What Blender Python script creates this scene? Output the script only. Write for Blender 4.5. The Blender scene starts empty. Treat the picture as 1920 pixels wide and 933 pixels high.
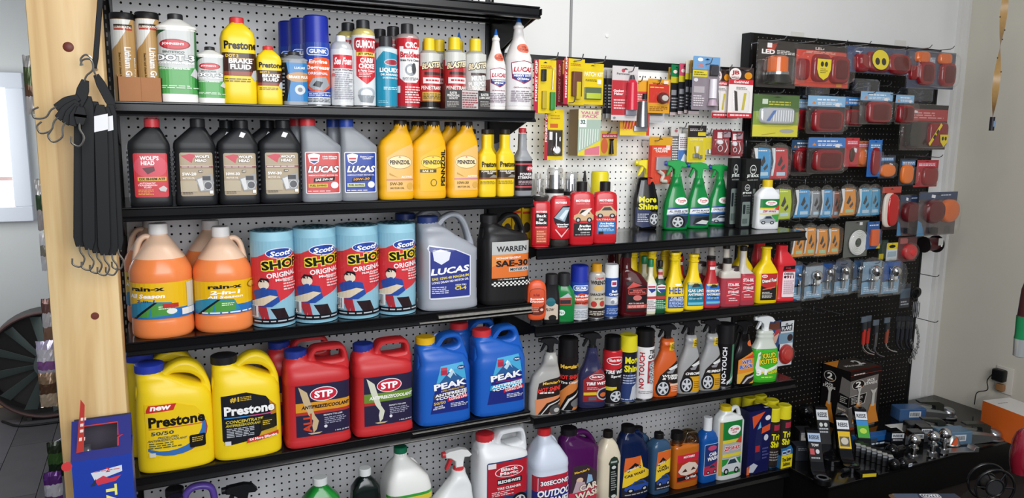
import bpy, bmesh, math, random
from mathutils import Vector, Matrix
import numpy as np
rnd = random.Random(7)
S = bpy.context.scene
COL = S.collection
IN = .0254                      # the whole scene is laid out in inches; floor at z = -75
def W(x, y, z): return Vector((x * IN, y * IN, (z + 75) * IN))
# ------------------------------------------------------------------ camera
F_PX, YAW, PITCH, ROLL = 1409.09, .4504, .1507, .0126
CAM = np.array([1.813, -101.05, -14.555])
def _basis():
    cy, sy, cp, sp = math.cos(YAW), math.sin(YAW), math.cos(PITCH), math.sin(PITCH)
    f = np.array([sy * cp, cy * cp, -sp]); r = np.array([cy, -sy, 0.]); u = np.cross(r, f)
    c, s = math.cos(ROLL), math.sin(ROLL)
    return c * r + s * u, -s * r + c * u, f
RT, UP, FW = _basis()
cd = bpy.data.cameras.new('camera'); cam = bpy.data.objects.new('camera', cd); COL.objects.link(cam)
cd.sensor_width = 36; cd.lens = F_PX / 1920 * 36; cd.clip_start = .05
m = Matrix.Identity(4)
for i in range(3):
    m[i][0], m[i][1], m[i][2] = RT[i], UP[i], -FW[i]
m.translation = W(*CAM); cam.matrix_world = m
S.camera = cam
def at(u, v, X=None, Y=None, Z=None):
    d = FW + RT * (u - 960) / F_PX + UP * (466.5 - v) / F_PX
    t = (X - CAM[0]) / d[0] if X is not None else (Y - CAM[1]) / d[1] if Y is not None else (Z - CAM[2]) / d[2]
    return CAM + t * d
def pj(x, y, z):
    d = np.array([x, y, z]) - CAM; w = d @ FW
    return 960 + F_PX * (d @ RT) / w, 466.5 - F_PX * (d @ UP) / w
# ------------------------------------------------------------------ world, light, exposure
S.view_settings.view_transform = 'Standard'; S.view_settings.look = 'None'
S.view_settings.exposure = .15; S.view_settings.gamma = 1
wd = bpy.data.worlds.new('world'); S.world = wd; wd.use_nodes = True
wd.node_tree.nodes['Background'].inputs[0].default_value = (.80, .88, 1, 1)
wd.node_tree.nodes['Background'].inputs[1].default_value = .26
def area(name, loc, target, sx, sy, power, col=(1, 1, 1)):
    l = bpy.data.lights.new(name, 'AREA'); l.shape = 'RECTANGLE'; l.size = sx * IN; l.size_y = sy * IN
    l.energy = power; l.color = col
    o = bpy.data.objects.new(name, l); COL.objects.link(o); o.location = W(*loc)
    o.rotation_euler = (W(*target) - W(*loc)).to_track_quat('-Z', 'Y').to_euler()
    return o
# shop window behind the camera to the left, door glass behind the camera, two ceiling panels, an added fill lamp brightening the far left wall
area('daylight_shopfront', (22, -135, 6), (50, 0, -26), 90, 56, 82, (.95, .97, 1))
area('daylight_door', (70, -125, -8), (80, 0, -25), 30, 70, 9, (1, .98, .95))
area('ceiling_lamp', (56, -60, 44), (60, -10, -25), 56, 12, 18, (1, .98, .93))
area('far_wall_fill', (-45, 60, -15), (-20, 86, -30), 30, 40, 9, (.95, .98, 1))
# ------------------------------------------------------------------ materials
_mc = {}
def lin(h):
    h = h.lstrip('#'); c = [int(h[i:i + 2], 16) / 255 for i in (0, 2, 4)]
    return [x / 12.92 if x <= .04045 else ((x + .055) / 1.055) ** 2.4 for x in c] + [1]
def M(h, rough=.38, metal=0, coat=0, trans=0, alpha=1, emit=0, ior=1.45, sss=0, noise=0, bump=0, nscale=60):
    k = (h, rough, metal, coat, trans, alpha, emit, sss, noise, bump, nscale)
    if k in _mc: return _mc[k]
    m = bpy.data.materials.new('paint_' + h.lstrip('#')); m.use_nodes = True
    nt = m.node_tree; b = nt.nodes['Principled BSDF']
    b.inputs['Base Color'].default_value = lin(h); b.inputs['Roughness'].default_value = rough
    b.inputs['Metallic'].default_value = metal; b.inputs['Coat Weight'].default_value = coat
    b.inputs['Coat Roughness'].default_value = .08
    if sum(lin(h)[:3]) < .06 and not metal and rough > .22: b.inputs['Specular IOR Level'].default_value = .32
    b.inputs['Transmission Weight'].default_value = trans; b.inputs['IOR'].default_value = ior
    if sss:
        b.inputs['Subsurface Weight'].default_value = sss; b.inputs['Subsurface Radius'].default_value = (.02, .012, .006)
    if emit:
        b.inputs['Emission Color'].default_value = lin(h); b.inputs['Emission Strength'].default_value = emit
    if alpha < 1: b.inputs['Alpha'].default_value = alpha
    if noise or bump:
        t = nt.nodes.new('ShaderNodeTexCoord'); n = nt.nodes.new('ShaderNodeTexNoise')
        n.inputs['Scale'].default_value = nscale; n.inputs['Detail'].default_value = 4
        nt.links.new(t.outputs['Object'], n.inputs['Vector'])
        if noise:
            mx = nt.nodes.new('ShaderNodeMix'); mx.data_type = 'RGBA'; mx.inputs[6].default_value = lin(h)
            c = lin(h); mx.inputs[7].default_value = [x * (1 - noise) for x in c[:3]] + [1]
            nt.links.new(n.outputs['Fac'], mx.inputs[0]); nt.links.new(mx.outputs[2], b.inputs['Base Color'])
        if bump:
            bp = nt.nodes.new('ShaderNodeBump'); bp.inputs['Strength'].default_value = bump; bp.inputs['Distance'].default_value = .002
            nt.links.new(n.outputs['Fac'], bp.inputs['Height']); nt.links.new(bp.outputs[0], b.inputs['Normal'])
    _mc[k] = m
    return m
def clear(tint='ffffff', amt=.012, rough=.1):
    k = ('clear', tint, amt, rough)
    if k in _mc: return _mc[k]
    m = bpy.data.materials.new('clear_plastic'); m.use_nodes = True; nt = m.node_tree
    for n in list(nt.nodes): nt.nodes.remove(n)
    o = nt.nodes.new('ShaderNodeOutputMaterial'); tr = nt.nodes.new('ShaderNodeBsdfTransparent')
    pb = nt.nodes.new('ShaderNodeBsdfGlossy'); mx = nt.nodes.new('ShaderNodeMixShader'); fr = nt.nodes.new('ShaderNodeLayerWeight')
    fr.inputs[0].default_value = .22
    mp = nt.nodes.new('ShaderNodeMapRange'); mp.inputs[3].default_value = amt; mp.inputs[4].default_value = .42 + amt
    tr.inputs[0].default_value = lin(tint); pb.inputs[0].default_value = lin(tint); pb.inputs['Roughness'].default_value = rough
    nt.links.new(fr.outputs['Facing'], mp.inputs[0]); nt.links.new(mp.outputs[0], mx.inputs[0])
    nt.links.new(tr.outputs[0], mx.inputs[1]); nt.links.new(pb.outputs[0], mx.inputs[2]); nt.links.new(mx.outputs[0], o.inputs[0])
    _mc[k] = m
    return m
CLEAR = clear()
CHROME = M('d8d8d8', .12, 1); ZINC = M('b4b6b8', .35, 1); STEEL = M('8c8f92', .3, 1)
BLK = M('101012', .35); BLKG = M('0c0c0e', .2); 
# ------------------------------------------------------------------ mesh builder (inches)
def crom(P, k=6):
    P = [np.array(p, float) for p in P]; Q = [2 * P[0] - P[1]] + P + [2 * P[-1] - P[-2]]; out = []
    for i in range(len(P) - 1):
        a, b, c, d = Q[i:i + 4]
        for j in range(k):
            t = j / k
            out.append(.5 * (2 * b + (c - a) * t + (2 * a - 5 * b + 4 * c - d) * t * t + (3 * b - a - 3 * c + d) * t ** 3))
    return out + [P[-1]]
class MB:
    def __init__(s): s.V = []; s.F = []; s.I = []; s.mats = []
    def mi(s, m):
        if m not in s.mats: s.mats.append(m)
        return s.mats.index(m)
    def add(s, V, F, m):
        o = len(s.V); s.V += [tuple(map(float, v)) for v in V]; k = s.mi(m)
        for f in F: s.F.append([i + o for i in f]); s.I.append(k)
        return s
    def box(s, x0, x1, y0, y1, z0, z1, m, R=None, t=(0, 0, 0)):
        V = [(x, y, z) for z in (z0, z1) for y in (y0, y1) for x in (x0, x1)]
        if R is not None: V = [R @ Vector(v) + Vector(t) for v in V]
        return s.add(V, [(0, 2, 3, 1), (4, 5, 7, 6), (0, 1, 5, 4), (2, 6, 7, 3), (0, 4, 6, 2), (1, 3, 7, 5)], m)
    def bbox(s, x0, x1, y0, y1, z0, z1, m, r=.1):
        """box with softened vertical and horizontal edges"""
        cx, cy = (x0 + x1) / 2, (y0 + y1) / 2; a, b = (x1 - x0) / 2, (y1 - y0) / 2
        P = lambda a, b, r: [(cx + sx * (a - r) + r * math.cos(t), cy + sy * (b - r) + r * math.sin(t)) for sx, sy, t0 in ((1, 1, 0), (-1, 1, 90), (-1, -1, 180), (1, -1, 270)) for t in (math.radians(t0), math.radians(t0 + 45), math.radians(t0 + 90))]
        rings = [(z0, P(a - r * .7, b - r * .7, r * .5)), (z0 + r * .7, P(a, b, r)), (z1 - r * .7, P(a, b, r)), (z1, P(a - r * .7, b - r * .7, r * .5))]
        V = [(x, y, z) for z, p in rings for x, y in p]; n = 12
        F = [(k * n + i, k * n + (i + 1) % n, (k + 1) * n + (i + 1) % n, (k + 1) * n + i) for k in range(3) for i in range(n)]
        return s.add(V, F + [tuple(range(n))[::-1], tuple(range(3 * n, 4 * n))], m)
    def rings(s, R, m, cap0=True, cap1=True, mf=None):
        n = len(R[0]); V = [p for r in R for p in r]; o = len(s.V); s.V += [tuple(map(float, v)) for v in V]
        for k in range(len(R) - 1):
            mi = s.mi(mf(k) if mf else m)
            for i in range(n):
                s.F.append([o + k * n + i, o + k * n + (i + 1) % n, o + (k + 1) * n + (i + 1) % n, o + (k + 1) * n + i]); s.I.append(mi)
        if cap0: s.F.append([o + i for i in range(n)][::-1]); s.I.append(s.mi(mf(0) if mf else m))
        if cap1: s.F.append([o + (len(R) - 1) * n + i for i in range(n)]); s.I.append(s.mi(mf(len(R) - 2) if mf else m))
        return s
    def lathe(s, prof, m, c=(0, 0, 0), axis='Z', n=24, rib=0, mf=None, cap0=True):
        R = []
        for z, r in prof:
            q = []
            for i in range(n):
                t = 2 * math.pi * i / n; rr = r * (1 - (rib if i % 2 else 0))
                a, b = rr * math.cos(t), rr * math.sin(t)
                q.append({'Z': (c[0] + a, c[1] + b, c[2] + z), 'Y': (c[0] + a, c[1] + z, c[2] - b), 'X': (c[0] + z, c[1] + a, c[2] + b)}[axis])
            R.append(q)
        return s.rings(R, m, mf=mf, cap0=cap0)
    def tube(s, P, r, m, n=8, ry=None, smooth=0, up=(0, 1, 0)):
        if smooth: P = crom(P, smooth)
        P = [Vector(p) for p in P]; R = []; k = len(P)
        for i, p in enumerate(P):
            t = (P[min(i + 1, k - 1)] - P[max(i - 1, 0)]).normalized()
            a = Vector(up) - t * t.dot(Vector(up))
            if a.length < .05: a = t.orthogonal()
            a.normalize(); b = t.cross(a)
            rr = r[i * (len(r) - 1) // max(1, k - 1)] if isinstance(r, (list, tuple)) else r
            r2 = rr if ry is None else ry
            R.append([p + a * (r2 * math.cos(2 * math.pi * j / n)) - b * (rr * math.sin(2 * math.pi * j / n)) for j in range(n)])
        return s.rings(R, m)
    def prism(s, pts, y0, y1, m, bev=0, R=None, t=(0, 0, 0)):
        """xz outline pushed along y, optional small edge chamfer"""
        a = sum(pts[i][0] * pts[(i + 1) % len(pts)][1] - pts[(i + 1) % len(pts)][0] * pts[i][1] for i in range(len(pts)))
        if a < 0: pts = pts[::-1]
        n = len(pts)
        def inset(d):
            o = []
            for i in range(n):
                p0, p, p1 = Vector(pts[i - 1]), Vector(pts[i]), Vector(pts[(i + 1) % n])
                e0 = (p - p0).normalized(); e1 = (p1 - p).normalized(); nn = Vector((-e0.y - e1.y, e0.x + e1.x))
                l = max(nn.length, .6); o.append(tuple(p + nn / l * d / max(l / 2, .5)))
            return o
        L = [(y0, inset(bev)), (y0 + bev, pts), (y1 - bev, pts), (y1, inset(bev))] if bev else [(y0, pts), (y1, pts)]
        V = [(x, y, z) for y, q in L for x, z in q]
        if R is not None: V = [R @ Vector(v) + Vector(t) for v in V]
        F = [(k * n + i, k * n + (i + 1) % n, (k + 1) * n + (i + 1) % n, (k + 1) * n + i) for k in range(len(L) - 1) for i in range(n)]
        return s.add(V, F + [tuple(range(n))[::-1], tuple(range((len(L) - 1) * n, len(L) * n))], m)
    def slab(s, outer, holes, t, r, m, k=4):
        """rounded plate in the xz plane, half thickness t, edge radius r, with through holes"""
        from mathutils.geometry import tessellate_polygon
        def sm(P):
            P = [np.array(p, float) for p in P]; n = len(P); o = []
            for i in range(n):
                a, b, c, d = P[i - 1], P[i], P[(i + 1) % n], P[(i + 2) % n]
                for j in range(k):
                    q = j / k; o.append(tuple(.5 * (2 * b + (c - a) * q + (2 * a - 5 * b + 4 * c - d) * q * q + (3 * b - a - 3 * c + d) * q ** 3)))
            return o
        def inset(P, d, sg):
            A = sum(P[i][0] * P[(i + 1) % len(P)][1] - P[(i + 1) % len(P)][0] * P[i][1] for i in range(len(P)))
            w = (1 if A > 0 else -1) * sg; o = []
            for i, p in enumerate(P):
                a, b = P[i - 1], P[(i + 1) % len(P)]; tx, tz = b[0] - a[0], b[1] - a[1]; l = math.hypot(tx, tz) or 1
                o.append((p[0] - tz / l * d * w, p[1] + tx / l * d * w))
            return o
        loops = [(sm(outer), 1)] + [(sm(h), -1) for h in holes]
        st = [(1 - math.cos(a), math.sin(a)) for a in (math.pi / 2, math.pi / 4, 0)]   # (depth in from silhouette, out to face)
        lay = [(-t + r * (1 - math.sin(a)), r * (1 - math.cos(a))) for a in (math.pi / 2, math.pi / 3, math.pi / 6, 0)]
        lay = lay + [(-y, d) for y, d in lay[::-1]]
        faces_loops = [[], []]
        for P, sg in loops:
            n = len(P); R = [[(x, y, z) for x, z in inset(P, d, sg)] for y, d in lay]
            V = [p for q in R for p in q]
            s.add(V, [(i2 * n + i, i2 * n + (i + 1) % n, (i2 + 1) * n + (i + 1) % n, (i2 + 1) * n + i) for i2 in range(len(lay) - 1) for i in range(n)], m)
            faces_loops[0].append([Vector(p) for p in R[0]]); faces_loops[1].append([Vector(p) for p in R[-1]])
        for L in faces_loops:
            tr = tessellate_polygon([[Vector((p.x, p.z, 0)) for p in l] for l in L]); V = [tuple(p) for l in L for p in l]
            s.add(V, [tuple(x) for x in tr], m)
        return s
    def sphere(s, c, r, m, n=20, sz=1):
        return s.lathe([(-r * sz * math.cos(math.pi * k / (n // 2)), max(.001, r * math.sin(math.pi * k / (n // 2)))) for k in range(n // 2 + 1)], m, c, n=n)
    def torus(s, c, R, r, m, axis='Y', n=24, k=8, a0=0, a1=360):
        P = []
        for i in range(n + 1):
            t = math.radians(a0 + (a1 - a0) * i / n); x, z = R * math.cos(t), R * math.sin(t)
            P.append({'Y': (c[0] + x, c[1], c[2] + z), 'Z': (c[0] + x, c[1] + z, c[2]), 'X': (c[0], c[1] + x, c[2] + z)}[axis])
        return s.tube(P, r, m, n=k, up={'Y': (0, 1, 0), 'Z': (0, 0, 1), 'X': (1, 0, 0)}[axis])
    def build(s, name, parent=None, loc=None, angle=38, kind=None, fix=False):
        me = bpy.data.meshes.new(name)
        me.from_pydata([(a * IN, b * IN, c * IN) for a, b, c in s.V], [], s.F)
        for m in s.mats: me.materials.append(m)
        me.polygons.foreach_set('material_index', s.I)
        if fix:
            bm = bmesh.new(); bm.from_mesh(me); bmesh.ops.recalc_face_normals(bm, faces=bm.faces); bm.to_mesh(me); bm.free()
        if angle:
            me.polygons.foreach_set('use_smooth', [True] * len(me.polygons)); me.set_sharp_from_angle(angle=math.radians(angle))
        o = bpy.data.objects.new(name, me); COL.objects.link(o)
        if parent is not None: o.parent = parent
        if loc is not None: o.location = W(*loc) if parent is None else Vector(loc) * IN
        elif parent is None: o.location = (0, 0, 75 * IN)
        if kind: o['kind'] = kind
        return o
def tag(o, label, cat, group=None):
    o['label'] = label; o['category'] = cat
    if group: o['group'] = group
    return o
def empty(name, loc, label, cat, group=None, rz=0):
    o = bpy.data.objects.new(name, None); COL.objects.link(o); o.location = W(*loc); o.rotation_euler.z = rz
    o.empty_display_size = .02
    return tag(o, label, cat, group)
def dup(root, label, d=(0, 0, 0), group=None, rz=None):
    r = root.copy(); COL.objects.link(r); r.location = root.location + Vector(d) * IN; r['label'] = label
    if group: r['group'] = group
    if rz is not None: r.rotation_euler.z = rz
    for ch in list(root.children):
        c = ch.copy(); COL.objects.link(c); c.parent = r
        for g in list(ch.children):
            e = g.copy(); COL.objects.link(e); e.parent = c
    return r
# ------------------------------------------------------------------ surfaces that carry print
class Loft:
    def __init__(s, secs): s.s = secs          # (z, a, b, n, cx, cy)
    def sec(s, z):
        L = s.s
        if z <= L[0][0]: return L[0]
        for p, q in zip(L, L[1:]):
            if p[0] <= z <= q[0]:
                t = (z - p[0]) / max(1e-6, q[0] - p[0]); return tuple(a + (b - a) * t for a, b in zip(p, q))
        return L[-1]
    def pt(s, x, z, off):
        _, a, b, n, cx, cy = s.sec(z); e = 2 / n; N = 40; px = py = 0; acc = 0; prev = (0, -b); A = abs(x)
        key = (round(a, 4), round(b, 4), n); c = s.__dict__.setdefault('c', {})
        if key not in c:
            pts = []
            for k in range(N + 1):
                t = (k / N) ** 1.0 * math.pi / 2
                pts.append((a * math.sin(t) ** e if t else 0, -b * max(0, math.cos(t)) ** e))
            arc = [0]
            for p, q in zip(pts, pts[1:]): arc.append(arc[-1] + math.hypot(q[0] - p[0], q[1] - p[1]))
            c[key] = (pts, arc)
        pts, arc = c[key]; A = min(A, arc[-1] * .999)
        lo, hi = 0, N
        while hi - lo > 1:
            mid = (lo + hi) // 2
            if arc[mid] <= A: lo = mid
            else: hi = mid
        p, q = pts[lo], pts[lo + 1]; t = (A - arc[lo]) / max(1e-9, arc[lo + 1] - arc[lo])
        X, Y = p[0] + (q[0] - p[0]) * t, p[1] + (q[1] - p[1]) * t
        l = math.hypot(q[0] - p[0], q[1] - p[1]) or 1; nx, ny = -(q[1] - p[1]) / l, (q[0] - p[0]) / l
        if nx < 0 or ny > 0: nx, ny = abs(nx), -abs(ny)
        X += nx * off; Y += ny * off
        return (cx + (X if x >= 0 else -X), cy + Y, z)
class Flat:
    def __init__(s, o, ux, uz): s.o = Vector(o); s.ux = Vector(ux); s.uz = Vector(uz); s.n = s.ux.cross(s.uz).normalized()
    def pt(s, x, z, off): return tuple(s.o + s.ux * x + s.uz * z + s.n * off)
_tc = {}
def glyphs(txt, bold=.035, space=1.0):
    k = (txt, bold, space)
    if k in _tc: return _tc[k]
    cu = bpy.data.curves.new('lettering', 'FONT'); cu.body = txt; cu.size = 1; cu.resolution_u = 2; cu.offset = bold; cu.fill_mode = 'FRONT'
    cu.space_character = space; cu.space_line = .9; cu.align_x = 'CENTER' if '\n' in txt else 'LEFT'
    o = bpy.data.objects.new('lettering', cu); me = o.to_mesh()
    V = [(v.co.x, v.co.y) for v in me.vertices]; F = [tuple(p.vertices) for p in me.polygons]
    o.to_mesh_clear(); bpy.data.objects.remove(o); bpy.data.curves.remove(cu)
    xs = [v[0] for v in V] or [0, 1]; ys = [v[1] for v in V] or [0, 1]; x0, x1, y0, y1 = min(xs), max(xs), min(ys), max(ys)
    V = [((x - x0) / (x1 - x0 or 1) - .5, (y - y0) / (y1 - y0 or 1) - .5) for x, y in V]
    _tc[k] = (V, F)
    return _tc[k]
R_ = lambda x0, y0, x1, y1, c: ('P', [(x0, y0), (x1, y0), (x1, y1), (x0, y1)], c)
E_ = lambda cx, cy, rx, ry, c: ('P', [(cx + rx * math.cos(t * math.pi / 12), cy + ry * math.sin(t * math.pi / 12)) for t in range(24)], c)
P_ = lambda pts, c: ('P', pts, c)
T_ = lambda s, cx, cy, w, h, c, sh=0, rot=0, bold=.03: ('T', s, cx, cy, w, h, c, sh, rot, min(bold, .04))
def TO(s, cx, cy, w, h, c, oc='16161a', sh=0, rot=0, g=.02):
    """lettering with an outline"""
    return [T_(s, cx + dx * g * .45, cy + dy * g * .4, w, h, oc, sh, rot, .04) for dx, dy in ((-1, -1), (1, -1), (1, 1), (-1, 1))] + [T_(s, cx, cy, w, h, c, sh, rot, .04)]
def RR(x0, y0, x1, y1, r, c, ry=None):
    ry = ry or r
    return P_([(x + (r * math.cos(t)), y + ry * math.sin(t)) for x, y, a in ((x1 - r, y1 - ry, 0), (x0 + r, y1 - ry, 90), (x0 + r, y0 + ry, 180), (x1 - r, y0 + ry, 270)) for t in [math.radians(a + b) for b in (0, 30, 60, 90)]], c)
def L_(x0, y0, x1, y1, n, c):
    """lines of print too small to read, as broken dashes"""
    o = []; r2 = random.Random(int(x0 * 977 + y0 * 131 + n)); h = (y1 - y0) / n
    for k in range(n):
        x = x0; y = y1 - (k + 1) * h
        e = x1 - (x1 - x0) * r2.choice([0, 0, .1, .25])
        while x < e - .01:
            w = (x1 - x0) * r2.uniform(.1, .25); o.append(R_(x, y + h * .3, min(x + w, e), y + h * .8, c)); x += w + (x1 - x0) * .035
    return o
def WH(cx, cy, r, asp=1, rim='c9ccd0', tire='1a1a1c', sp=5):
    """a printed wheel; asp = width/height of the label"""
    ry = r * asp
    o = [E_(cx, cy, r, ry, tire), E_(cx, cy, r * .74, ry * .74, rim), E_(cx, cy, r * .62, ry * .62, '33363a')]
    for k in range(sp):
        t = k * 2 * math.pi / sp + .3; c, s = math.cos(t), math.sin(t); w = .11
        o.append(P_([(cx + r * (-s * w), cy + ry * (c * w)), (cx + r * (c * .66 - s * w * 1.4), cy + ry * (s * .66 + c * w * 1.4)), (cx + r * (c * .66 + s * w * 1.4), cy + ry * (s * .66 - c * w * 1.4)), (cx + r * (s * w), cy - ry * (c * w))], rim))
    return o + [E_(cx, cy, r * .16, ry * .16, rim)]
def CAR(x0, y0, x1, y1, c, glass='2a3a4a'):
    f = lambda a, b: (x0 + (x1 - x0) * a, y0 + (y1 - y0) * b)
    o = [P_([f(0, .25), f(.02, .5), f(.2, .62), f(.36, .95), f(.7, 1), f(.9, .62), f(1, .5), f(1, .2), f(.9, .12), f(.08, .12)], c),
         P_([f(.27, .62), f(.4, .88), f(.67, .9), f(.8, .62)], glass)]
    for a in (.22, .78):
        o += [P_([f(a + .13 * math.cos(t), .16 + .2 * math.sin(t)) for t in [k * math.pi / 6 for k in range(12)]], '141416'),
              P_([f(a + .07 * math.cos(t), .16 + .11 * math.sin(t)) for t in [k * math.pi / 6 for k in range(12)]], 'b8bcc0')]
    return o
def clip(poly, ax, v, keep_gt):
    out = []; n = len(poly); s = 1 if keep_gt else -1
    for i in range(n):
        a, b = poly[i], poly[(i + 1) % n]; da, db = s * (a[ax] - v), s * (b[ax] - v)
        if da >= 0: out.append(a)
        if (da >= 0) != (db >= 0):
            t = da / (da - db); out.append((a[0] + (b[0] - a[0]) * t, a[1] + (b[1] - a[1]) * t))
    return out
def flatten(sh):
    o = []
    for s in sh:
        if isinstance(s, list): o += flatten(s)
        else: o.append(s)
    return o
def label(parent, surf, x0, z0, w, h, shapes, strips=1, rows=1, name='label', off=.02, rough=.32, kind=None):
    mb = MB(); step = .004
    for i, s in enumerate(flatten(shapes)):
        if s[0] == 'P':
            pts = [(x0 + u * w, z0 + v * h) for u, v in s[1]]; m = M(s[2], rough)
            xs = [p[0] for p in pts]; lo, hi = min(xs), max(xs)
            for k in range(strips):
                a, b = x0 + w * k / strips, x0 + w * (k + 1) / strips
                if hi <= a + 1e-6 or lo >= b - 1e-6: continue
                q = pts
                if lo < a: q = clip(q, 0, a, True)
                if hi > b and len(q) > 2: q = clip(q, 0, b, False)
                for j in range(rows):
                    c, d = z0 + h * j / rows, z0 + h * (j + 1) / rows; qq = q
                    if rows > 1:
                        qq = clip(qq, 1, c, True) if len(qq) > 2 else qq
                        qq = clip(qq, 1, d, False) if len(qq) > 2 else qq
                    if len(qq) > 2:
                        mb.add([surf.pt(x, z, off + i * step) for x, z in qq], [tuple(range(len(qq)))], m)
        else:
            _, t, cx, cy, tw, th, c, shr, rot, bold = s
            V, F = glyphs(t, bold); m = M(c, rough); cr, sr = math.cos(math.radians(rot)), math.sin(math.radians(rot)); Q = []
            for a, b in V:
                u, v = (a + shr * b * th * h / (tw * w)) * tw * w, b * th * h
                u, v = u * cr - v * sr, u * sr + v * cr
                Q.append((x0 + cx * w + u, z0 + cy * h + v))
            oo = off + .008 + i * step; gs = .22
            if isinstance(surf, Flat): mb.add([surf.pt(*q, oo) for q in Q], F, m); continue
            for f in F:
                p = [Q[k] for k in f]; xs = [q[0] for q in p]; a, b = math.floor(min(xs) / gs), math.ceil(max(xs) / gs)
                if b - a <= 1: mb.add([surf.pt(*q, oo) for q in p], [tuple(range(len(p)))], m); continue
                for k in range(a, b):
                    q = clip(p, 0, k * gs, True)
                    if len(q) > 2: q = clip(q, 0, (k + 1) * gs, False)
                    if len(q) > 2: mb.add([surf.pt(*e, oo) for e in q], [tuple(range(len(q)))], m)
    return mb.build(name, parent, angle=0, kind=kind)
# ------------------------------------------------------------------ shelves (front edge y, height left / right)
YF = -14.6
SH = {'a1': (-1.3, 46.7, -11.75, -11.5), 'a2': (-1.3, 46.7, -22.5, -22.4), 'a3': (-1.3, 46.7, -36.75, -36.55), 'a4': (-1.3, 46.7, -51.8, -51.5), 'a5': (-1.3, 46.7, -67.9, -68.3),
      'b2': (47.3, 95.6, -29.35, -29.1), 'b3': (47.3, 95.6, -39.85, -40.45), 'b4': (47.3, 95.6, -52.7, -53.6), 'b5': (47.3, 95.6, -68.3, -69.0), 'c5': (96, 153, -69, -69)}
def shz(k, x):
    a, b, z0, z1 = SH[k]; return z0 + (z1 - z0) * (x - a) / (b - a)
def fit(xl, xr, yt, shelf, d_ratio=1, n=2, gap=.6, yb=None, capx=0, Y=None):
    """real position and size of a thing standing on a shelf from where its sides and top are seen"""
    x, w = 40., 4.; xm = (xl + xr) / 2
    yc = YF + gap + 2
    for it in range(25):
        z = shz(shelf, x) + .02
        if yb is not None and it > 2: yc = at(xm, yb, Z=z)[1] + w * d_ratio / 2
        elif Y is not None: yc = Y
        else: yc = YF + gap + w * d_ratio / 2
        us = []
        for k in range(24):
            t = k * math.pi / 12; c, s = math.cos(t), math.sin(t); e = 2 / n
            us.append(pj(x + w / 2 * math.copysign(abs(c) ** e, c), yc + w * d_ratio / 2 * math.copysign(abs(s) ** e, s), z + 3)[0])
        lo, hi = min(us), max(us); w *= .4 + .6 * (xr - xl) / (hi - lo)
        x = x + (xm - (lo + hi) / 2) / (hi - lo) * w
        if it < 4: x = at(xm, pj(x, yc, z + 3)[1], Y=yc)[0]
    h = at(pj(x + capx * w / 2, yc, z + 8)[0], yt, Y=yc)[2] - z
    h = at(pj(x + capx * w / 2, yc, z + h)[0], yt, Y=yc)[2] - z
    return x, yc, z, w, h, w * d_ratio
# ================================================================== the setting
def wallmat(h, rough=.75):
    return M(h, rough, noise=.05, bump=.08, nscale=9)
MB().box(-4, 153, 2, 5, -75, 60, wallmat('dcdcda')).build('wall_back', kind='structure', angle=0)
MB().box(153, 157, -150, 2, -75, 60, wallmat('c4bfb2')).build('wall_right', kind='structure', angle=0)
MB().box(-130, -1, 90, 94, -75, 60, wallmat('cccdca')).build('wall_far_left', kind='structure', angle=0)
MB().box(-4, -1, 5, 90, -75, 60, wallmat('b9bdc4')).build('wall_return', kind='structure', angle=0)
MB().box(-160, 160, -220, 94, -77, -75.3, M('2a2422', .5)).build('floor', kind='structure', angle=0)
# vinyl floor planks, each its own board, laid where the photograph sees the floor
fl = bpy.data.objects['floor']; pc = ['5d5a5c', '676468', '565356', '625e60']
pm = None
for i in range(7):
    for j in range(9):
        if not (-52 < -60 + i * 7 < 0): continue
        x0 = -60 + i * 7; y0 = -12 + j * 24 - 60 + (i % 3) * 8
        MB().box(x0 + .06, x0 + 6.94, y0 + .06, min(y0 + 23.94, 90), -75.3, -75, M(pc[(i * 3 + j * 5) % 4], .45, noise=.3, nscale=14)).build('floor_plank', fl, angle=0)
# wall panel seam and corner trim
MB().box(60.9, 61.3, 1.82, 2, -75, 60, M('8d8d8d', .8)).build('trim_1', kind='structure', angle=0)
MB().box(151.3, 153, 1.2, 2, -75, 60, M('cfcdc9', .6)).box(152.2, 153, .3, 2, -75, 60, M('cfcdc9', .6)).build('trim_2', kind='structure', angle=0)
MB().box(-130, -4, 89.2, 90, -75, -69.5, M('b39068', .5)).build('baseboard_far_left', kind='structure', angle=0)
# screw anchor and taped patches on the back wall
sc = MB().lathe([(0, .35), (-.12, .3), (-.16, .05)], M('e6e6e4'), (0, 0, 0), 'Y', 12).build('wall_anchor', loc=(*at(1138, 67, Y=2)[:1], 1.98, at(1138, 67, Y=2)[2]))
tag(sc, 'small white screw anchor in the bare wall above the middle pegboard', 'anchor')
for u, v, lb in ((1495, 66, 'faint taped patch on the wall above the left part of the black pegboard'), (1688, 81, 'faint taped patch on the wall above the right part of the black pegboard')):
    p = at(u, v, Y=2)
    tag(MB().box(-1.6, 1.6, -.03, 0, -.55, .55, M('cfcdc6', .6)).build('tape_patch', loc=(p[0], 1.97, p[2]), angle=0), lb, 'tape')
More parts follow.
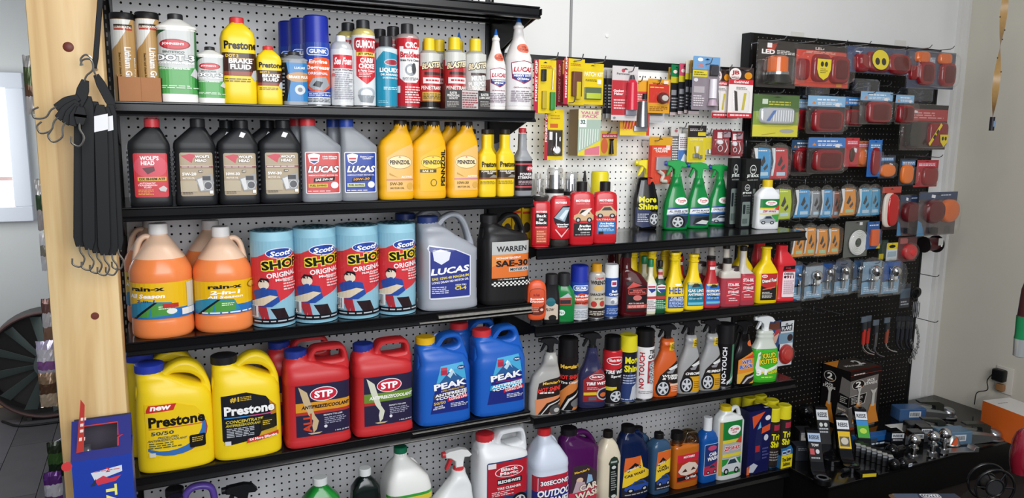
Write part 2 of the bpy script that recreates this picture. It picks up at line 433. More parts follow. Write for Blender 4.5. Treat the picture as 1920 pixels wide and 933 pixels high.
# window on the far left wall
p0, p1 = at(-60, 163, Y=89), at(46, 412, Y=89)
wx0, wx1, wz0, wz1 = p0[0] - 12, -24.2, -31, -6.2
win = MB()
for a, b, c, d in ((wx0 - 4, wx1 + 3.2, wz1, wz1 + 3.2), (wx0 - 4, wx1 + 3.2, wz0 - 3.2, wz0), (wx1, wx1 + 3.2, wz0, wz1), (wx0 - 4, wx0, wz0, wz1)):
    win.bbox(a, b, 88.2, 90.2, c, d, M('dfe3ea', .5), .2)
wo = win.build('window_1', kind='structure')
MB().box(wx0, wx1, 89.6, 89.8, wz0, wz1, M('f4f8ff', .3, emit=2.6)).build('pane', wo, angle=0)
MB().box(wx0, wx1, 89.2, 89.6, wz0 + 5.5, wz0 + 6.3, M('d9b9b4', .5)).build('sash_rail', wo, angle=0)
# far-left wall socket
q = at(3, 650, Y=90)
sk = MB().bbox(-2.2, 2.2, -.2, .1, -3, 3, M('b9b3a8', .4), .1).build('wall_socket', loc=(q[0] - .8, 89.8, q[2]))
tag(sk, 'beige socket plate low on the far left wall beside the round fan', 'socket')
for dz in (-1.2, 1.2): MB().bbox(-.7, .7, -.35, -.15, dz - .7, dz + .7, M('8d877c', .4), .1).build('receptacle', sk)

# ------------------------------------------------------------------ pegboards with real holes
def pegboard(name, x0, x1, z0, z1, hx, hz, r, face, hole, y=0, th=.19):
    """board x0..x1, z0..z1; holes at hx + i, hz + j"""
    X = np.arange(hx, x1 - .3, 1.0); X = X[X > x0 + .3]; Z = np.arange(hz - 200, z1 - .3, 1.0); Z = Z[(Z > z0 + .3)]
    V = []; Fc = []; I = []
    sq = [(-.5, -.5), (0, -.5), (.5, -.5), (.5, 0), (.5, .5), (0, .5), (-.5, .5), (-.5, 0)]
    oc = [(r * math.cos(math.radians(a)), r * math.sin(math.radians(a))) for a in (225, 270, 315, 0, 45, 90, 135, 180)]
    for zc in Z:
        for xc in X:
            o = len(V)
            V += [(xc + a, y, zc + b) for a, b in sq] + [(xc + a, y, zc + b) for a, b in oc] + [(xc + a, y + th, zc + b) for a, b in oc]
            for k in range(8):
                n = (k + 1) % 8
                Fc.append((o + k, o + n, o + 8 + n, o + 8 + k)); I.append(0)
                Fc.append((o + 8 + k, o + 8 + n, o + 16 + n, o + 16 + k)); I.append(1)
    o = len(V); a, b, c, d = X[0] - .5, X[-1] + .5, Z[0] - .5, Z[-1] + .5
    for e in ((x0, a, z0, z1), (b, x1, z0, z1), (a, b, z0, c), (a, b, d, z1)):
        k = len(V); V += [(e[0], y, e[2]), (e[1], y, e[2]), (e[1], y, e[3]), (e[0], y, e[3])]; Fc.append((k, k + 1, k + 2, k + 3)); I.append(0)
    me = bpy.data.meshes.new(name); me.from_pydata([(p * IN, q * IN, s * IN) for p, q, s in V], [], Fc)
    me.materials.append(face); me.materials.append(hole); me.polygons.foreach_set('material_index', I)
    ob = bpy.data.objects.new(name, me); COL.objects.link(ob); return ob
WB = M('e6e6e8', .42); WBT = M('f0f0f0', .42); HOLE = M('1a1815', .8)
def unit(name, lab, x0, x1, parts, ztop, back):
    t = empty(name, (x0, 0, 0), lab, 'display board'); ax, ay, az = t.location
    for nm, mk in parts:
        o = mk; o.parent = t; o.location = Vector((0, 0, 75 * IN)) - Vector((t.location.x, t.location.y, t.location.z))
    return t
def child(o, t):
    o.parent = t; o.location = -t.location + Vector((0, 0, 75 * IN)); return o
# --- left bay
t1 = empty('gondola_frame', (22, 0, -75), 'black steel gondola frame with grey-white pegboard at the left, behind the motor oils', 'display rack')
child(pegboard('pegboard', -.9, 46.0, -12.3, 16, 0, 0, .145, WBT, HOLE), t1)
child(pegboard('pegboard', -.9, 46.0, -74.5, -12.4, 0, -.22, .145, WB, HOLE), t1)
child(MB().box(-2, 46.4, .22, .6, -74.8, 16, M('15130f', .8)).build('backing', angle=0), t1)  # dark colour stands in for the shade of the hollow behind the holes
child(MB().bbox(-2.35, -.9, -.35, 1.8, -75, 20, BLK, .1).build('upright', angle=38), t1)
child(MB().bbox(46.0, 47.2, -.35, 1.8, -75, 20, BLK, .1).build('upright', angle=38), t1)
sl = MB()
for k in range(88):
    for x in (-2.05, -1.65): sl.box(x - .08, x + .08, -.38, -.35, 12 - k, 12.5 - k, M('9a958e', .5))
    for x in (46.7,): sl.box(x - .08, x + .08, -.38, -.35, 12 - k, 12.5 - k, M('8d8a86', .5))
o = sl.build('slots', angle=0); o['kind'] = 'stuff'; child(o, t1)
# --- middle bay
t2 = empty('gondola_frame', (70, 0, -75), 'lower white pegboard bay with a dark top rail in the middle of the wall', 'display rack')
child(pegboard('pegboard', 48.35, 94.4, -30.05, -4.1, 48.83, -13.2, .13, M('f6f6f2', .42), HOLE), t2)
child(pegboard('pegboard', 48.35, 94.4, -74.5, -30.15, 48.83, -13.2, .13, WB, HOLE), t2)
child(MB().box(48, 94.9, .22, .6, -74.8, -3.5, M('15130f', .8)).build('backing', angle=0), t2)  # added dark sheet, its colour paints the unlit gap behind this board
child(MB().bbox(47.2, 48.35, -.25, 1.8, -75, -3.6, M('4a4a4e', .4), .1).build('upright'), t2)
child(MB().bbox(94.4, 94.95, -.25, 1.8, -75, -3.6, BLK, .1).build('upright'), t2)
child(MB().bbox(47.2, 94.95, -.45, 1.8, -4.1, -2.9, BLK, .1).build('top_rail'), t2)
child(MB().bbox(48.3, 94.4, -.3, 0, -30.4, -29.8, M('8b8c8e', .4), .05).build('seam_rail'), t2)
# --- right bay, black board
t3 = empty('gondola_frame', (120, 0, -75), 'tall black pegboard bay at the right, hung with trailer lights', 'display rack')
child(pegboard('pegboard', 95.75, 144, -73, 2.9, 96.9, .45 - 1, .11, M('0d0c0c', .45), M('8d8a85', .7)), t3)
child(MB().box(95.7, 144.2, .2, 1.9, -74, 2.9, M('a29f99', .7)).build('backing', angle=0), t3)
child(MB().bbox(95.0, 95.75, -.1, 1.95, -75, 2.95, M('16171a', .5), .05).build('side_panel'), t3)
child(MB().bbox(144, 144.5, -.1, 1.95, -75, 2.95, M('16171a', .5), .05).build('side_panel'), t3)
child(MB().bbox(95.0, 144.5, -.1, 1.95, 2.9, 3.1, M('16171a', .5), .05).build('top_cap'), t3)
# ------------------------------------------------------------------ shelves
def shelf(k, lab, rail=M('0b0b0d', .22), worn=None, depth=14.2, yf=YF, br=True, th=1.05):
    x0, x1, z0, z1 = SH[k]; t = empty('metal_shelf', ((x0 + x1) / 2, -7, (z0 + z1) / 2), lab, 'shelf', 'steel shelves of the display wall')
    def warp(mb):                                   # the shelves hang a little out of level, as in the photograph
        mb.V = [(x, y, z + z0 + (z1 - z0) * (x - x0) / (x1 - x0)) for x, y, z in mb.V]; return mb
    top = M('0e0e10', .16, noise=.2, nscale=30)
    N = 12
    d = MB()
    for i in range(N): d.box(x0 + (x1 - x0) * i / N, x0 + (x1 - x0) * (i + 1) / N, yf + .25, yf + depth, -.12, 0, top)
    child(warp(d).build('deck', angle=0), t)
    prof = [(yf + .3, 0), (yf + .06, .05), (yf, 0), (yf, -.1), (yf + .16, -.2), (yf + .2, -.85), (yf + .02, -.98), (yf - .22, -1.2), (yf - .2, -1.34), (yf + .35, -1.38), (yf + .35, -.12)]
    r = MB(); Rg = []
    for i in range(N + 1): Rg.append([(x0 + (x1 - x0) * i / N, y, z * th) for y, z in prof])
    r.rings(Rg, rail)
    child(warp(r).build('price_rail', angle=25), t)
    if worn:
        w = MB()
        for (a, b, za, zb) in worn:
            w.box(a, b, yf - .235, yf + .1, za, zb, M('a8a49c', .35, noise=.75, nscale=90))
        child(warp(w).build('worn_tape', angle=0), t)
    if br:
        for x in (x0 + .3, x1 - .3):
            b = MB().prism([(.4, -.15), (14, -.15), (14, -1.0), (4, -4.2), (.4, -4.6)], -.06, .06, BLK)
            b.V = [(x + y, -a, c) for a, y, c in b.V]; child(warp(b).build('bracket', angle=0), t)
    return t
shelf('a1', 'top black shelf in view of the left rack, under the aerosols and brake fluid')
shelf('a2', 'second black shelf of the left rack, under the quart oil bottles')
shelf('a3', 'third black shelf of the left rack, worn edge, under paper towels and orange jugs', worn=[(31, 46.6, -1.2, -1.05), (33.5, 46.6, -.75, -.45)])
shelf('a4', 'fourth black shelf of the left rack, under the yellow, red and blue antifreeze jugs', worn=[(27, 46.6, -1.3, -1.22), (30, 46.6, -.35, -.28)])
sa5 = shelf('a5', 'bottom deck of the left rack at the lower picture edge', br=False)
shelf('b2', 'glossy black shelf on the middle bay carrying red wax and green spray bottles')
shelf('b3', 'black shelf on the middle bay carrying fuel additives')
shelf('b4', 'black shelf on the middle bay carrying tire and wheel sprays')
sb5 = shelf('b5', 'bottom deck of the middle bay carrying car wash bottles', br=False)
SH['top'] = (-1.3, 46.9, 1.2, 1.2)
shelf('top', 'high black shelf at the top picture edge, seen from below', yf=-15, depth=14.6)
tt = [o for o in COL.objects if o.get('label', '').startswith('high black')][0]
b = MB().prism([(.4, -.2), (15, -.2), (15.0, -.9), (9, -2.2), (4.2, -4.2), (2.2, -7.5), (1.6, -14), (.4, -14)], -.09, .09, BLK)
b.V = [(47.1 + y, -a, c + 1.2) for a, y, c in b.V]; child(b.build('bracket', angle=0), tt)
for z, y in ((.95, -4), (.95, -8), (.95, -12)):
    child(MB().bbox(-1, 46.6, y - .5, y + .5, z - .5, z + .1, BLKG, .08).build('stiffener'), tt)
# kick plates under the bottom decks
child(MB().box(-1.3, 46.9, -13.6, -13.3, -75, -69.4, M('0d0c0c', .5)).build('kick_plate', angle=0), sa5)
child(MB().box(47.3, 95.6, -13.6, -13.3, -75, -70.2, M('0d0c0c', .5)).build('kick_plate', angle=0), sb5)
# deep right-hand deck
dk = empty('base_deck', (120, -11, -75), 'deep glossy black base deck at the lower right, spread with hitch parts', 'shelf')
child(MB().bbox(96.0, 152.5, -22.4, -.3, -69.6, -69, M('0b0b0d', .12), .12).build('deck'), dk)
child(MB().box(96.2, 152.3, -22.2, -21.9, -75, -69.6, M('0e0d0d', .4)).build('front_panel', angle=0), dk)
child(MB().box(96.2, 96.5, -21.9, -.3, -75, -69.6, M('0e0d0d', .4)).build('side_panel', angle=0), dk)
bo = MB()
for x, z in ((96.15, -69.3), (96.15, -71.8)): bo.sphere((x, -21.2, z), .12, CHROME, 8)
o = bo.build('bolts'); o['kind'] = 'stuff'; child(o, dk)
# ================================================================== kinds of package
def dense(P, n, cy0=0):
    """profile rows (z, a, b, cx) with corners kept -> sections"""
    out = []
    for i in range(len(P) - 1):
        p, q = P[i], P[i + 1]; k = max(1, min(4, int(abs(q[0] - p[0]) / .6)))
        for j in range(k):
            t = j / k; out.append(tuple(a + (b - a) * t for a, b in zip(p, q)))
    out.append(P[-1]); return [(z, a, b, n, cx, cy0) for z, a, b, cx in out]
def smoothp(P, k=4):
    return [tuple(map(float, p)) for p in crom(P, k)]
def ringsof(secs, N=44):
    R = []
    for z, a, b, n, cx, cy in secs:
        e = 2 / n; q = []
        for i in range(N):
            t = 2 * math.pi * (i + .5) / N; c, s = math.cos(t), math.sin(t)
            q.append((cx + a * math.copysign(abs(c) ** e, c), cy + b * math.copysign(abs(s) ** e, s), z))
        R.append(q)
    return R
def cap_part(root, z0, z1, r, color, x=0, rib=.03, y=0, m=None, taper=1, name='cap'):
    return MB().lathe([(z0, r * 1.0), (z1 - .08, r * taper), (z1, r * taper * .9), (z1 + .01, .01)], m or M(color, .4), (x, y, 0), n=32, rib=rib).build(name, root, angle=30)
def can(root, w, h, d, col='cccccc', cap=(.12, .62, '141416'), shoulder='c8c8c8', sh=.82, lab=(), lz=(.03, .8), metal=0, cone=None, labw=2.5, rim='b9bbbd', strips=14):
    """aerosol: rolled rims, straight body, domed shoulder, cap"""
    r = w / 2; ch, cw, cc = cap; zc = h * (1 - ch); zs = h * sh
    cr = r * cw
    P = [(0, r * .9), (.04 * r, r * .97), (.16 * r, r * .97), (.2 * r, r)]
    if sh < .999 - ch:
        n = 6; P += [(zs, r)]
        for k in range(1, n + 1):
            t = k / n * math.pi / 2; P.append((zs + (zc - zs) * math.sin(t), cr * .95 + (r - cr * .95) * math.cos(t)))
        P.append((zc + .05, cr * .9))
    else: P += [(zc, r), (zc + .02, r * .9)]
    bm, sm, rm = M(col, .25, metal), M(shoulder, .25, .3), M(rim, .25, .8)
    zf = lambda k: rm if k < 3 else (bm if P[k + 1][0] <= zs + 1e-4 or sh >= .999 - ch else sm)
    MB().lathe(P, bm, n=32, mf=zf).build('body', root)
    if cone: # nozzle-like tapered cap
        MB().lathe([(zc, cr), (zc + (h - zc) * .5, cr * .9), (h, cr * cone)], M(cc, .4), n=20).build('cap', root)
    else: MB().lathe([(zc, cr), (h - .12 * cr, cr * .97), (h - .02, cr * .86), (h - .05, cr * .7), (h - .1, .01)], M(cc, .38), n=32).build('cap', root)
    s = Loft([(0, r, r, 2, 0, 0), (h, r, r, 2, 0, 0)]); W_ = r * labw
    if lab: label(root, s, -W_ / 2, lz[0] * h, W_, (lz[1] - lz[0]) * h, lab, strips)
def bottle(root, w, h, d, prof=(), n=4, col='222222', cap=None, labs=(), bands=None, handle=None, rough=.33, sm=0, mat=None, capmat=None, rib=.03, N=44, handlecol=None, depthf=None, strips=16, sss=0, slab=None):
    a0, b0 = w / 2, d / 2
    P = []
    for p in prof:
        z, a = p[0], p[1]; cx = p[2] if len(p) > 2 else 0; bf = p[3] if len(p) > 3 else min(1, a + (0 if a > .85 else (1 - a) * .25))
        b = b0 * bf
        if a < .5 and len(p) <= 3: b = min(b0, a * a0)          # necks are round
        P.append((z * h, a * a0, b, cx * a0))
    if sm: P = smoothp(P, sm)
    secs = []
    for i in range(len(P) - 1):
        p, q = P[i], P[i + 1]; k = 2 if sm == 0 else 1
        for j in range(k):
            t = j / k; secs.append([x + (y - x) * t for x, y in zip(p, q)])
    secs.append(list(P[-1]))
    S2 = [(z, a, b, n if a > .55 * a0 else 2 + (n - 2) * max(0, (a / a0 - .35) / .2) if a > .35 * a0 else 2, cx, 0) for z, a, b, cx in secs]
    base = mat or M(col, rough, sss=sss); mb = MB()
    if bands:
        bl = [(z * h, m if not isinstance(m, str) else M(m, rough, sss=sss)) for z, m in bands]
        def mf(k):
            z = (S2[k][0] + S2[k + 1][0]) / 2; c = base
            for zz, m in bl:
                if z >= zz: c = m
            return c
        mb.rings(ringsof(S2, N), base, mf=mf)
    else: mb.rings(ringsof(S2, N), base)
    if handle:
        for hd in handle:
            pts, rx, ry = hd[:3]
            mb.tube([(x * a0, 0, z * h) for x, z in pts], rx * a0, M(handlecol, rough, sss=sss) if handlecol else (bl[-1][1] if bands else base), n=12, ry=ry * b0, smooth=5)
    if slab:
        out, holes, tf = slab[:3]; rr = slab[3] if len(slab) > 3 else .45
        mb.slab([(x * a0, z * h) for x, z in out], [[(x * a0, z * h) for x, z in q] for q in holes], tf * b0, min(rr, tf * b0 * .95), base)
    mb.build('body', root, angle=50)
    if cap:
        z0, z1, r, c = cap[:4]; cap_part(root, z0 * h, z1 * h, r * a0, c, (cap[4] if len(cap) > 4 else 0) * a0, rib)
    surf = Loft(S2)
    for L in labs:
        xc, z0, lw, lh, shp = L[:5]; st = max(16, L[5]) if len(L) > 5 else strips
        zz = [z0 * h + lh * h * q / 12 for q in range(13)]; sc = [surf.sec(z) for z in zz]
        sf = surf; am, bm_ = max(q[1] for q in sc), max(q[2] for q in sc); rows = L[6] if len(L) > 6 else 1
        if min(q[1] for q in sc) > am * .93 and min(q[2] for q in sc) > bm_ * .9:
            sf = Loft([(0, am, bm_, sc[0][3], sc[0][4], 0), (h, am, bm_, sc[-1][3], sc[-1][4], 0)])
        elif len(L) <= 6: rows = 8
        label(root, sf, (xc - lw / 2) * w, z0 * h, lw * w, lh * h, shp, st, rows)
def trigger(root, z, s, col, lever=None, tip=None, collar=None, x=0, rev=1, hh=1):
    """spray head, nozzle towards -x"""
    T = lambda pts: [(x + rev * a * s, z + b * s * hh) for a, b in pts]
    MB().prism(T([(-1.45, 1.5), (-1.5, 1.95), (-1.1, 2.12), (.2, 2.2), (.9, 2.0), (1.35, 1.45), (1.1, 1.25), (.55, 1.3), (.45, .9), (.4, .3), (-.4, .3), (-.45, 1.0), (-.95, 1.4)]), -.42 * s, .42 * s, M(col, .35), bev=.08 * s).build('spray_head', root, fix=True)
    MB().prism(T([(-.95, 1.42), (-.62, 1.38), (-.8, .85), (-1.15, .3), (-1.42, .12), (-1.45, .3), (-1.22, .8)]), -.25 * s, .25 * s, M(lever or col, .35), bev=.04 * s).build('trigger_lever', root, fix=True)
    MB().lathe([(0, .3 * s), (.35 * s, .34 * s), (.36 * s, .08 * s)], M(tip or col, .35), (x - rev * 1.8 * s if rev > 0 else x + 1.45 * s, 0, z + 1.78 * s * hh), 'X', n=16).build('nozzle', root)
    MB().lathe([(-.15 * s, .56 * s), (.38 * s, .52 * s), (.4 * s, .3 * s)], M(collar or col, .4), (x, 0, z), n=28, rib=.06).build('collar', root)
def carton(root, w, h, d, front=(), col='222222', side=(), top=(), topcol=None, sidecol=None, name='carton'):
    mb = MB(); mb.bbox(-w / 2, w / 2, -d / 2, d / 2, 0, h, M(col, .45), .04)
    mb.build(name, root, angle=30)
    if front: label(root, Flat((-w / 2, -d / 2, 0), (1, 0, 0), (0, 0, 1)), 0, 0, w, h, front)
    if side: label(root, Flat((-w / 2, d / 2, 0), (0, -1, 0), (0, 0, 1)), 0, 0, d, h, side, name='side_print')
    if top: label(root, Flat((-w / 2, -d / 2, h), (1, 0, 0), (0, 1, 0)), 0, 0, w, d, top, name='top_print')
ALL = []
def item(kind, name, cat, lb_, xl, xr, yt, shelf, dr=1, n=2, gap=.6, yb=None, capx=0, behind=(), group=None, rz=0, Y=None, **kw):
    if shelf in ('b2', 'b3', 'b4') and kind is not carton and not rz: rz = -.28
    x, y, z, w, h, d = fit(xl, xr, yt, shelf, dr, n, gap, yb, capx, Y)
    r = empty(name, (x, y, z), lb_, cat, group, rz)
    kind(r, w, h, d, **kw)
    r['dims'] = (w, h, d)
    for b in behind:
        dx, dy, lb = b[:3]; dup(r, lb, (dx, dy, shz(shelf, x + dx) - shz(shelf, x)), group)
    ALL.append((name, round(x, 1), round(y, 1), round(z, 1), round(w, 2), round(h, 2)))
    del r['dims']
    return r

# silhouettes of the gallon jugs' tops with their grip holes
S_A = ([(-.8, .5), (-.96, .66), (-.95, .78), (-.84, .86), (-.8, .9), (-.4, .9), (-.25, .915), (-.05, .965), (.2, .995), (.45, .985), (.7, .93), (.88, .82), (.97, .68), (.8, .5)], [[(-.12, .835), (-.05, .875), (.15, .88), (.45, .86), (.68, .8), (.7, .76), (.6, .74), (.2, .79)]], .5)
S_B = ([(-.8, .6), (-.96, .78), (-.94, .85), (-.84, .885), (-.38, .885), (-.28, .89), (-.2, .94), (-.08, .985), (.1, .998), (.7, .998), (.9, .96), (.98, .86), (1, .75), (.8, .6)], [[(-.02, .87), (-.04, .92), (.06, .95), (.62, .955), (.76, .93), (.78, .87), (.7, .855), (.1, .85)]], .5)
S_C = ([(-.8, .55), (-.96, .72), (-.92, .83), (-.84, .885), (-.38, .885), (-.25, .9), (-.1, .96), (.1, .995), (.5, .998), (.7, .95), (.84, .82), (.96, .68), (.8, .55)], [[(-.2, .86), (-.14, .9), (.0, .935), (.4, .94), (.54, .9), (.5, .86), (.3, .845), (-.05, .845)]], .5)
S_D = ([(-.8, .5), (-.96, .75), (-.93, .87), (-.4, .89), (-.2, .95), (.1, .995), (.4, .985), (.65, .9), (.83, .75), (.92, .64), (.8, .5)], [[(-.26, .86), (-.1, .915), (.12, .94), (.36, .92), (.56, .82), (.68, .68), (.62, .64), (.3, .71)]], .36)
S_E = ([(-.8, .55), (-.96, .72), (-.95, .8), (-.86, .86), (-.38, .87), (-.2, .92), (.05, .985), (.4, .998), (.62, .97), (.82, .86), (.95, .74), (.8, .55)], [[(-.3, .85), (-.1, .89), (.12, .935), (.4, .94), (.58, .88), (.68, .79), (.3, .775), (-.1, .79)]], .4)
# ================================================================== left rack, first shelf
GB = 'goods on the left rack'
def tube_grease(root, w, h, d):
    r = w / 2
    MB().lathe([(0, r), (h * .93, r)], M('b08a55', .3), n=32).build('tube', root)
    MB().lathe([(h * .925, r * 1.04), (h * .985, r * 1.04), (h, r * .95), (h - .1, .01)], M('151517', .45), n=32).build('cap', root)
    s = Loft([(0, r, r, 2, 0, 0), (h, r, r, 2, 0, 0)])
    label(root, s, -r * 1.3, 0, r * 2.6, h * .92, [R_(0, 0, 1, 1, 'b58f58'), P_([(0, 1), (0, .62), (.3, .70), (.55, .84), (.78, 1)], 'dcdcd8'),
        R_(.2, .87, .82, .905, 'b23a2a'), R_(.2, .905, .82, .94, '3a3026'), T_('LUBRIMATIC', .51, .905, .56, .028, 'f0e8d8'),
        T_('Lithium Grease', .62, .4, 1.5, .075, 'e6e6e4', rot=-90), T_('Multi-Purpose', .84, .38, .9, .03, 'e0d8c8', rot=-90), T_('Bearing and chassis lubricant', .36, .4, 1.1, .03, '4a3418', rot=-90)], 12)
for i, (a, b, t, lb) in enumerate(((212, 258, 25, 'tan and white grease cartridge with black cap, left one of two in the cardboard tray'), (259, 303, 24, 'tan grease cartridge with black cap, right of the two in the cardboard tray'))):
    item(tube_grease, 'grease_cartridge', 'cartridge', lb, a, b, t, 'a1', gap=1.2, group='grease cartridges in the tray')
def tray(root, w, h, d, col='b07a52', th=.08):
    mb = MB(); m = M(col, .8, noise=.15, nscale=20)
    mb.box(-w / 2, w / 2, -d / 2, -d / 2 + th, 0, h, m).box(-w / 2, w / 2, d / 2 - th, d / 2, 0, h * 1.35, m).box(-w / 2, -w / 2 + th, -d / 2, d / 2, 0, h * 1.1, m).box(w / 2 - th, w / 2, -d / 2, d / 2, 0, h, m).box(-w / 2, w / 2, -d / 2, d / 2, 0, .03, m)
    mb.build('panels', root, angle=0)
    MB().box(.02 * w, .02 * w + .03, -d / 2 - .01, -d / 2, 0, h, M('8a5a38', .8)).build('seam', root, angle=0)
item(tray, 'cardboard_tray', 'tray', 'open brown cardboard tray holding two grease cartridges at the left shelf end', 219, 302, 146, 'a1', dr=.62, n=20, gap=.5)
HYD = [(0, .93), (.012, 1), (.2, 1), (.82, 1), (.822, 1.06), (.85, 1.06), (.855, .98), (.93, .42), (.94, .36), (.99, .36)]
hyd = [P_([(0, 0), (1, 0), (1, 1), (0, 1)], 'c2c6c4'), P_([(0, 0), (1, 0), (1, .44), (.55, .40), (0, .44)], '4da050'), P_([(.8, .1), (1, 0), (1, 1), (.86, 1)], '2f7a3a'), P_([(0, .88), (.3, 1), (0, 1)], '1c4a2c'), E_(.45, .78, .3, .085, '8c1420'), E_(.45, .78, .27, .068, 'c62b34'), T_("JOHNSEN'S", .42, .785, .42, .045, 'ffffff'),
       T_('SINTETICO', .42, .66, .42, .035, '3a4a3a'), TO('DOT-3', .45, .57, .74, .1, 'ffffff', '4a5050'), T_('LIQUIDO PARA FRENOS', .45, .485, .72, .035, 'ffffff'), T_('HYDRAULIC BRAKE FLUID', .42, .4, .6, .03, 'e8f4e4'), P_([(.72, .3), (.82, .42), (.92, .33), (.86, .25)], 'c8c8c8'), L_(.1, .08, .9, .14, 2, 'cfe6cc')]
for a, b, t, lb in ((297, 370, 27, 'large white and green brake fluid bottle with black cap'), (370, 420, 88, 'small white and green brake fluid bottle with black cap')):
    item(bottle, 'brake_fluid_bottle', 'bottle', lb, a, b, t, 'a1', prof=HYD, n=2, col='ecebe6', cap=(.94, 1, .4, '26272a'), labs=[(0, .1, 1.32, .7, hyd, 12)])
PRB = [(0, .95), (.015, 1), (.3, 1), (.5, .985), (.7, 1), (.76, 1), (.83, .9), (.9, .56), (.93, .4), (.94, .38), (.99, .38)]
pbf = lambda: [R_(0, .28, 1, .7, '3a1c14'), R_(0, .28, 1, .36, '8c3a22'), T_('Prestone', .5, .84, .8, .15, '1c1a14', bold=.05), T_('DOT 3', .28, .645, .3, .055, 'f2c61e'), T_('BRAKE\nFLUID', .48, .5, .56, .2, 'f4f4f0', bold=.05), T_('HIGH TEMPERATURE', .5, .595, .6, .025, 'd8b890'), P_([(.72, .28), (.78, .38), (.88, .4), (.98, .3), (.98, .22), (.8, .2)], 'b8bcc0'), L_(.1, .16, .7, .24, 2, '6a5a10')]
for a, b, t, lb in ((415, 480, 33, 'large yellow brake fluid bottle with red cap'), (480, 528, 87, 'small yellow brake fluid bottle with red cap')):
    item(bottle, 'brake_fluid_bottle', 'bottle', lb, a, b, t, 'a1', prof=PRB, n=2.6, dr=.85, col='f0cf1c', cap=(.92, 1, .42, 'd23a3c'), labs=[(0.05, .15, 1.2, .62, pbf(), 12)])
item(bottle, 'brake_fluid_bottle', 'bottle', 'small grey brake fluid bottle with a black, gold and blue label', 528, 575, 97, 'a1', prof=HYD, n=2, col='8d9197', cap=(.93, 1, .46, '2c2e33'),
     labs=[(0, .08, 1.4, .7, [R_(0, 0, 1, 1, '12151c'), P_([(.22, 0), (.34, .5), (.22, 1), (.95, 1), (.86, .5), (.98, 0)], '2077b4'), E_(.6, .63, .38, .13, 'b98a55'), T_('BRAKE FLUID', .6, .63, .62, .07, 'ffffff'), E_(.6, .3, .15, .13, 'c4cad0'), E_(.6, .3, .07, .06, '6a7078'), T_('LUCAS', .6, .87, .3, .06, 'ffffff'), T_('DOT 3', .1, .85, .14, .05, 'cccccc'), L_(.03, .1, .18, .75, 7, 'aab0b8')], 12)],
     behind=[(-.4, 3.3, 'small grey brake fluid bottle standing behind the front grey one')])
gunk = [P_([(0, 0), (1, 0), (1, .2), (0, .2)], 'd2d6da'), R_(0, .2, 1, 1, '1f3f9e'), P_([(.05, .30), (.0, .55), (.15, .68), (.35, .74), (.6, .76), (.9, .74), (1, .6), (1, .3), (.6, .2), (.2, .22)], 'e0592a'), RR(.1, .79, .86, .92, .12, 'e9eef4', .05), RR(.13, .8, .83, .91, .11, '3b62b4', .045), T_('GUNK', .48, .855, .56, .065, 'f4f6fa', bold=.06),
        T_('Engine', .48, .68, .58, .085, 'ffffff'), T_('Degreaser', .5, .585, .8, .085, 'ffffff'), T_('ORIGINAL', .46, .5, .66, .045, 'f0e8f8'), P_([(.15, .3), (.3, .42), (.7, .45), (.85, .32), (.6, .22), (.3, .24)], '9aa0a6'), P_([(.28, .3), (.4, .38), (.6, .36), (.5, .27)], '2c3034'), R_(.12, .12, .95, .19, '27479c'), L_(.16, .13, .9, .18, 2, 'dfe6f4'), L_(.1, .03, .85, .1, 3, '555b62')]
item(can, 'aerosol_can', 'aerosol can', 'tall engine degreaser aerosol with deep blue cap and orange splash', 570, 619, 30, 'a1', col='1f3f9e', cap=(.3, .97, '1b2d9c'), sh=.99, lab=gunk, lz=(.02, .70),
     behind=[(-1.0, 3, 'blue capped degreaser aerosol second in its file'), (-1.8, 6, 'blue capped degreaser aerosol third in its file, against the pegboard')], group='blue degreaser aerosols')
sea = [R_(0, 0, 1, 1, 'd9dbdd'), R_(.1, .66, .9, .9, 'cf2f3c'), T_('Sea Foam', .5, .79, .66, .13, 'ffffff', sh=.2), T_('MOTOR TREATMENT', .5, .63, .82, .03, '4a4a50'), L_(.18, .1, .86, .6, 13, '9a9aa4'), E_(.17, .54, .06, .03, 'c87078')]
item(can, 'fuel_treatment_can', 'can', 'short silver-white treatment can with red square label and white cap', 619, 662, 67, 'a1', col='d9dbdd', cap=(.08, .42, 'f2f2f0'), shoulder='cfd2d5', sh=.78, lab=sea, lz=(.02, .8))
gum = [R_(0, 0, 1, 1, 'dcdedf'), P_([(.14, .42), (.5, .3), (.9, .42), (.9, .9), (.14, .9)], 'd02832'), RR(.06, .78, .97, .96, .08, 'b81f2c', .05), T_('GUMOUT', .52, .87, .76, .11, 'ffffff', bold=.07), R_(.16, .7, .86, .755, 'e8d24a'), T_('JET SPRAY', .5, .728, .56, .04, '1c1c1c'), T_('CARB/\nCHOKE', .52, .6, .56, .15, 'ffffff', bold=.05), T_('& Parts Cleaner', .53, .495, .64, .035, 'fbe9e9'), L_(.24, .4, .76, .47, 3, 'f4cccc'), E_(.52, .18, .3, .08, 'aeb4ba'), E_(.5, .17, .2, .06, 'dde0e2'), P_([(.3, .05), (.7, .04), (.8, .14), (.2, .15)], '8a9096')]
item(can, 'aerosol_can', 'aerosol can', 'tall carburetor cleaner aerosol with red shield label and black cap with price sticker', 660, 704, 38, 'a1', col='dcdedf', cap=(.1, .58, '26272b'), shoulder='d8c77a', sh=.82, lab=gum, lz=(.02, .82),
     behind=[(-1.0, 3, 'carburetor cleaner aerosol with black cap, behind the front red shield can')], group='carburetor cleaner aerosols')
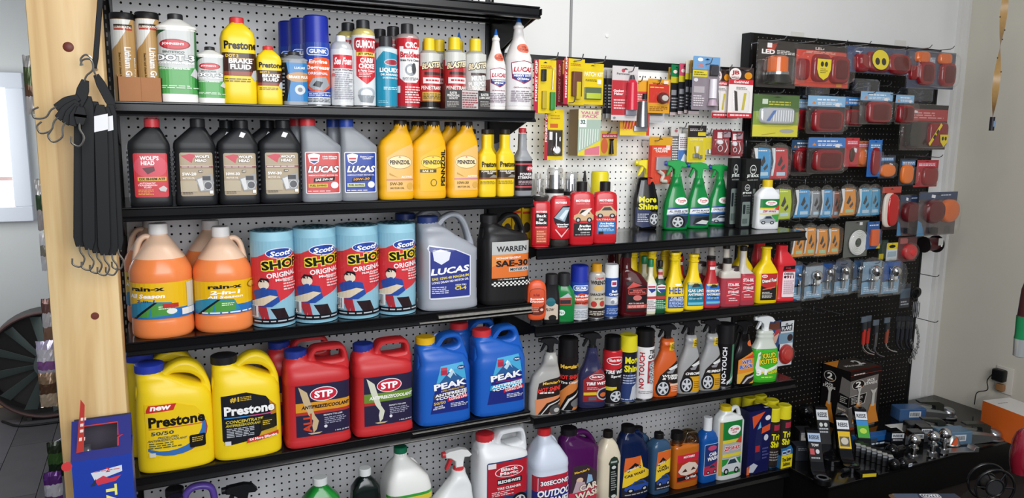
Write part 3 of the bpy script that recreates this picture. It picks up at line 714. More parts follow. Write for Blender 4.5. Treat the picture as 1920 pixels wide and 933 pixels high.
liq = [R_(0, 0, 1, 1, '1688a8'), P_([(.0, .8), (.3, .95), (1, .9), (1, 1), (0, 1)], 'c9d6da'), E_(.62, .76, .3, .06, 'b4bcc4'), E_(.62, .76, .26, .045, '9e2c3c'), T_('LIQUIDO', .58, .62, .84, .09, 'ffffff', bold=.05), T_('DE ARRANQUE', .6, .545, .8, .04, 'ffffff'), T_('STARTING FLUID', .6, .49, .66, .03, 'dff2f6'), L_(.3, .28, .9, .34, 2, 'cfe8ee'), L_(.1, .05, .5, .1, 2, '8cc4d2')]
item(can, 'aerosol_can', 'aerosol can', 'teal starting fluid aerosol with charcoal cap and pale shoulder', 703, 745, 68, 'a1', col='1688a8', cap=(.15, .6, '2b2c30'), shoulder='c2d4da', sh=.76, lab=liq, lz=(.02, .82),
     behind=[(-1.2, 3.1, 'charcoal capped teal aerosol second in its file'), (-2.2, 6.1, 'charcoal capped teal aerosol at the back of its file')], group='teal starting fluid aerosols')
crc = [R_(0, 0, 1, 1, 'c01f2c'), P_([(.1, .42), (.3, .35), (.7, .35), (.9, .42), (.9, .88), (.1, .88)], 'ece8e8'), R_(.25, .84, .78, .96, 'c01f2c'), T_('CRC', .52, .9, .42, .09, 'ffffff', bold=.06), T_('Brakleen', .52, .76, .78, .09, 'b81f2c', bold=.04), T_('Brake Parts Cleaner', .5, .68, .72, .035, '2c2c30'), E_(.5, .54, .2, .09, '8f949a'), E_(.46, .54, .1, .05, 'e2e2e2'), E_(.6, .56, .08, .08, '4a4c50'), L_(.22, .38, .8, .43, 3, '6a6a70'), R_(.02, .2, .14, .3, 'ececec'), L_(.3, .04, .85, .3, 7, 'f0c8c8')]
item(can, 'aerosol_can', 'aerosol can', 'red and white brake cleaner aerosol with black cap', 742, 786, 45, 'a1', col='c01f2c', cap=(.12, .54, '2b2a2d'), shoulder='b8a8a4', sh=.82, lab=crc, lz=(.02, .82),
     behind=[(-.8, 3, 'red brake cleaner aerosol second in its file'), (-1.6, 6, 'red brake cleaner aerosol third in its file')], group='red brake cleaner aerosols')
def blast(second): return [R_(0, 0, 1, 1, 'b02a2c' if not second else 'b9b9b5'), R_(0, .76, 1, 1, 'c6c6c0'), R_(0, 0, 1, .1, '17120f'), TO('BLASTER', .5, .78, .78, .11, 'ead9b0', '1f1a18', sh=.3, rot=8, g=.03), R_(.2, .6, .85, .65, '3a2420'),
    R_(.15, .44, .85, .55, 'f0dede') if not second else T_('MULTI\nPURPOSE', .5, .5, .8, .2, 'f4f4f2', rot=5), L_(.25, .46, .75, .53, 1, 'b02a2c') if not second else R_(0, .2, 1, .3, '8a8c8c'), T_('PENETRANT' if not second else 'LUBRICANT', .5, .36, .84, .07, 'f4e8e0'), R_(.12, .12, .9, .28, 'c9a54a'), L_(.16, .14, .86, .26, 5, '5a4418')]
bl = dict(col='b02a2c', cap=(.17, .52, 'e8c822'), shoulder='b9b7b0', sh=.68)
item(can, 'aerosol_can', 'aerosol can', 'penetrating oil aerosol with yellow cap, left of the small display tray', 784, 825, 72, 'a1', lab=blast(0), lz=(.02, .78), group='yellow capped penetrant aerosols',
     behind=[(.9, 3, 'yellow capped penetrant aerosol behind the leftmost of its kind')], **bl)
item(can, 'aerosol_can', 'aerosol can', 'penetrating oil aerosol with yellow cap, tallest one standing in the display tray', 830, 873, 70, 'a1', gap=.9, lab=blast(0), lz=(.02, .78), group='yellow capped penetrant aerosols',
     behind=[(-.9, 3, 'yellow capped aerosol in the second row, left part of the tray'), (1.6, 3, 'yellow capped aerosol in the second row, right part of the tray')], **bl)
item(can, 'aerosol_can', 'aerosol can', 'grey lubricant aerosol with yellow cap, right one in the display tray', 870, 911, 73, 'a1', gap=.9, lab=blast(1), lz=(.02, .78), group='yellow capped penetrant aerosols', **{**bl, 'col': 'b9b9b5'})
def pbtray(root, w, h, d):
    mb = MB(); m = M('6a2a26', .5); mb.box(-w / 2, w / 2, -d / 2, -d / 2 + .06, 0, h * .62, M('2c2a2a', .45)).box(-w / 2, -w / 2 + .06, -d / 2, d / 2, 0, h * .8, m).box(w / 2 - .06, w / 2, -d / 2, d / 2, 0, h, m).box(-w / 2, w / 2, -d / 2, d / 2, 0, .03, m)
    mb.build('tray', root, angle=0)
    label(root, Flat((-w / 2, -d / 2, 0), (1, 0, 0), (0, 0, 1)), 0, 0, w, h * .62, [R_(0, 0, 1, 1, '2c2a2a'), T_('BLASTER\nPENETRATING\nCATALYST', .18, .7, .26, .4, 'dcd8d4'), L_(.04, .1, .3, .4, 4, 'a09a94'), P_([(.36, .02), (.72, .02), (.72, .98), (.36, .98)], 'b8b2b0'), L_(.37, .05, .71, .9, 7, '8a3038'), T_('BLASTER\nLUBRICANT', .86, .7, .24, .3, 'dcd8d4'), L_(.76, .15, .97, .45, 4, 'a09a94')])
    mb = MB().box(-w * .1, w * .34, -d / 2 - .02, -d / 2, h * .55, h * 1.75, CLEAR); mb.build('clear_flap', root, angle=0)
item(pbtray, 'display_tray', 'tray', 'dark printed counter tray with clear flap around the yellow capped aerosols', 822, 918, 148, 'a1', dr=.42, n=20, gap=.25)
LUC = [(0, .96), (.015, 1), (.04, .985), (.06, 1), (.5, 1), (.55, .98), (.65, .72), (.75, .45), (.85, .33), (.86, .38), (.885, .38)]
def lucasb(t1, t2): return [R_(0, 0, 1, 1, 'ddd9da'), P_([(.1, .95), (.5, 1.0), (.9, .95), (.86, .6), (.5, .48), (.14, .6)], '8d3444'), P_([(.13, .935), (.5, .98), (.87, .935), (.83, .62), (.5, .51), (.17, .62)], 'f0eef0'), P_([(.155, .7), (.845, .7), (.83, .62), (.5, .51), (.17, .62)], '2a3f8c'), T_('LUCAS', .5, .8, .6, .11, 'b62434', sh=.2, bold=.05), T_(t1, .5, .665, .6, .05, 'ffffff'), T_(t2, .5, .595, .4, .045, 'ffffff'), T_('Oil Slows & No Chug', .5, .4, .6, .04, '8a3a4a'), L_(.12, .08, .88, .34, 6, '7a6a78')]
for a, b, t, t1, t2, lb, beh in ((910, 948, 54, 'TRANSMISSION', 'FIX', 'white transmission additive bottle with blue pointed nozzle, beside the clear flap tray', [(-2.8, 5.4, 'white additive bottle with blue nozzle standing at the back near the upright')]), (946, 996, 28, 'HEAVY DUTY', 'Oil Stabilizer', 'large white oil stabilizer bottle with blue pointed nozzle at the right shelf end', ())):
    def lk(root, w, h, d, t1=t1, t2=t2):
        bottle(root, w, h, d, prof=LUC, n=2, col='e2dedb', labs=[(0, .05, 1.25, .47, lucasb(t1, t2), 12), (0.05, .6, .55, .1, [E_(.5, .45, .5, .5, 'd9694e'), T_('EXTRA\nSTOPS LEAKS', .5, .45, .7, .5, '7a2a1c')], 6, 4)])
        MB().lathe([(h * .885, w * .17), (h * .905, w * .12), (h * .925, w * .09)], M('d8d8d8', .4), n=16).build('neck', root)
        MB().lathe([(h * .92, w * .1), (h * .995, w * .035), (h, .01)], M('1f62b8', .35), n=16).build('nozzle', root)
    item(lk, 'oil_additive_bottle', 'bottle', lb, a, b, t, 'a1', behind=beh)
# ------------------------------------------------------------------ second shelf: quarts of oil
WQ = [(0, .94), (.012, 1), (.12, 1), (.13, .985), (.64, .985), (.66, 1), (.71, .98), (.74, .93), (.9, .36, .2), (.915, .32, .22), (.98, .32, .22)]
def wolf(g, atf=False):
    if atf: return [RR(0, 0, 1, 1, .05, 'c8303c', .04), E_(.5, .7, .5, .26, 'd2485a'), T_("WOLF'S", .47, .885, .56, .1, 'f6f2f2', bold=.07), T_('HEAD', .42, .775, .4, .095, 'f6f2f2', bold=.07), P_([(.25, .66), (.6, .7), (.62, .6), (.4, .52)], '5c2430'), R_(.1, .37, .95, .46, 'd9a83c'), T_('DX III-H/M ATF', .53, .415, .76, .06, '2c2418', bold=.05), T_('AUTOMATIC\nTRANSMISSION\nFLUID', .38, .27, .56, .13, 'fbe4e4'), L_(.1, .05, .55, .18, 4, 'e8a04a'), P_([(.7, .2), (.85, .26), (.95, .2), (.9, .12), (.75, .14)], 'c8c0c0')]
    return [RR(0, 0, 1, 1, .05, 'a8977c', .04), P_([(.04, .93), (.3, .97), (.52, .95), (.4, .86), (.36, .76), (.2, .84)], 'c23c4c'), TO("WOLF'S", .68, .91, .44, .07, 'f6f2ee', '6a5a4a'), TO('HEAD', .64, .82, .34, .07, 'f6f2ee', '6a5a4a'), R_(.02, .7, 1, .705, 'e8e0d4'), R_(.02, .65, 1, .695, '8c5a58'), L_(.05, .655, .98, .69, 1, 'e8d8d0'), T_(g, .27, .51, .42, .07, 'f6f2ee', bold=.06), T_('MOTOR OIL', .25, .415, .36, .04, 'ece4da'), RR(.55, .545, .68, .6, .01, '5a5148'), T_('API', .615, .572, .1, .03, 'f0ece6'), R_(0, .1, .5, .35, 'b4a78e'), P_([(.45, .4), (.95, .52), (1, .3), (.95, .12), (.58, .1)], '9a9a9a'), P_([(.5, .38), (.65, .42), (.7, .14), (.6, .12)], 'd4d4d4'), R_(.66, .36, .9, .46, '3c3c40'), E_(.82, .24, .13, .1, 'c8c8c8'), E_(.82, .24, .11, .085, '56585c'), RR(.86, .05, .96, .12, .01, 'efefef'), L_(.06, .04, .45, .1, 2, '5a4c40')]
def quartW(root, w, h, d, shp, capc, sticker=0, ribs=True):
    bottle(root, w, h, d, prof=WQ, n=4.5, col='1b1c1f', rough=.38, cap=(.9, 1, .36, capc, .21), labs=[(0.02, .11, .78, .5, shp, 6)] + ([(.05, .79, .16, .07, [P_([(.1, .2), (.8, 0), (1, .75), (.25, 1)], 'e6e8ec')], 2, 2)] if sticker else []))
    rb = MB()
    for k in range(9):
        for s in (-1, 1): rb.bbox(s * w * .49 - .1, s * w * .49 + .1, -d * .32, d * .32, h * (.16 + k * .055), h * (.185 + k * .055), M('1b1c1f', .4), .04)
    rb.build('grip_ribs', root)['kind'] = 'stuff'
QG = 'black motor oil quarts'
item(quartW, 'motor_oil_bottle', 'bottle', 'black quart bottle with red cap and red transmission fluid label', 241, 322, 222, 'a2', dr=.55, n=4.5, capx=.2, shp=wolf('', True), capc='c93840')
item(quartW, 'motor_oil_bottle', 'bottle', 'black oil quart with tan label reading 5W-20, next to the red labelled one', 327, 406, 222, 'a2', dr=.55, n=4.5, capx=.2, shp=wolf('5W-20'), capc='222326', group=QG)
item(quartW, 'motor_oil_bottle', 'bottle', 'black oil quart with tan label reading 10W-30 and a price sticker on its shoulder', 408, 486, 225, 'a2', dr=.55, n=4.5, capx=.2, shp=wolf('10W-30'), capc='1d1e21', sticker=1, group=QG, behind=[(-1.2, 3.2, 'black oil quart directly behind the 10W-30 quart')])
item(quartW, 'motor_oil_bottle', 'bottle', 'black oil quart reading 5W-30 with a price sticker, just left of the grey quarts', 484, 565, 225, 'a2', dr=.55, n=4.5, capx=.2, shp=wolf('5W-30'), capc='1a1b1e', sticker=1, group=QG, behind=[(-1.2, 3.2, 'black oil quart directly behind the 5W-30 quart')])
LQ = [(0, .96), (.012, 1), (.1, 1), (.6, .985), (.66, .98), (.68, .96, -.02), (.9, .38, -.6), (.915, .34, -.62), (.98, .34, -.62)]
def lucq(bg, v, red): return [RR(0, 0, 1, 1, .04, 'e6e6ea', .03), RR(.03, .02, .97, .98, .03, bg, .02), P_([(.08, .93), (.25, .97), (.42, .93), (.38, .76), (.25, .7), (.12, .76)], 'eceef4'), R_(.14, .82, .36, .86, 'c23040'), P_([(.12, .79), (.38, .79), (.25, .72)], '2a3f8c'), T_('High Mileage\nLong Lasting' if red else 'Extra Long\nLasting', .7, .86, .42, .09, 'f4f0f0'), TO('LUCAS', .52, .585, .84, .16, 'ffffff', '1e1420', sh=.25), T_("AMERICA'S FINEST MOTOR OIL", .5, .44, .84, .03, 'f0e8e8'), P_([(.22, .27), (.82, .31), (.84, .41), (.24, .37)], '1c1c22'), T_(v, .52, .34, .5, .06, 'f0ece4' if red else 'e8a04a', rot=3, sh=.2), R_(.08, .15, .62, .24, 'd6b040' if red else 'c8cf9a'), T_('FUEL SAVING', .35, .195, .46, .045, '2a2a18'), E_(.82, .2, .11, .08, 'e8e8ee'), L_(.06, .04, .9, .08, 1, 'e0d8dc')]
def quartL(root, w, h, d, shp, capc): bottle(root, w, h, d, prof=LQ, n=4, col='85898f', rough=.36, cap=(.9, 1, .38, capc, -.62), labs=[(-.0, .1, .86, .5, shp, 6)])
item(quartL, 'motor_oil_bottle', 'bottle', 'grey quart bottle with red cap and salmon red label', 563, 641, 221, 'a2', dr=.5, n=4, capx=-.6, shp=lucq('c94a48', 'SAE 5W-30', 1), capc='c52f36', behind=[(-.6, 3, 'grey quart with red cap, hidden behind the salmon labelled one')])
item(quartL, 'motor_oil_bottle', 'bottle', 'grey quart bottle with blue cap and royal blue label', 636, 708, 223, 'a2', dr=.5, n=4, capx=-.6, shp=lucq('2b459c', '10W-30', 0), capc='24439c', behind=[(-.8, 3, 'grey quart with blue cap, hidden behind the blue labelled one')])
PQ = [(0, .95), (.015, 1), (.08, 1.02), (.14, .985), (.2, 1.01), (.4, .99), (.55, 1), (.66, 1), (.74, .9, .05), (.86, .5, .25), (.9, .38, .3), (.97, .36, .3)]
def penn(side, g): return [P_([(0, 0), (1, 0), (1, .92), (.88, 1), (.3, .84), (0, .72)], 'e8b86a' if not side else 'e9b41c'), E_(.48, .62, .44, .14, '5a4420'), E_(.48, .62, .43, .132, 'f0d9a8' if not side else 'f2cf4a'), T_('PENNZOIL', .48, .62, .74, .09, '3a3430', bold=.05), P_([(.42, .72), (.52, .72), (.47, .75)], 'c8603c')] + ([R_(0, .24, 1, .27, 'c8848a'), T_('ACTIVE', .72, .31, .4, .04, 'fbf6f0', sh=.2), P_([(.1, .4), (.4, .3), (.1, .36)], 'c09030'), T_(g, .34, .17, .46, .06, '7a5a20'), T_('MOTOR OIL', .38, .08, .5, .04, '7a5a20'), E_(.85, .12, .12, .07, 'd8a850')] if not side else [R_(0, .4, .6, .47, '4a3c1c'), T_('SAE 30', .28, .435, .4, .045, 'f4e4b0'), E_(.5, .18, .12, .08, '6a5418'), E_(.5, .18, .09, .06, 'e9b41c'), T_('PENNZOIL', .86, .5, 1.02 * 1.25, .11, '2c2414', rot=90, bold=.07)])
def quartP(root, w, h, d, shp):
    bottle(root, w, h, d, prof=PQ, n=3.2, col='e9ab10', rough=.4, cap=(.905, 1, .38, '26211c', .3), labs=[(0.06, .1, .8, .6, shp, 8)])
PG = 'yellow motor oil quarts'
item(quartP, 'motor_oil_bottle', 'bottle', 'yellow oil quart with cream oval label, leftmost of the three yellow quarts', 708, 775, 225, 'a2', dr=.55, n=3.2, capx=.3, shp=penn(0, '5W-30'), group=PG)
item(quartP, 'motor_oil_bottle', 'bottle', 'yellow oil quart with upright black lettering, middle of the yellow quarts', 770, 836, 227, 'a2', dr=.55, n=3.2, capx=.3, shp=penn(1, ''), group=PG, behind=[(-.9, 3.2, 'yellow oil quart second in the middle file'), (-1.8, 6.4, 'yellow oil quart third in the middle file')])
item(quartP, 'motor_oil_bottle', 'bottle', 'yellow oil quart with cream oval label, right of the one with upright lettering', 835, 896, 228, 'a2', dr=.55, n=3.2, capx=.3, shp=penn(0, '10W-30'), group=PG, behind=[(-.9, 3.2, 'yellow oil quart behind the rightmost yellow one')])
PS = [(0, .94), (.02, 1), (.2, .98), (.4, 1), (.55, 1), (.62, .95), (.69, .6), (.73, .5), (.92, .5)]
ps = [R_(0, .3, 1, .62, '35281c'), R_(0, .3, 1, .36, '7a4420'), T_('Prestone', .55, .82, .78, .2, '2a2410', bold=.05), T_('POWER STEERING\nFLUID', .55, .54, .8, .12, 'f2ece0'), L_(.1, .12, .8, .24, 3, '7a6a10'), P_([(.5, .36), (.7, .46), (.9, .42), (.95, .34)], '8a8478')]
for a, b, lb, lb2 in ((894, 929, 'slim yellow power steering fluid bottle, left of the pair', 'slim yellow bottle behind the left power steering bottle'), (928, 963, 'slim yellow power steering fluid bottle, right of the pair', 'slim yellow bottle behind the right power steering bottle')):
    item(bottle, 'power_steering_bottle', 'bottle', lb, a, b, 242, 'a2', prof=PS, n=2.6, dr=.8, col='ecc81e', cap=(.93, 1, .54, '2a2621'), labs=[(0, .14, 1.2, .42, ps, 10)], behind=[(-.9, 2.9, lb2)], group='slim yellow power steering bottles')
item(bottle, 'power_steering_bottle', 'bottle', 'slim grey power steering bottle with black label and red cap', 962, 995, 240, 'a2', n=2, col='8d8f93', cap=(.93, 1, .44, 'c8323a'), prof=[(0, .95), (.02, 1), (.5, 1), (.56, .96), (.62, .66), (.68, .48), (.92, .44)],
     labs=[(0, .08, 1.4, .44, [R_(0, 0, 1, 1, '221318'), R_(0, .86, 1, .92, 'b04a50'), R_(0, .1, 1, .16, 'b04a50'), E_(.68, .74, .16, .1, 'b8404a'), T_('STP', .68, .74, .22, .08, 'ffffff'), T_('POWER\nSTEERING', .5, .5, .66, .2, 'ece6e6'), L_(.2, .2, .8, .34, 3, 'b8a0a4')], 12)])
# ------------------------------------------------------------------ third shelf
RX = [(0, .93), (.02, .985), (.06, 1), (.14, .985), (.16, .97), (.46, .97), (.475, 1), (.58, 1), (.62, .96), (.7, .8), (.8, .55), (.88, .34), (.9, .27), (.94, .27)]
def rain(v): return [R_(0, .28, 1, 1, 'e9b914'), R_(0, 0, 1, .28, '2a70b8'), T_('rain-x', .32 if v else .5, .84, .42, .12, '15181c', bold=.08), T_('All Season' if v else '2-in-1', .3 if v else .5, .64 if v else .67, .46 if v else .36, .12, 'ffffff', sh=.2, bold=.05), T_('2-in-1' if v else 'All Season', .3 if v else .5, .5 if v else .53, .22 if v else .44, .08, '2a4a8c' if v else 'ffffff', sh=.2),
    P_([(.02, .05), (.06, .38), (.3, .5), (.6, .45), (.68, .12), (.35, .03)], '2c86a8'), P_([(.16, .05), (.42, .42), (.62, .4), (.62, .1)], '4c9440'), P_([(.12, 0), (.4, .46), (.44, .46), (.17, 0)], '151a20'), L_(.45, .25, .6, .36, 2, 'd8ecd0')] + ([R_(.8, .25, .96, .96, 'd0ccc0'), R_(.5, .3, .68, .42, 'b8322c'), E_(.6, .2, .06, .08, 'e8e8e4'), R_(.72, .06, .95, .24, 'ece8e4')] if v else [E_(.88, .84, .09, .11, '8a6a20'), E_(.88, .84, .07, .09, 'e2c04a'), L_(.2, .1, .85, .02, 1, 'e8eef4')])
def rainjug(root, w, h, d, v, hx):
    lq = M('f08a4c', .22, sss=.25); mk = M('ecc8ac', .3, sss=.2)
    bottle(root, w, h, d, prof=RX, n=2.3, mat=lq, bands=[(0, lq), (.72, mk)], cap=(.905, 1, .31, 'e4e2e0'), labs=[(0, .18, 1.36, .32, rain(v), 14)],
           handle=[([(hx * .18, .86), (hx * .42, .885), (hx * .62, .84), (hx * .74, .72), (hx * .8, .6)], .1, .16)], handlecol='ecc8ac')
item(rainjug, 'washer_fluid_jug', 'jug', 'orange washer fluid jug with yellow and blue label, leftmost on the third shelf', 245, 363, 418, 'a3', dr=.95, n=2.3, gap=.5, v=1, hx=-1, behind=[(-.6, 6.9, 'orange washer fluid jug behind the leftmost one')], group='orange washer fluid jugs')
item(rainjug, 'washer_fluid_jug', 'jug', 'orange washer fluid jug reading 2-in-1, beside the paper towel rolls', 363, 474, 424, 'a3', dr=.95, n=2.3, gap=.5, v=0, hx=1, behind=[(-.6, 6.9, 'orange washer fluid jug behind the second one')], group='orange washer fluid jugs')
def scott(sp): return [R_(0, 0, 1, .06, '8cbccf'), R_(0, .06, 1, 1, '8cbccf'), P_([(0, .8), (.2, .82), (.55, .92), (1, .84), (1, .42), (.55, .3), (0, .14)], 'cf3840'), E_(.6, .86, .26, .062, 'e8ecf4'), E_(.6, .86, .245, .054, '27459c'), T_('Scott', .6, .86, .36, .06, 'ffffff', sh=.25, rot=4),
    TO('SHOP', .62, .735, .7, .105, '1a1a16', 'e8d83c', rot=5, g=.03), T_('ORIGINAL', .62, .615, .54, .06, 'f6f0f0', rot=5), L_(.62, .42, .92, .55, 4, 'f0c8c8'), T_('Multiusos' if sp else 'Multi-Purpose', .66, .56, .34, .03, 'f8e8e8', rot=5),
    E_(.3, .5, .09, .055, 'e6d8c4'), P_([(.2, .53), (.4, .53), (.38, .57), (.26, .58)], '1c1c24'), P_([(.1, .42), (.3, .47), (.5, .44), (.55, .3), (.42, .24), (.18, .25)], '2a4c9c'), P_([(.05, .3), (.4, .38), (.52, .36), (.3, .26), (.06, .24)], 'dccbb0'), P_([(.1, .24), (.45, .24), (.62, .1), (.3, .1)], '94b8cc'), P_([(.16, .24), (.34, .24), (.38, .1), (.26, .1)], 'a8303a'), P_([(.4, .22), (.62, .22), (.7, .09), (.5, .09)], '2a1c20'), R_(0, .04, 1, .1, '14181e'), L_(.1, .055, .9, .085, 1, 'b8c0c8'), R_(.0, .12, .2, .26, 'e6e2e0'), *[R_(.02 + k * .03, .13, .035 + k * .03, .25, '3a3a3c') for k in range(5)], RR(.86, .1, .98, .18, .01, '14181e'), T_('55', .92, .14, .08, .04, 'ffffff')]
def roll(root, w, h, d, sp):
    r = w / 2; n = 30
    MB().lathe([(0, r * .94), (.12, r * .99), (.3, r), (h - .25, r), (h - .08, r * .97), (h - .02, r * .9), (h - .02, r * .3), (h - .5, r * .28), (h - .5, .01)], M('8fc0d2', .5), n=40).build('paper_roll', root)
    w_ = MB(); q = []
    for k in range(9):
        ri = r * (1 - k / 9); q.append([(ri * math.cos(2 * math.pi * i / n), ri * math.sin(2 * math.pi * i / n), h + (.06 * math.sin(k * 2.3 + i * 1.7) + .05 * math.sin(i * 3.1)) * (k > 0)) for i in range(n)])
    w_.rings(q, clear('dfe8ea', .22, .15), cap0=False); w_.build('plastic_wrap', root)
    s = Loft([(0, r, r, 2, 0, 0), (h, r, r, 2, 0, 0)])
    label(root, s, -r * 1.4, 0.05, r * 2.8, h * .9, scott(sp), 16, rough=.2)
for i, (a, b, t, sp, lb) in enumerate(((472, 553, 430, 1, 'blue shop towel roll, leftmost of four, next to the orange jugs'), (551, 632, 424, 1, 'blue shop towel roll, second from left of four'), (629, 710, 420, 0, 'blue shop towel roll, third from left of four'), (707, 779, 416, 0, 'blue shop towel roll, rightmost of four, against the silver jug'))):
    item(roll, 'shop_towel_roll', 'paper towels', lb, a, b, t, 'a3', gap=.5, sp=sp, group='shop towel rolls')
LG = [(0, .95), (.012, 1), (.06, 1), (.1, .985), (.55, .985), (.62, .99), (.64, .97), (.8, .9, -.08), (.86, .6, -.42), (.89, .4, -.6), (.92, .36, -.62)]
def lucg(root, w, h, d):
    bottle(root, w, h, d, prof=[(0, .95), (.012, 1), (.06, 1), (.1, .985), (.52, .985), (.62, .98, 0), (.68, .86, -.12), (.76, .62, -.36), (.84, .46, -.54), (.88, .36, -.64), (.92, .3, -.66)], n=3.6, col='9da1a9', rough=.34, cap=(.89, .96, .34, '23356e', -.66), slab=S_D,
           labs=[(-.04, .12, .72, .56, [P_([(0, .02), (.04, 0), (.96, 0), (1, .04), (1, .78), (.6, .92), (.1, 1), (0, .94)], 'd8dae4'), P_([(.03, .03), (.97, .03), (.97, .77), (.6, .9), (.08, .975), (.03, .92)], '2b3684'), P_([(.08, .88), (.28, .92), (.5, .86), (.46, .72), (.28, .64), (.11, .72)], 'dfe2ee'), T_('LUCAS', .5, .53, .9, .12, 'f4f4fa', sh=.25, bold=.05, rot=4), T_('SAE 15W-40 MAGNUM', .5, .4, .88, .05, 'e8d040', rot=4), T_('LONG DRAIN HD MOTOR OIL', .5, .33, .88, .04, 'e8e8f0', rot=4), T_('CI-4', .74, .19, .28, .07, 'e8d040', bold=.05), L_(.06, .1, .5, .24, 4, 'c8cce0'), T_('HIGH TBN', .74, .25, .26, .03, 'e8e8f0')], 6)])
    MB().bbox(w * .36, w * .46, -d * .36, -d * .2, h * .2, h * .5, M('3a3c42', .4), .1).build('sight_strip', root)
item(lucg, 'motor_oil_jug', 'jug', 'silver grey gallon oil jug with navy label and blue cap', 779, 895, 396, 'a3', dr=.6, n=4, gap=.5, capx=0, behind=[(-1.5, 4.5, 'silver grey gallon oil jug behind the front silver one')], group='silver oil jugs')
def warr(root, w, h, d):
    bottle(root, w, h, d, prof=[(0, .95), (.015, 1), (.1, 1), (.7, .98), (.76, .92), (.82, .6, -.3), (.86, .4, -.52), (.9, .32, -.6), (.95, .3, -.6)], n=4, col='1d1c1d', rough=.34, cap=(.9, .985, .35, '232224', -.6),slab=S_E,
           labs=[(.06, .2, .84, .5, [R_(0, .2, 1, 1, 'd9702e'), R_(0, .72, 1, 1, 'b9b9b7'), P_([(0, .45), (0, .72), (.6, .72)], 'dc8a44'), T_('WARREN', .5, .84, .78, .12, '26262a'), T_('NON-DETERGENT', .42, .64, .62, .045, 'f6ece4'), T_('SAE-30', .52, .52, .84, .14, '1f1c1c', bold=.05), R_(.42, .33, .98, .43, 'b9b9b7'), T_('MOTOR OIL', .7, .38, .48, .06, '1f1c1c'), R_(0, 0, 1, .2, '161616'), T_('1 U.S. GALLON (3.785 LITERS)', .5, .165, .7, .035, 'e8e8e4'), *[R_(k * .05, .02 + (k + j) % 2 * 0 + j * .035, k * .05 + .05, .055 + j * .035, 'e4e4e0' if (k + j) % 2 else '161616') for k in range(20) for j in range(3)]], 6)])
item(warr, 'motor_oil_jug', 'jug', 'black gallon oil jug with orange and grey label at the shelf end', 893, 990, 398, 'a3', dr=.62, n=4, gap=.5, capx=0)
# ------------------------------------------------------------------ fourth shelf: antifreeze
def prest(root, w, h, d, v):
    bottle(root, w, h, d, prof=[(0, .94), (.012, .99), (.06, 1), (.5, 1), (.66, .97), (.74, .9, -.04), (.82, .62, -.32), (.88, .42, -.52), (.92, .34, -.58), (.95, .32, -.58)], n=3.6, col='f0d01a', rough=.38, cap=(.91, .985, .38, '2a3fb0' if v else '222226', -.58), slab=S_A,
           labs=[(.02, .15, .8, .5, ([P_([(0, 0), (1, 0), (1, .6), (.8, .88), (.45, 1), (0, 1)], 'eec91c'), E_(.42, .44, .57, .44, 'a83a2c'), E_(.41, .44, .56, .44, '3a6fb4'), E_(.34, .54, .56, .44, 'eec91c'), R_(-.0, 0, .02, 1, 'eec91c'), P_([(0, .84), (.06, .98), (.5, .98), (.45, .86)], 'c8322c'), T_('new', .25, .92, .32, .08, 'ffffff', bold=.06, sh=.2), T_('Prestone', .5, .66, .9, .2, '1a1814', bold=.05), R_(.05, .53, .9, .55, 'c86a3c'), T_('50/50', .26, .45, .36, .07, '3a4a4a'), T_('PREDILUTED\nANTIFREEZE/COOLANT', .34, .34, .62, .09, '4a5a5a', sh=.3), L_(.04, .16, .55, .28, 3, '4a5a3a'), RR(.68, .1, .94, .34, .03, '1c1a18'), L_(.72, .2, .9, .3, 3, 'c8a840'), R_(.04, .02, .14, .1, 'e0dccc')] if v else
            [P_([(0, .1), (.1, 0), (1, .12), (1, .6), (.8, .88), (.45, 1), (0, .96)], '1e2026'), P_([(.88, .5), (1, .5), (1, .66), (.86, .8)], 'b87a24'), P_([(.6, .0), (1, .12), (1, .24), (.7, .2)], 'c9a42c'), T_('#1', .24, .88, .16, .1, 'd8b43c', bold=.06), L_(.34, .84, .6, .93, 3, 'c8a83c'), TO('Prestone', .5, .67, .9, .18, 'f4f4f4', '101014'), R_(.05, .53, .5, .55, '3a8ad0'), R_(.5, .53, .9, .55, 'd0508a'), T_('CONCENTRATE', .4, .46, .66, .06, 'd8c43c', sh=.2), T_('ANTIFREEZE/COOLANT', .38, .39, .62, .05, 'd8c43c', sh=.2), L_(.08, .16, .62, .34, 6, 'b8bcc4'), RR(.68, .24, .94, .46, .03, '2a2418'), L_(.72, .32, .9, .42, 3, 'd8b83c'), P_([(.42, .02), (1, .09), (1, .17), (.44, .1)], 'cf3a34'), T_('5X More Effective', .72, .095, .5, .05, 'ffffff', rot=3), R_(.05, .02, .15, .1, 'd8d8dc')]), 8)])
item(prest, 'antifreeze_jug', 'jug', 'yellow antifreeze jug with blue cap and blue swoosh label, leftmost', 257, 401, 672, 'a4', dr=.6, n=3.6, gap=.3, capx=0, v=1, behind=[(-1.0, 4.9, 'yellow antifreeze jug with blue cap, behind the leftmost one')])
item(prest, 'antifreeze_jug', 'jug', 'yellow concentrate antifreeze jug with black cap and black label', 398, 527, 657, 'a4', dr=.6, n=3.6, gap=.3, capx=0, v=0)
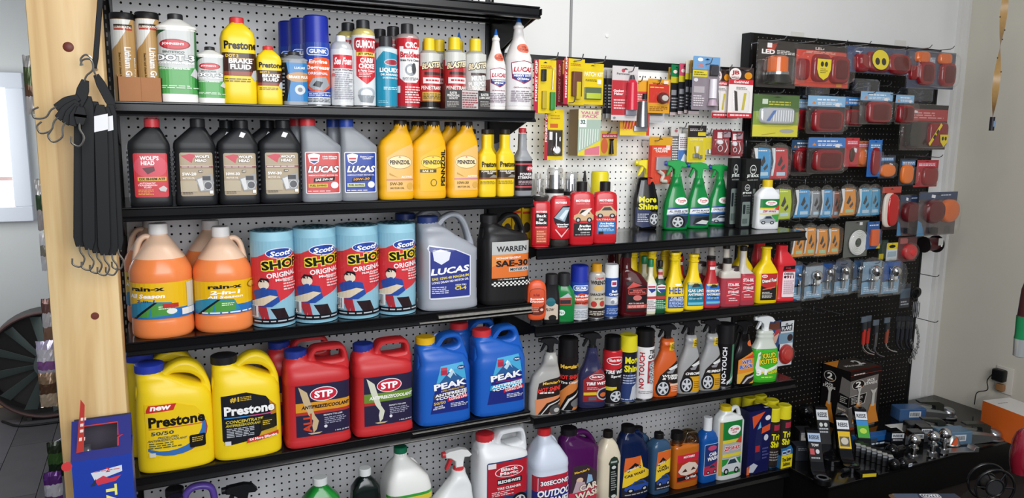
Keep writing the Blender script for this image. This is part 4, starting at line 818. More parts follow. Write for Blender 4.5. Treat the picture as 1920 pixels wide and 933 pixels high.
def stp(root, w, h, d, green):
    bottle(root, w, h, d, prof=[(0, .95), (.012, 1), (.06, 1), (.09, .98), (.64, .98), (.66, 1), (.74, .98), (.78, .9, -.06), (.83, .6, -.36), (.87, .4, -.54), (.9, .34, -.56), (.94, .3, -.56)], n=5, col='c22a2e', rough=.42, cap=(.9, .975, .34, '22368c', -.58),slab=S_B,
           labs=[(.06, .12, .84, .53, [R_(0, 0, 1, 1, '2a2440'), R_(0, .48, 1, .66, '6a8a34' if green else 'd8962c'), R_(0, .42, 1, .48, 'b0342c') if not green else R_(0, .42, .3, .48, 'b0342c'), E_(.5, .8, .25, .14, 'ece8ec'), E_(.5, .8, .235, .125, 'c8283c'), T_('STP', .5, .8, .34, .14, 'ffffff', bold=.08), T_('ANTIFREEZE/COOLANT', .54, .57, .88, .07, '1e1c2a' if not green else 'f2f2ea', sh=.15, bold=.05),
                  P_([(.05, .98), (.2, .86), (.27, .62), (.33, .4), (.4, .28), (.36, .12), (.3, .06), (.28, .2), (.3, .3), (.22, .42), (.14, .64)], 'c8b088' if not green else 'd2d4c0'), P_([(.2, .06), (.46, .06), (.4, .03), (.26, .03)], 'c8b088')] + ([T_('ALL', .2, .26, .36, .16, 'c8442c', rot=90, bold=.08)] if not green else []) + [T_('READY-TO-USE', .66, .38, .34, .03, 'dcdce4'), L_(.5, .2, .9, .34, 4, '9a9ab0'), E_(.52, .16, .03, .03, 'e0e0e8'), T_('1 GAL (3.78 L)', .82, .05, .26, .03, 'e0e0e8')], 6)])
item(stp, 'antifreeze_jug', 'jug', 'red coolant jug with orange striped label, just right of the yellow jugs', 529, 657, 645, 'a4', dr=.62, n=5, gap=.3, capx=.1, green=0, behind=[(-1.2, 4.7, 'red coolant jug behind the orange striped one')])
item(stp, 'antifreeze_jug', 'jug', 'red coolant jug with green striped label, beside the blue jugs', 655, 773, 634, 'a4', dr=.62, n=5, gap=.3, capx=.1, green=1)
def peak(root, w, h, d, v):
    bottle(root, w, h, d, prof=[(0, .95), (.012, 1), (.1, 1), (.45, .99), (.62, .98), (.68, .92), (.76, .86, -.08), (.83, .56, -.4), (.87, .42, -.54), (.9, .34, -.58), (.94, .3, -.58)], n=4.4, col='1c5cb8', rough=.34, cap=(.9, .975, .35, 'e8b81c' if v else 'd2353c', -.6),slab=S_C,
           labs=[(.06, .14, .74, .55, [P_([(.0, 0), (1, 0), (.92, .6), (.84, 1), (.26, .96), (.14, .6)], '1e2a78'), P_([(.14, .6), (.92, .62), (.84, 1), (.26, .96)], '4aa8d4'), P_([(.2, .6), (.4, .78), (.52, .9), (.62, .8), (.9, .62)], '2c5c94'), P_([(.46, .84), (.52, .9), (.58, .83), (.53, .8)], 'e8f0f4'), P_([(.42, .76), (.5, .7), (.58, .8), (.66, .72), (.56, .88)], 'b8d4e4'), TO('PEAK', .5, .57, .84, .13, 'f2f4f6', '2a3a6a', rot=5), R_(.26, .78, .42, .93, 'b0304a'), E_(.78, .9, .1, .04, '1c2c6c'), T_('PEAK', .78, .9, .14, .03, 'e8ecf4'),
                  P_([(.06, .3), (.94, .36), (.92, .46), (.08, .4)] , '4a4450' if v else '2aa0cc'), T_('ANTIFREEZE\n+COOLANT', .52, .36, .82, .13, 'f0f0f0', rot=5, bold=.05), P_([(.42, .22), (.98, .27), (.96, .34), (.42, .29)], 'c0283c'), T_('LONG LIFE', .7, .28, .46, .045, 'f6f0f0', rot=4), L_(.5, .1, .95, .19, 3, 'd0d4e0')] + ([T_('50/50 PREDILUTED', .55, .475, .6, .035, 'e0b840', rot=5), T_('50/50', .22, .22, .3, .06, 'e0b840', rot=4), T_('DO NOT\nADD WATER', .2, .13, .3, .07, 'f0f0f0', rot=4)] if v else [R_(.2, .46, .9, .48, '8a2a6a')]), 6)])
item(peak, 'antifreeze_jug', 'jug', 'blue antifreeze jug with yellow cap', 773, 881, 622, 'a4', dr=.62, n=4.4, gap=.3, capx=.1, v=1)
item(peak, 'antifreeze_jug', 'jug', 'blue antifreeze jug with red cap, nearest the shelf end', 877, 984, 608, 'a4', dr=.62, n=4.4, gap=.3, capx=.1, v=0, behind=[(-1.4, 4.6, 'blue antifreeze jug with red cap, behind the one at the shelf end')])
# ------------------------------------------------------------------ bottom deck, only the tops show
JUG = [(0, .95), (.02, 1), (.5, 1), (.6, .98), (.7, .88, -.02), (.8, .6, -.12), (.88, .34, -.2), (.9, .28, -.22), (.94, .28, -.22)]
item(bottle, 'cleaner_bottle', 'bottle', 'black cap of a dark bottle at the lower left shelf corner', 292, 376, 914, 'a5', gap=4, dr=.8, n=3, prof=[(0, .95), (.03, 1), (.6, 1), (.8, .7), (.9, .36), (.94, .36)], col='2a2c30', cap=(.92, 1, .42, '232226'))
def purple(root, w, h, d): bottle(root, w, h, d, prof=[(0, .95), (.02, 1), (.6, 1), (.7, .9), (.76, .5, -.4), (.84, .34, -.6), (.88, .3, -.6)], n=4, col='5c459c', cap=(.86, .92, .3, '2a2440', -.6), handle=[([(-.3, .74), (-.26, .9), (0, .97), (.45, .975), (.75, .93), (.85, .8), (.86, .68)], .14, .35)])
item(purple, 'cleaner_jug', 'jug', 'purple jug of which only the handle rises above the picture edge', 318, 416, 908, 'a5', dr=.6, n=4, gap=1.5)
def trig_bottle(root, w, h, d, prof, col='888888', hs=.26, tcol='17181b', lever=None, tip=None, labs=(), bands=None, n=3.2, mat=None, x=0, collar=None, rough=.3, bottom=None, hh=1):
    """h = whole height with the spray head"""
    s = h * hs / (2.2 * hh); hb = h * (1 - hs)
    bottle(root, w, hb, d, prof=prof, n=n, col=col, labs=labs, bands=bands, mat=mat, rough=rough)
    trigger(root, hb, s, tcol, lever, tip, collar, x * w / 2, hh=hh)
SPB = [(0, .94), (.02, 1), (.2, 1), (.5, .96), (.62, .84, .04), (.74, .56, .1), (.86, .42, .1), (.94, .34, .1), (1, .32, .1)]
item(trig_bottle, 'spray_bottle', 'bottle', 'spray bottle with glossy black trigger head at the bottom picture edge', 418, 492, 906, 'a5', dr=.6, n=3, gap=2.5, prof=SPB, col='2c2e34', x=.1, hs=.24)
item(bottle, 'cleaner_bottle', 'bottle', 'bright green cleaner bottle with ribbed white cap', 566, 640, 893, 'a5', gap=1.5, dr=.7, n=2.6, prof=[(0, .95), (.03, 1), (.6, 1), (.76, .92), (.86, .5), (.9, .34), (.94, .32)], col='1f8a34', cap=(.92, 1, .38, 'e8eae8'), rough=.15)
item(bottle, 'cleaner_bottle', 'bottle', 'near-black cleaner bottle with white cap between green bottle and white jug', 658, 714, 876, 'a5', gap=2, dr=.7, n=3, prof=[(0, .95), (.03, 1), (.66, 1), (.78, .94), (.86, .6), (.9, .36), (.94, .34)], col='101a18', cap=(.92, 1, .42, 'e8eae8'), rough=.15)
item(bottle, 'cleaner_jug', 'jug', 'white round jug with dark green cap and green label', 716, 806, 834, 'a5', gap=1, dr=.9, n=2.3, prof=JUG, col='e6e6e2', cap=(.92, 1, .28, '0f6a4a', -.22), handle=[([(.02, .84), (.25, .84), (.5, .76), (.72, .62)], .1, .14)], labs=[(0, .3, 1.2, .28, [R_(0, 0, 1, 1, '3a9a3c'), R_(0, .7, 1, .9, 'd8c83c')], 12)])
item(trig_bottle, 'spray_bottle', 'bottle', 'white spray bottle with white and red trigger head', 808, 888, 842, 'a5', dr=.55, n=3.4, gap=1, prof=[(0, .95), (.02, 1), (.5, 1), (.6, .95), (.74, .7, .2), (.88, .42, .3), (.94, .34, .3), (1, .32, .3)], col='e4e6e6', tcol='e8e8e6', lever='c8333a', tip='c8333a', collar='c8333a', x=.3, hs=.24, labs=[(0, .05, .8, .45, [R_(0, 0, 1, 1, '2a2c34'), R_(.5, .8, .9, .96, 'd8b83c')], 8)])
def bmj(root, w, h, d): bottle(root, w, h, d, prof=[(0, .95), (.015, 1), (.7, 1), (.76, .97), (.8, .86, -.1), (.85, .55, -.4), (.89, .36, -.56), (.94, .3, -.56)], n=4.6, col='e2e4e6', cap=(.91, .975, .34, 'cc3038', -.58), slab=S_B,
    labs=[(.06, .1, .86, .63, [RR(0, 0, 1, 1, .04, '24406c', .03), R_(.02, .42, .98, .98, 'b3202e'), RR(.02, .9, .2, .98, .01, 'e8e0e0'), E_(.5, .82, .33, .09, 'e8e4e8'), E_(.5, .82, .31, .08, 'b3202e'), T_('Black\nMagic', .5, .82, .42, .13, 'f4f0f0'), RR(.22, .62, .8, .71, .02, '222228'), T_('BLECHE-WITE', .5, .665, .52, .05, 'f4f4f4', bold=.05), T_('TIRE CLEANER', .5, .56, .56, .04, 'f4e4e4'), L_(.1, .44, .6, .52, 3, 'e8c8cc'), WH(.75, .28, .2, .8), L_(.06, .14, .5, .36, 6, 'b8c4d8')], 6)])
item(bmj, 'tire_cleaner_jug', 'jug', 'white gallon jug with red and navy label and red cap', 882, 988, 800, 'a5', dr=.62, n=4.6, gap=.3, capx=.2, behind=[(2.2, 5, 'white gallon jug in the shade behind the red labelled one')])
# ================================================================== middle bay, glossy top shelf
def flipbottle(root, w, h, d, shp, col='c01f28', capc='26221f', capw=.8, low=.1, top=0):
    """squeeze bottle standing on its cap"""
    bottle(root, w, h, d, n=3, prof=[(low, .8), (low + .02, .96), (.5, 1), (.9, .98), (.97, .86), (1, .6)], col=col, rough=.25, labs=[(0, low + .04, .9, .8, shp, 8)])
    if top: MB().lathe([(h, w * .36), (h + .5, w * .42), (h + .66, w * .38), (h + .67, .01)], M('3a3836', .3), n=28).build('top_cap', root)
    MB().rings(ringsof([(z * h, a * w / 2, a * d / 2, 3, 0, 0) for z, a in ((0, .84), (low * .3, .9), (low * .95, .86), (low, .8))]), M(capc, .35)).build('cap', root)
def moth(kind):
    base = [T_('MOTHERS', .5, .88, .6, .05, 'f8f0f0', bold=.06)]
    if kind == 0: return base + [R_(.14, .5, .86, .84, '2a1a1c'), T_('Back\nto\nBlack', .5, .68, .62, .26, 'f4f0ee'), T_('RESTORER', .5, .46, .66, .035, 'e8a0a0'), R_(.2, .04, .8, .4, 'b8482c'), L_(.24, .06, .76, .38, 5, 'e89a7c')]
    if kind == 1: return base + [P_([(.1, .5), (.6, .8), (1, .8), (1, .2), (.2, .34)], '1c1820'), P_([(.14, .5), (.6, .76), (1, .76), (.7, .4)], '8fa6b4'), P_([(.4, .5), (.75, .7), (.95, .7), (.6, .45)], 'd0dce2'), T_('WaterSpot\nRemover', .6, .31, .66, .1, 'ffffff'), P_([(.2, .2), (.55, .0), (.95, .24), (.9, .24), (.55, .05), (.24, .22)], 'f0b8b8')]
    if kind == 2: return base + [T_('CALIFORNIA GOLD', .5, .82, .56, .03, 'e88a90'), CAR(.12, .42, .98, .72, 'c9a57a', '1c1c20'), P_([(.4, .6), (.75, .72), (.9, .72), (.6, .55)], 'e4dcd4'), R_(.14, .12, .9, .4, '1e1a1c'), T_('Brazilian\nCarnauba', .6, .31, .56, .12, 'ffffff', sh=.2), T_('CLEANER WAX', .62, .2, .4, .03, 'd8d4d4'), L_(.2, .13, .84, .17, 1, 'a8a4a4')]
    return base + [T_('CALIFORNIA GOLD', .5, .82, .56, .03, 'e88a90'), CAR(.04, .5, .98, .76, 'c7ab84', '2c2824'), T_('ULTIMATE', .5, .46, .8, .04, 'f0c0b0'), R_(.12, .14, .92, .42, '2470ae'), T_('Pure Brazilian\nCarnauba Wax', .55, .35, .66, .09, 'ffffff', sh=.2), L_(.18, .2, .86, .28, 3, 'b8d4ec'), R_(.2, .14, .4, .2, '1a1c20')]
FB = [(0, .9), (.02, .98), (.3, 1), (.6, .98), (.78, .92), (.82, .8), (.845, .38), (.87, .36)]
item(flipbottle, 'restorer_bottle', 'bottle', 'red bottle with black badge and black flat cap on top, leftmost on the glossy shelf', 995, 1031, 375, 'b2', dr=.6, n=3, gap=.9, shp=moth(0), capc='c01f28', low=.02, top=1)
item(flipbottle, 'water_spot_bottle', 'bottle', 'red squeeze bottle standing on its dark cap with a windshield picture', 1030, 1068, 367, 'b2', dr=.55, n=3, gap=.9, shp=moth(1), low=.13)
item(bottle, 'wax_bottle', 'bottle', 'red wax bottle with gold car picture above a black panel', 1066, 1112, 340, 'b2', dr=.5, n=3, gap=.8, prof=FB, col='c01f28', rough=.22, cap=(.85, 1, .42, '1f1c1c'), labs=[(0, .05, .92, .74, moth(2), 8)])
item(bottle, 'wax_bottle', 'bottle', 'red wax bottle with gold convertible picture above a blue panel', 1110, 1155, 340, 'b2', dr=.5, n=3, gap=.8, prof=FB, col='c01f28', rough=.22, cap=(.85, 1, .42, '1f1c1c'), labs=[(0, .05, .92, .74, moth(3), 8)])
# cans and tubs behind
def puncture(root, w, h, d, txt=True):
    r = w / 2
    MB().lathe([(0, r * .97), (.15, r), (h * .66, r), (h * .68, r * .97)], M('dadcd8', .3), n=28).build('body', root)
    MB().lathe([(h * .66, r * 1.03), (h * .71, r * 1.03), (h * .72, r * .9)], M('1c1c1c', .4), n=28).build('ring', root)
    MB().lathe([(h * .71, r * .97), (h * .97, r * .92), (h, r * .8), (h, .01)], clear('ffffff', .3, .1), n=24, rib=.03).build('clear_lid', root)
    MB().lathe([(h * .71, r * .6), (h * .9, r * .55), (h * .9, .01)], M('8e9296', .4), n=16).build('cup', root)
    if txt: label(root, Loft([(0, r, r, 2, 0, 0), (h, r, r, 2, 0, 0)]), -r * 1.2, h * .08, r * 2.4, h * .55, [E_(.5, .8, .22, .1, '2a3f8c'), E_(.5, .8, .19, .07, 'e8e8ec'), T_('GUNK', .5, .8, .26, .08, '2a3f8c'), E_(.3, .84, .1, .08, 'c83440'), T_('Puncture', .52, .5, .86, .17, '3a3e48'), T_('SEAL', .5, .3, .5, .12, 'c83440')], 12)
for a, b, tp, yb, lb in ((1021, 1056, 314, 368, 'white tub with clear lid, middle one behind the red bottles'), (1053, 1084, 322, 370, 'white tub with clear lid, right one behind the red bottles')):
    item(puncture, 'sealant_tub', 'tub', lb, a, b, tp, 'b2', Y=-8.6, group='clear lidded sealant tubs')
def smalltub(root, w, h, d):
    r = w / 2
    MB().lathe([(0, r), (h * .3, r)], M('d8b82c', .3), n=24).build('body', root)
    MB().lathe([(h * .3, r * 1.0), (h * .5, r)], M('1f2620', .35), n=24).build('band', root)
    MB().lathe([(h * .5, r), (h * .92, r * .97), (h * .93, r * .5), (h, r * .5), (h, .01)], clear('ffffff', .35, .1), n=20, rib=.04).build('clear_lid', root)
item(smalltub, 'sealant_tub', 'tub', 'small clear lidded tub with black band, far left behind the red bottles', 994, 1020, 325, 'b2', Y=-6.5)
def nozzlecan(root, w, h, d):
    r = w / 2
    MB().lathe([(0, r), (h * .74, r), (h * .76, r * .92), (h * .84, r * .5), (h * .85, .01)], M('c8ccd0', .3, .5), n=24).build('body', root)
    MB().lathe([(h * .84, r * .32), (h, r * .14), (h, .01)], M('1c1c1e', .4), n=16).build('nozzle', root)
item(nozzlecan, 'sealant_can', 'can', 'silver topped can with black pointed nozzle behind the red bottles', 1083, 1106, 320, 'b2', Y=-6.4)
def ycap(root, w, h, d):
    r = w / 2
    MB().lathe([(0, r * .96), (h * .55, r * .96)], M('26241c', .3), n=28).build('body', root)
    MB().lathe([(h * .55, r), (h * .96, r), (h, r * .9), (h, .01)], M('e0cf22', .35), n=28).build('cap', root)
item(ycap, 'leather_care_can', 'can', 'wide can with bright yellow cap behind the red wax bottles', 1106, 1139, 321, 'b2', Y=-6.6)
# tall slim spray bottles
MS = [(0, .86), (.015, .94), (.2, .97), (.45, 1), (.6, .96), (.78, .76), (.86, .7), (.93, .62), (.97, .62), (1, .45)]
more = [P_([(0, .1), (.3, .0), (.8, .05), (1, .3), (.5, .55), (0, .6)], '1f2a50'), T_('More', .5, .82, .74, .18, 'e8e022', bold=.09), T_('Shine', .54, .62, .84, .18, 'e8e022', bold=.09), L_(.1, .16, .55, .42, 5, 'c8ccd8'), WH(.78, .25, .24, .9, tire='3a3a40')]
item(trig_bottle, 'tire_shine_spray', 'bottle', 'glossy black spray bottle with yellow trigger head and yellow lettering', 1185, 1231, 299, 'b2', dr=.5, n=2.6, Y=-2.6, prof=MS, col='0e0d10', tcol='e8d81c', hs=.25, x=.2, rough=.12, labs=[(.04, .04, .92, .66, more, 12)])
GT = [(0, .9), (.015, .98), (.1, 1), (.35, 1), (.55, .9), (.68, .72), (.8, .55), (.9, .44), (.96, .4), (1, .36)]
def turt(t1, t2, pic): return [P_([(.05, .0), (.8, .0), (.97, .2), (1, .55), (.3, .6), (.06, .5)], '26384a'), E_(.64, .83, .27, .12, 'e8ece6'), E_(.64, .83, .24, .1, 'f4f4f0'), T_('Turtle', .64, .85, .36, .07, 'c02a34', sh=.2), T_('WAX', .64, .785, .2, .035, 'c02a34'), P_([(.1, .56), (.95, .62), (.95, .66), (.12, .62)], '24408c'), P_([(.05, .4), (1, .44), (1, .6), (.08, .56)], 'e6e8ea'), TO(t1, .54, .51, .78, .07, '1f2a5a', 'e6e8ea', sh=.15), T_(t2, .56, .45, .5, .03, '55606a'), R_(.05, .37, 1, .4, '2a6ab4')] + pic
for i, (a, b, tp, yb, t1, t2, pic, lb) in enumerate(((1243, 1288, 300, 431, 'ALL WHEEL & TIRE', 'CLEANER', [WH(.5, .17, .3, .75)], 'green spray bottle with wheel picture, left of three with green triggers'), (1286, 1328, 304, 428, "JET'N BLACK", 'TIRE SHINE', [P_([(.2, .05), (.3, .25), (.9, .32), (.95, .2), (.5, .05)], '1a1c20'), P_([(.3, .08), (.6, .2), (.9, .16), (.8, .05)], 'c8ccc8')], 'green spray bottle with tire picture, middle of three with green triggers'), (1326, 1367, 308, 423, 'EXPRESS SHINE', 'CARNAUBA', [CAR(.1, .04, .96, .3, 'b8c0c8')], 'green spray bottle with silver car picture, right of three with green triggers'))):
    item(trig_bottle, 'wax_spray', 'bottle', lb, a, b, tp, 'b2', dr=.55, n=2.6, yb=yb, prof=GT, col='12823e', tcol='0f9a44', tip='24409c', hs=.24, rough=.16, labs=[(.02, .05, .98, .6, turt(t1, t2, pic), 12)], group='green trigger spray bottles', rz=0)
# clear clamshell lying against the board and a clear bag
for (a, b, c, d, lb) in ((1152, 1196, 340, 425, 'empty clear clamshell leaning on the pegboard behind the wax bottles'), (1222, 1252, 362, 426, 'clear plastic wallet standing between the black and green spray bottles')):
    p, q = at(a, c, Y=-3), at(b, d, Y=-3); bx = MB().bbox(-1, 1, -.4, .4, 0, 1, CLEAR, .15); w = q[0] - p[0]; h = p[2] - shz('b2', p[0])
    bx.V = [(x * w / 2, y + z * 1.2, z * h) for x, y, z in bx.V]
    o = bx.build('clear_clamshell', loc=((p[0] + q[0]) / 2, -3.4, shz('b2', p[0]) + .02)); tag(o, lb, 'packaging')
JB = lambda big: [R_(0, 0, 1, 1, '1c1d1f'), E_(.5, .86 if not big else .84, .22, .07, 'd8dcd8'), E_(.5, .86 if not big else .84, .19, .058, '2a2c2c'), T_('Turtle', .5, .86 if not big else .84, .26, .03, 'e8ece8', sh=.2), T_('JET BLACK', .5, .745, .8, .05, 'e8ece8', bold=.05), T_('BLACK BOX', .5, .69, .7, .02, '9aa09c'), RR(.12, .04, .82, .56, .06, '76827c', .03), RR(.2, .3, .42, .5, .04, '20282a', .03), L_(.5, .3, .78, .5, 5, '34403c'), R_(.2, .1, .6, .2, '56625e')]
for (a, b, tp, yb, big, lb) in ((1360, 1384, 296, 428, 1, 'tall dark kit box, left one behind the green bottles'), (1383, 1421, 297, 431, 1, 'tall dark kit box with white oval logo, second from left'), (1380, 1409, 339, 427, 0, 'shorter dark kit box standing in front of the tall ones'), (1406, 1436, 338, 424, 0, 'shorter dark kit box half hidden by the white bottle')):
    item(carton, 'kit_box', 'box', lb, a, b, tp, 'b2', dr=.45, n=20, yb=yb if not big else 425, col='1a1b1c', front=JB(big), group='dark kit boxes')
zw = [P_([(0, 0), (.95, 0), (1, .15), (1, 1), (0, 1)], 'd8dcd8'), R_(0, .66, 1, 1, '1c7a38'), E_(.55, .84, .3, .1, 'f0f0ee'), T_('Turtle', .55, .86, .4, .06, 'c02a34', sh=.2), T_('WAX', .55, .8, .2, .03, 'c02a34'), P_([(.7, .6), (1, .78), (1, .55)], 'd0452c'), R_(0, .6, .7, .66, 'd8c83c'), T_('ZIP WAX', .48, .52, .7, .08, 'c02a34', sh=.2, bold=.06), R_(0, .4, 1, .44, 'd8c83c'), P_([(.5, .1), (.95, .1), (1, .4), (.6, .38)], '3a9a4a'), CAR(.02, .02, .8, .36, '9aa0a6')]
item(bottle, 'car_wash_bottle', 'bottle', 'white wax bottle with yellow cap at the right end of the glossy shelf', 1414, 1458, 337, 'b2', dr=.55, n=3, yb=430, prof=[(0, .93), (.015, 1), (.3, .98), (.6, .97), (.7, .96), (.78, .7), (.84, .42), (.87, .36)], col='e8eaec', cap=(.86, 1, .4, 'e2c21c'), labs=[(.03, .1, .84, .52, zw, 8)])
for a, b, tp, lb in ((938, 958, 378, 'dull yellow carton behind the black oil jug, left of three'), (957, 976, 374, 'dull yellow carton with black lettering, middle of three'), (975, 994, 376, 'dull yellow carton beside the red restorer bottle')):
    item(carton, 'yellow_carton', 'box', lb, a, b, tp, 'b2', dr=.5, n=20, Y=-5, col='c9a41c', front=[R_(0, 0, 1, 1, 'c9a41c'), R_(.2, .8, 1, .92, '2a241c'), R_(.1, .66, 1, .72, 'b8402c'), E_(.6, .3, .4, .14, '3a342c')], group='yellow cartons behind the wax')
# ------------------------------------------------------------------ second shelf: additives
def scratch(root, w, h, d):
    b = h
    MB().rings(ringsof([(0, .62 * w / 2, d * .35, 3, 0, 0), (.1 * h, .6 * w / 2, d * .36, 3, 0, 0), (.12 * h, .55 * w / 2, d * .4, 3, 0, 0)]), M('1a1a1c', .3)).build('cap', root)
    S = smoothp([(.12 * h, .6, .7), (.16 * h, .85, .9), (.3 * h, 1, 1), (.7 * h, 1, 1), (.88 * h, .9, .9), (.96 * h, .62, .7), (h, .2, .3)], 3)
    secs = [(z, a * w / 2, bb * d / 2, 2.6, 0, 0) for z, a, bb in S]
    MB().rings(ringsof(secs), M('d9552c', .35)).build('body', root)
    label(root, Loft(secs), -w * .4, h * .24, w * .8, h * .6, [RR(0, 0, 1, .98, .35, '6a2c20', .16), RR(.03, .3, .97, .96, .3, 'd0502c', .14), T_('Nu Finish', .45, .74, .4, .1, '8c1c28'), T_('Scratch\nDoctor', .5, .55, .9, .17, 'fbeee8', bold=.05), L_(.15, .1, .6, .3, 3, 'e8a088'), E_(.78, .2, .1, .05, 'e8c0b0')], 8, 8)
item(scratch, 'scratch_remover_bottle', 'bottle', 'orange rounded scratch remover bottle at the left end of the additives shelf', 988, 1023, 524, 'b3', dr=.5, n=2.6, gap=.3)
item(bottle, 'tire_gel_bottle', 'bottle', 'black bottle with teal round badge, next to the orange rounded bottle', 1018, 1049, 513, 'b3', dr=.6, n=3, gap=.9, prof=[(0, .92), (.02, 1), (.45, 1), (.6, .9), (.72, .8), (.8, .78)], col='1b1a1c', rough=.25, cap=(.8, 1, .74, '29282a'), labs=[(-.05, .08, .8, .6, [P_([(0, 0), (1, 0), (1, .5), (.6, .6), (0, .5)], 'c8b8a8'), E_(.45, .6, .35, .15, '1c6470'), T_('FLOW', .4, .34, .6, .1, '2a2420', sh=.2), E_(.6, .06, .3, .1, '1c1a1c')], 8)])
def greenangle(root, w, h, d):
    bottle(root, w, h, d, n=3, prof=[(0, .9, -.05), (.02, .96, -.04), (.3, .95, 0), (.45, 1, .0), (.62, .92, -.06), (.7, .74, -.16), (.76, .6, -.2)], col='1a7a3c', rough=.15, cap=(.74, 1, .62, '28282a', -.2), labs=[(-.06, .1, .72, .5, [R_(.1, .52, 1, .8, 'b8483c'), P_([(.1, .8), (.7, 1), (1, .82)], 'b0b8bc'), R_(.15, .56, .9, .72, '2a2c30'), E_(.25, .2, .25, .12, 'd8e8dc'), T_('F21', .25, .2, .3, .09, '1a7a3c')], 8)])
item(greenangle, 'car_wash_bottle', 'bottle', 'angled green bottle with dark cap beside the blue capped can', 1042, 1078, 511, 'b3', dr=.6, n=3, gap=.8)
tar = [R_(0, 0, 1, .42, 'cfd3d6'), R_(0, .42, 1, 1, '24459c'), P_([(0, .4), (.1, .62), (.5, .72), (1, .64), (1, .36), (.5, .42)], 'cf4a30'), RR(.14, .78, .86, .93, .12, 'e8eef4', .06), RR(.17, .8, .83, .91, .1, '3b62b4', .05), T_('GUNK', .5, .855, .5, .08, 'f4f6fa', bold=.06), T_('Tar-n-Bug\nRemover', .55, .6, .86, .15, 'ffffff'), T_('HEAVY DUTY', .5, .45, .7, .05, '1c1c28'), R_(.2, .3, .9, .4, 'a8acb0'), L_(.12, .04, .9, .26, 5, '8a9098')]
item(can, 'aerosol_can', 'aerosol can', 'bug remover aerosol with deep blue cap on the additives shelf', 1068, 1103, 496, 'b3', gap=.7, col='24459c', cap=(.3, .98, '1c2f9c'), sh=.99, lab=tar, lz=(.02, .7))
wr = [R_(0, 0, 1, 1, 'b9b4ac'), R_(0, 0, 1, .22, '2a201c'), R_(0, .22, 1, .5, 'c6bfa6'), T_('Liquid', .55, .93, .4, .07, 'c03038'), T_('WRENCH', .55, .83, .84, .1, '2a2420', bold=.05), E_(.5, .7, .25, .06, 'd8b060'), T_('GARAGE MODE', .55, .55, .86, .06, '2a2420'), T_('RUST CLEAN', .55, .45, .4, .05, '6a6050'), E_(.3, .32, .14, .07, 'b83a34'), E_(.7, .33, .14, .07, 'b83a34'), L_(.1, .05, .9, .16, 3, 'c8c0b0')]
item(can, 'aerosol_can', 'aerosol can', 'beige aerosol with golden yellow faceted cap', 1101, 1134, 493, 'b3', gap=.7, col='b9b4ac', cap=(.15, .6, 'd99a1c'), shoulder='c6c4c0', sh=.76, lab=wr, lz=(.03, .8), rim='e8e8ea')
wb = [R_(0, 0, 1, 1, '244a94'), R_(0, .3, 1, .52, 'b8bcc4'), RR(.4, .78, .72, .94, .04, 'e8e8ee', .02), R_(.44, .82, .68, .9, 'a83a5c'), T_('Belt\nGrease', .6, .62, .6, .14, 'ffffff'), E_(.6, .42, .22, .07, 'e2e4e8'), E_(.5, .38, .1, .05, '8a9098'), L_(.2, .06, .9, .22, 4, 'a8bcdc')]
item(can, 'aerosol_can', 'aerosol can', 'blue aerosol with tall white cap beside the dark red oil bottle', 1131, 1159, 494, 'b3', gap=.8, col='244a94', cap=(.25, .97, 'e8eaea'), sh=.99, lab=wb, lz=(.02, .75), rim='e4e6ea')
def marvel(root, w, h, d):
    gl = M('4c0f14', .08, trans=.15); bottle(root, w, h, d, n=4, mat=gl, prof=[(0, .95), (.015, 1), (.1, 1), (.5, .99), (.55, .98), (.7, .7, -.26), (.76, .42, -.5), (.8, .34, -.56), (.97, .32, -.56)], cap=(.97, 1.06, .36, '1c1a1a', -.56),
           handle=[([(-.9, .7), (-.95, .9), (-.85, 1.0)], .08, .15)], labs=[(.08, .08, .8, .5, [P_([(0, 0), (1, 0), (1, .8), (.3, 1), (0, 1)], '241a1c'), P_([(.04, .8), (.3, .98), (.7, .86), (.04, .76)], 'c84a44'), RR(.08, .56, .94, .76, .06, 'c84a44', .04), RR(.1, .575, .92, .745, .05, '3a2024', .035), T_('MARVEL\nMYSTERY OIL', .51, .66, .74, .13, 'd86a60', bold=.05), E_(.5, .45, .2, .09, 'c8706a'), R_(.05, .1, .95, .22, 'c85048'), L_(.1, .12, .9, .2, 2, 'e8b0a8'), T_('ADD TO GAS & OIL', .45, .27, .7, .04, 'e8d8d4')], 8)])
item(marvel, 'oil_additive_bottle', 'bottle', 'dark red translucent oil bottle with black and salmon label', 1160, 1213, 478, 'b3', dr=.55, n=4, gap=.6, behind=[(.3, 3.6, 'dark red translucent oil bottle behind the front dark red one')])
SL = [(0, .95), (.02, 1), (.5, 1), (.56, .96), (.64, .62), (.7, .42), (.86, .4)]
def luc2(g): return [R_(0, 0, 1, 1, 'e2e0de' if not g else '15603a'), P_([(.2, .95), (.5, 1), (.8, .95), (.76, .75), (.5, .66), (.24, .75)], 'e8e8ee'), P_([(.24, .82), (.76, .82), (.76, .75), (.5, .66)], '2a3f8c'), R_(.25, .86, .75, .92, 'b63040'), R_(.1, .44, .9, .54, 'c23a3c'), L_(.15, .06, .85, .4, 5, '8a7a80' if not g else 'a8d4b8')]
item(bottle, 'fuel_treatment_bottle', 'bottle', 'slim white additive bottle with green cap', 1207, 1229, 485, 'b3', n=2, gap=.7, prof=SL, col='d8d4b8', cap=(.86, 1, .5, '1c7a4c'), labs=[(0, .06, 1.3, .5, luc2(0), 10)], behind=[(.6, 2.4, 'slim white additive bottle behind the green capped one')])
item(bottle, 'fuel_treatment_bottle', 'bottle', 'slim dark green additive bottle with black cap beside the large yellow bottle', 1225, 1247, 488, 'b3', n=2, gap=.7, prof=SL, col='124a2c', cap=(.88, 1, .44, '1a1a1a'), labs=[(0, .06, 1.3, .5, luc2(1), 10), (0, .66, .5, .18, [R_(0, 0, 1, 1, 'c8b0b0'), R_(0, .4, 1, .7, 'b03a3c')], 6)])
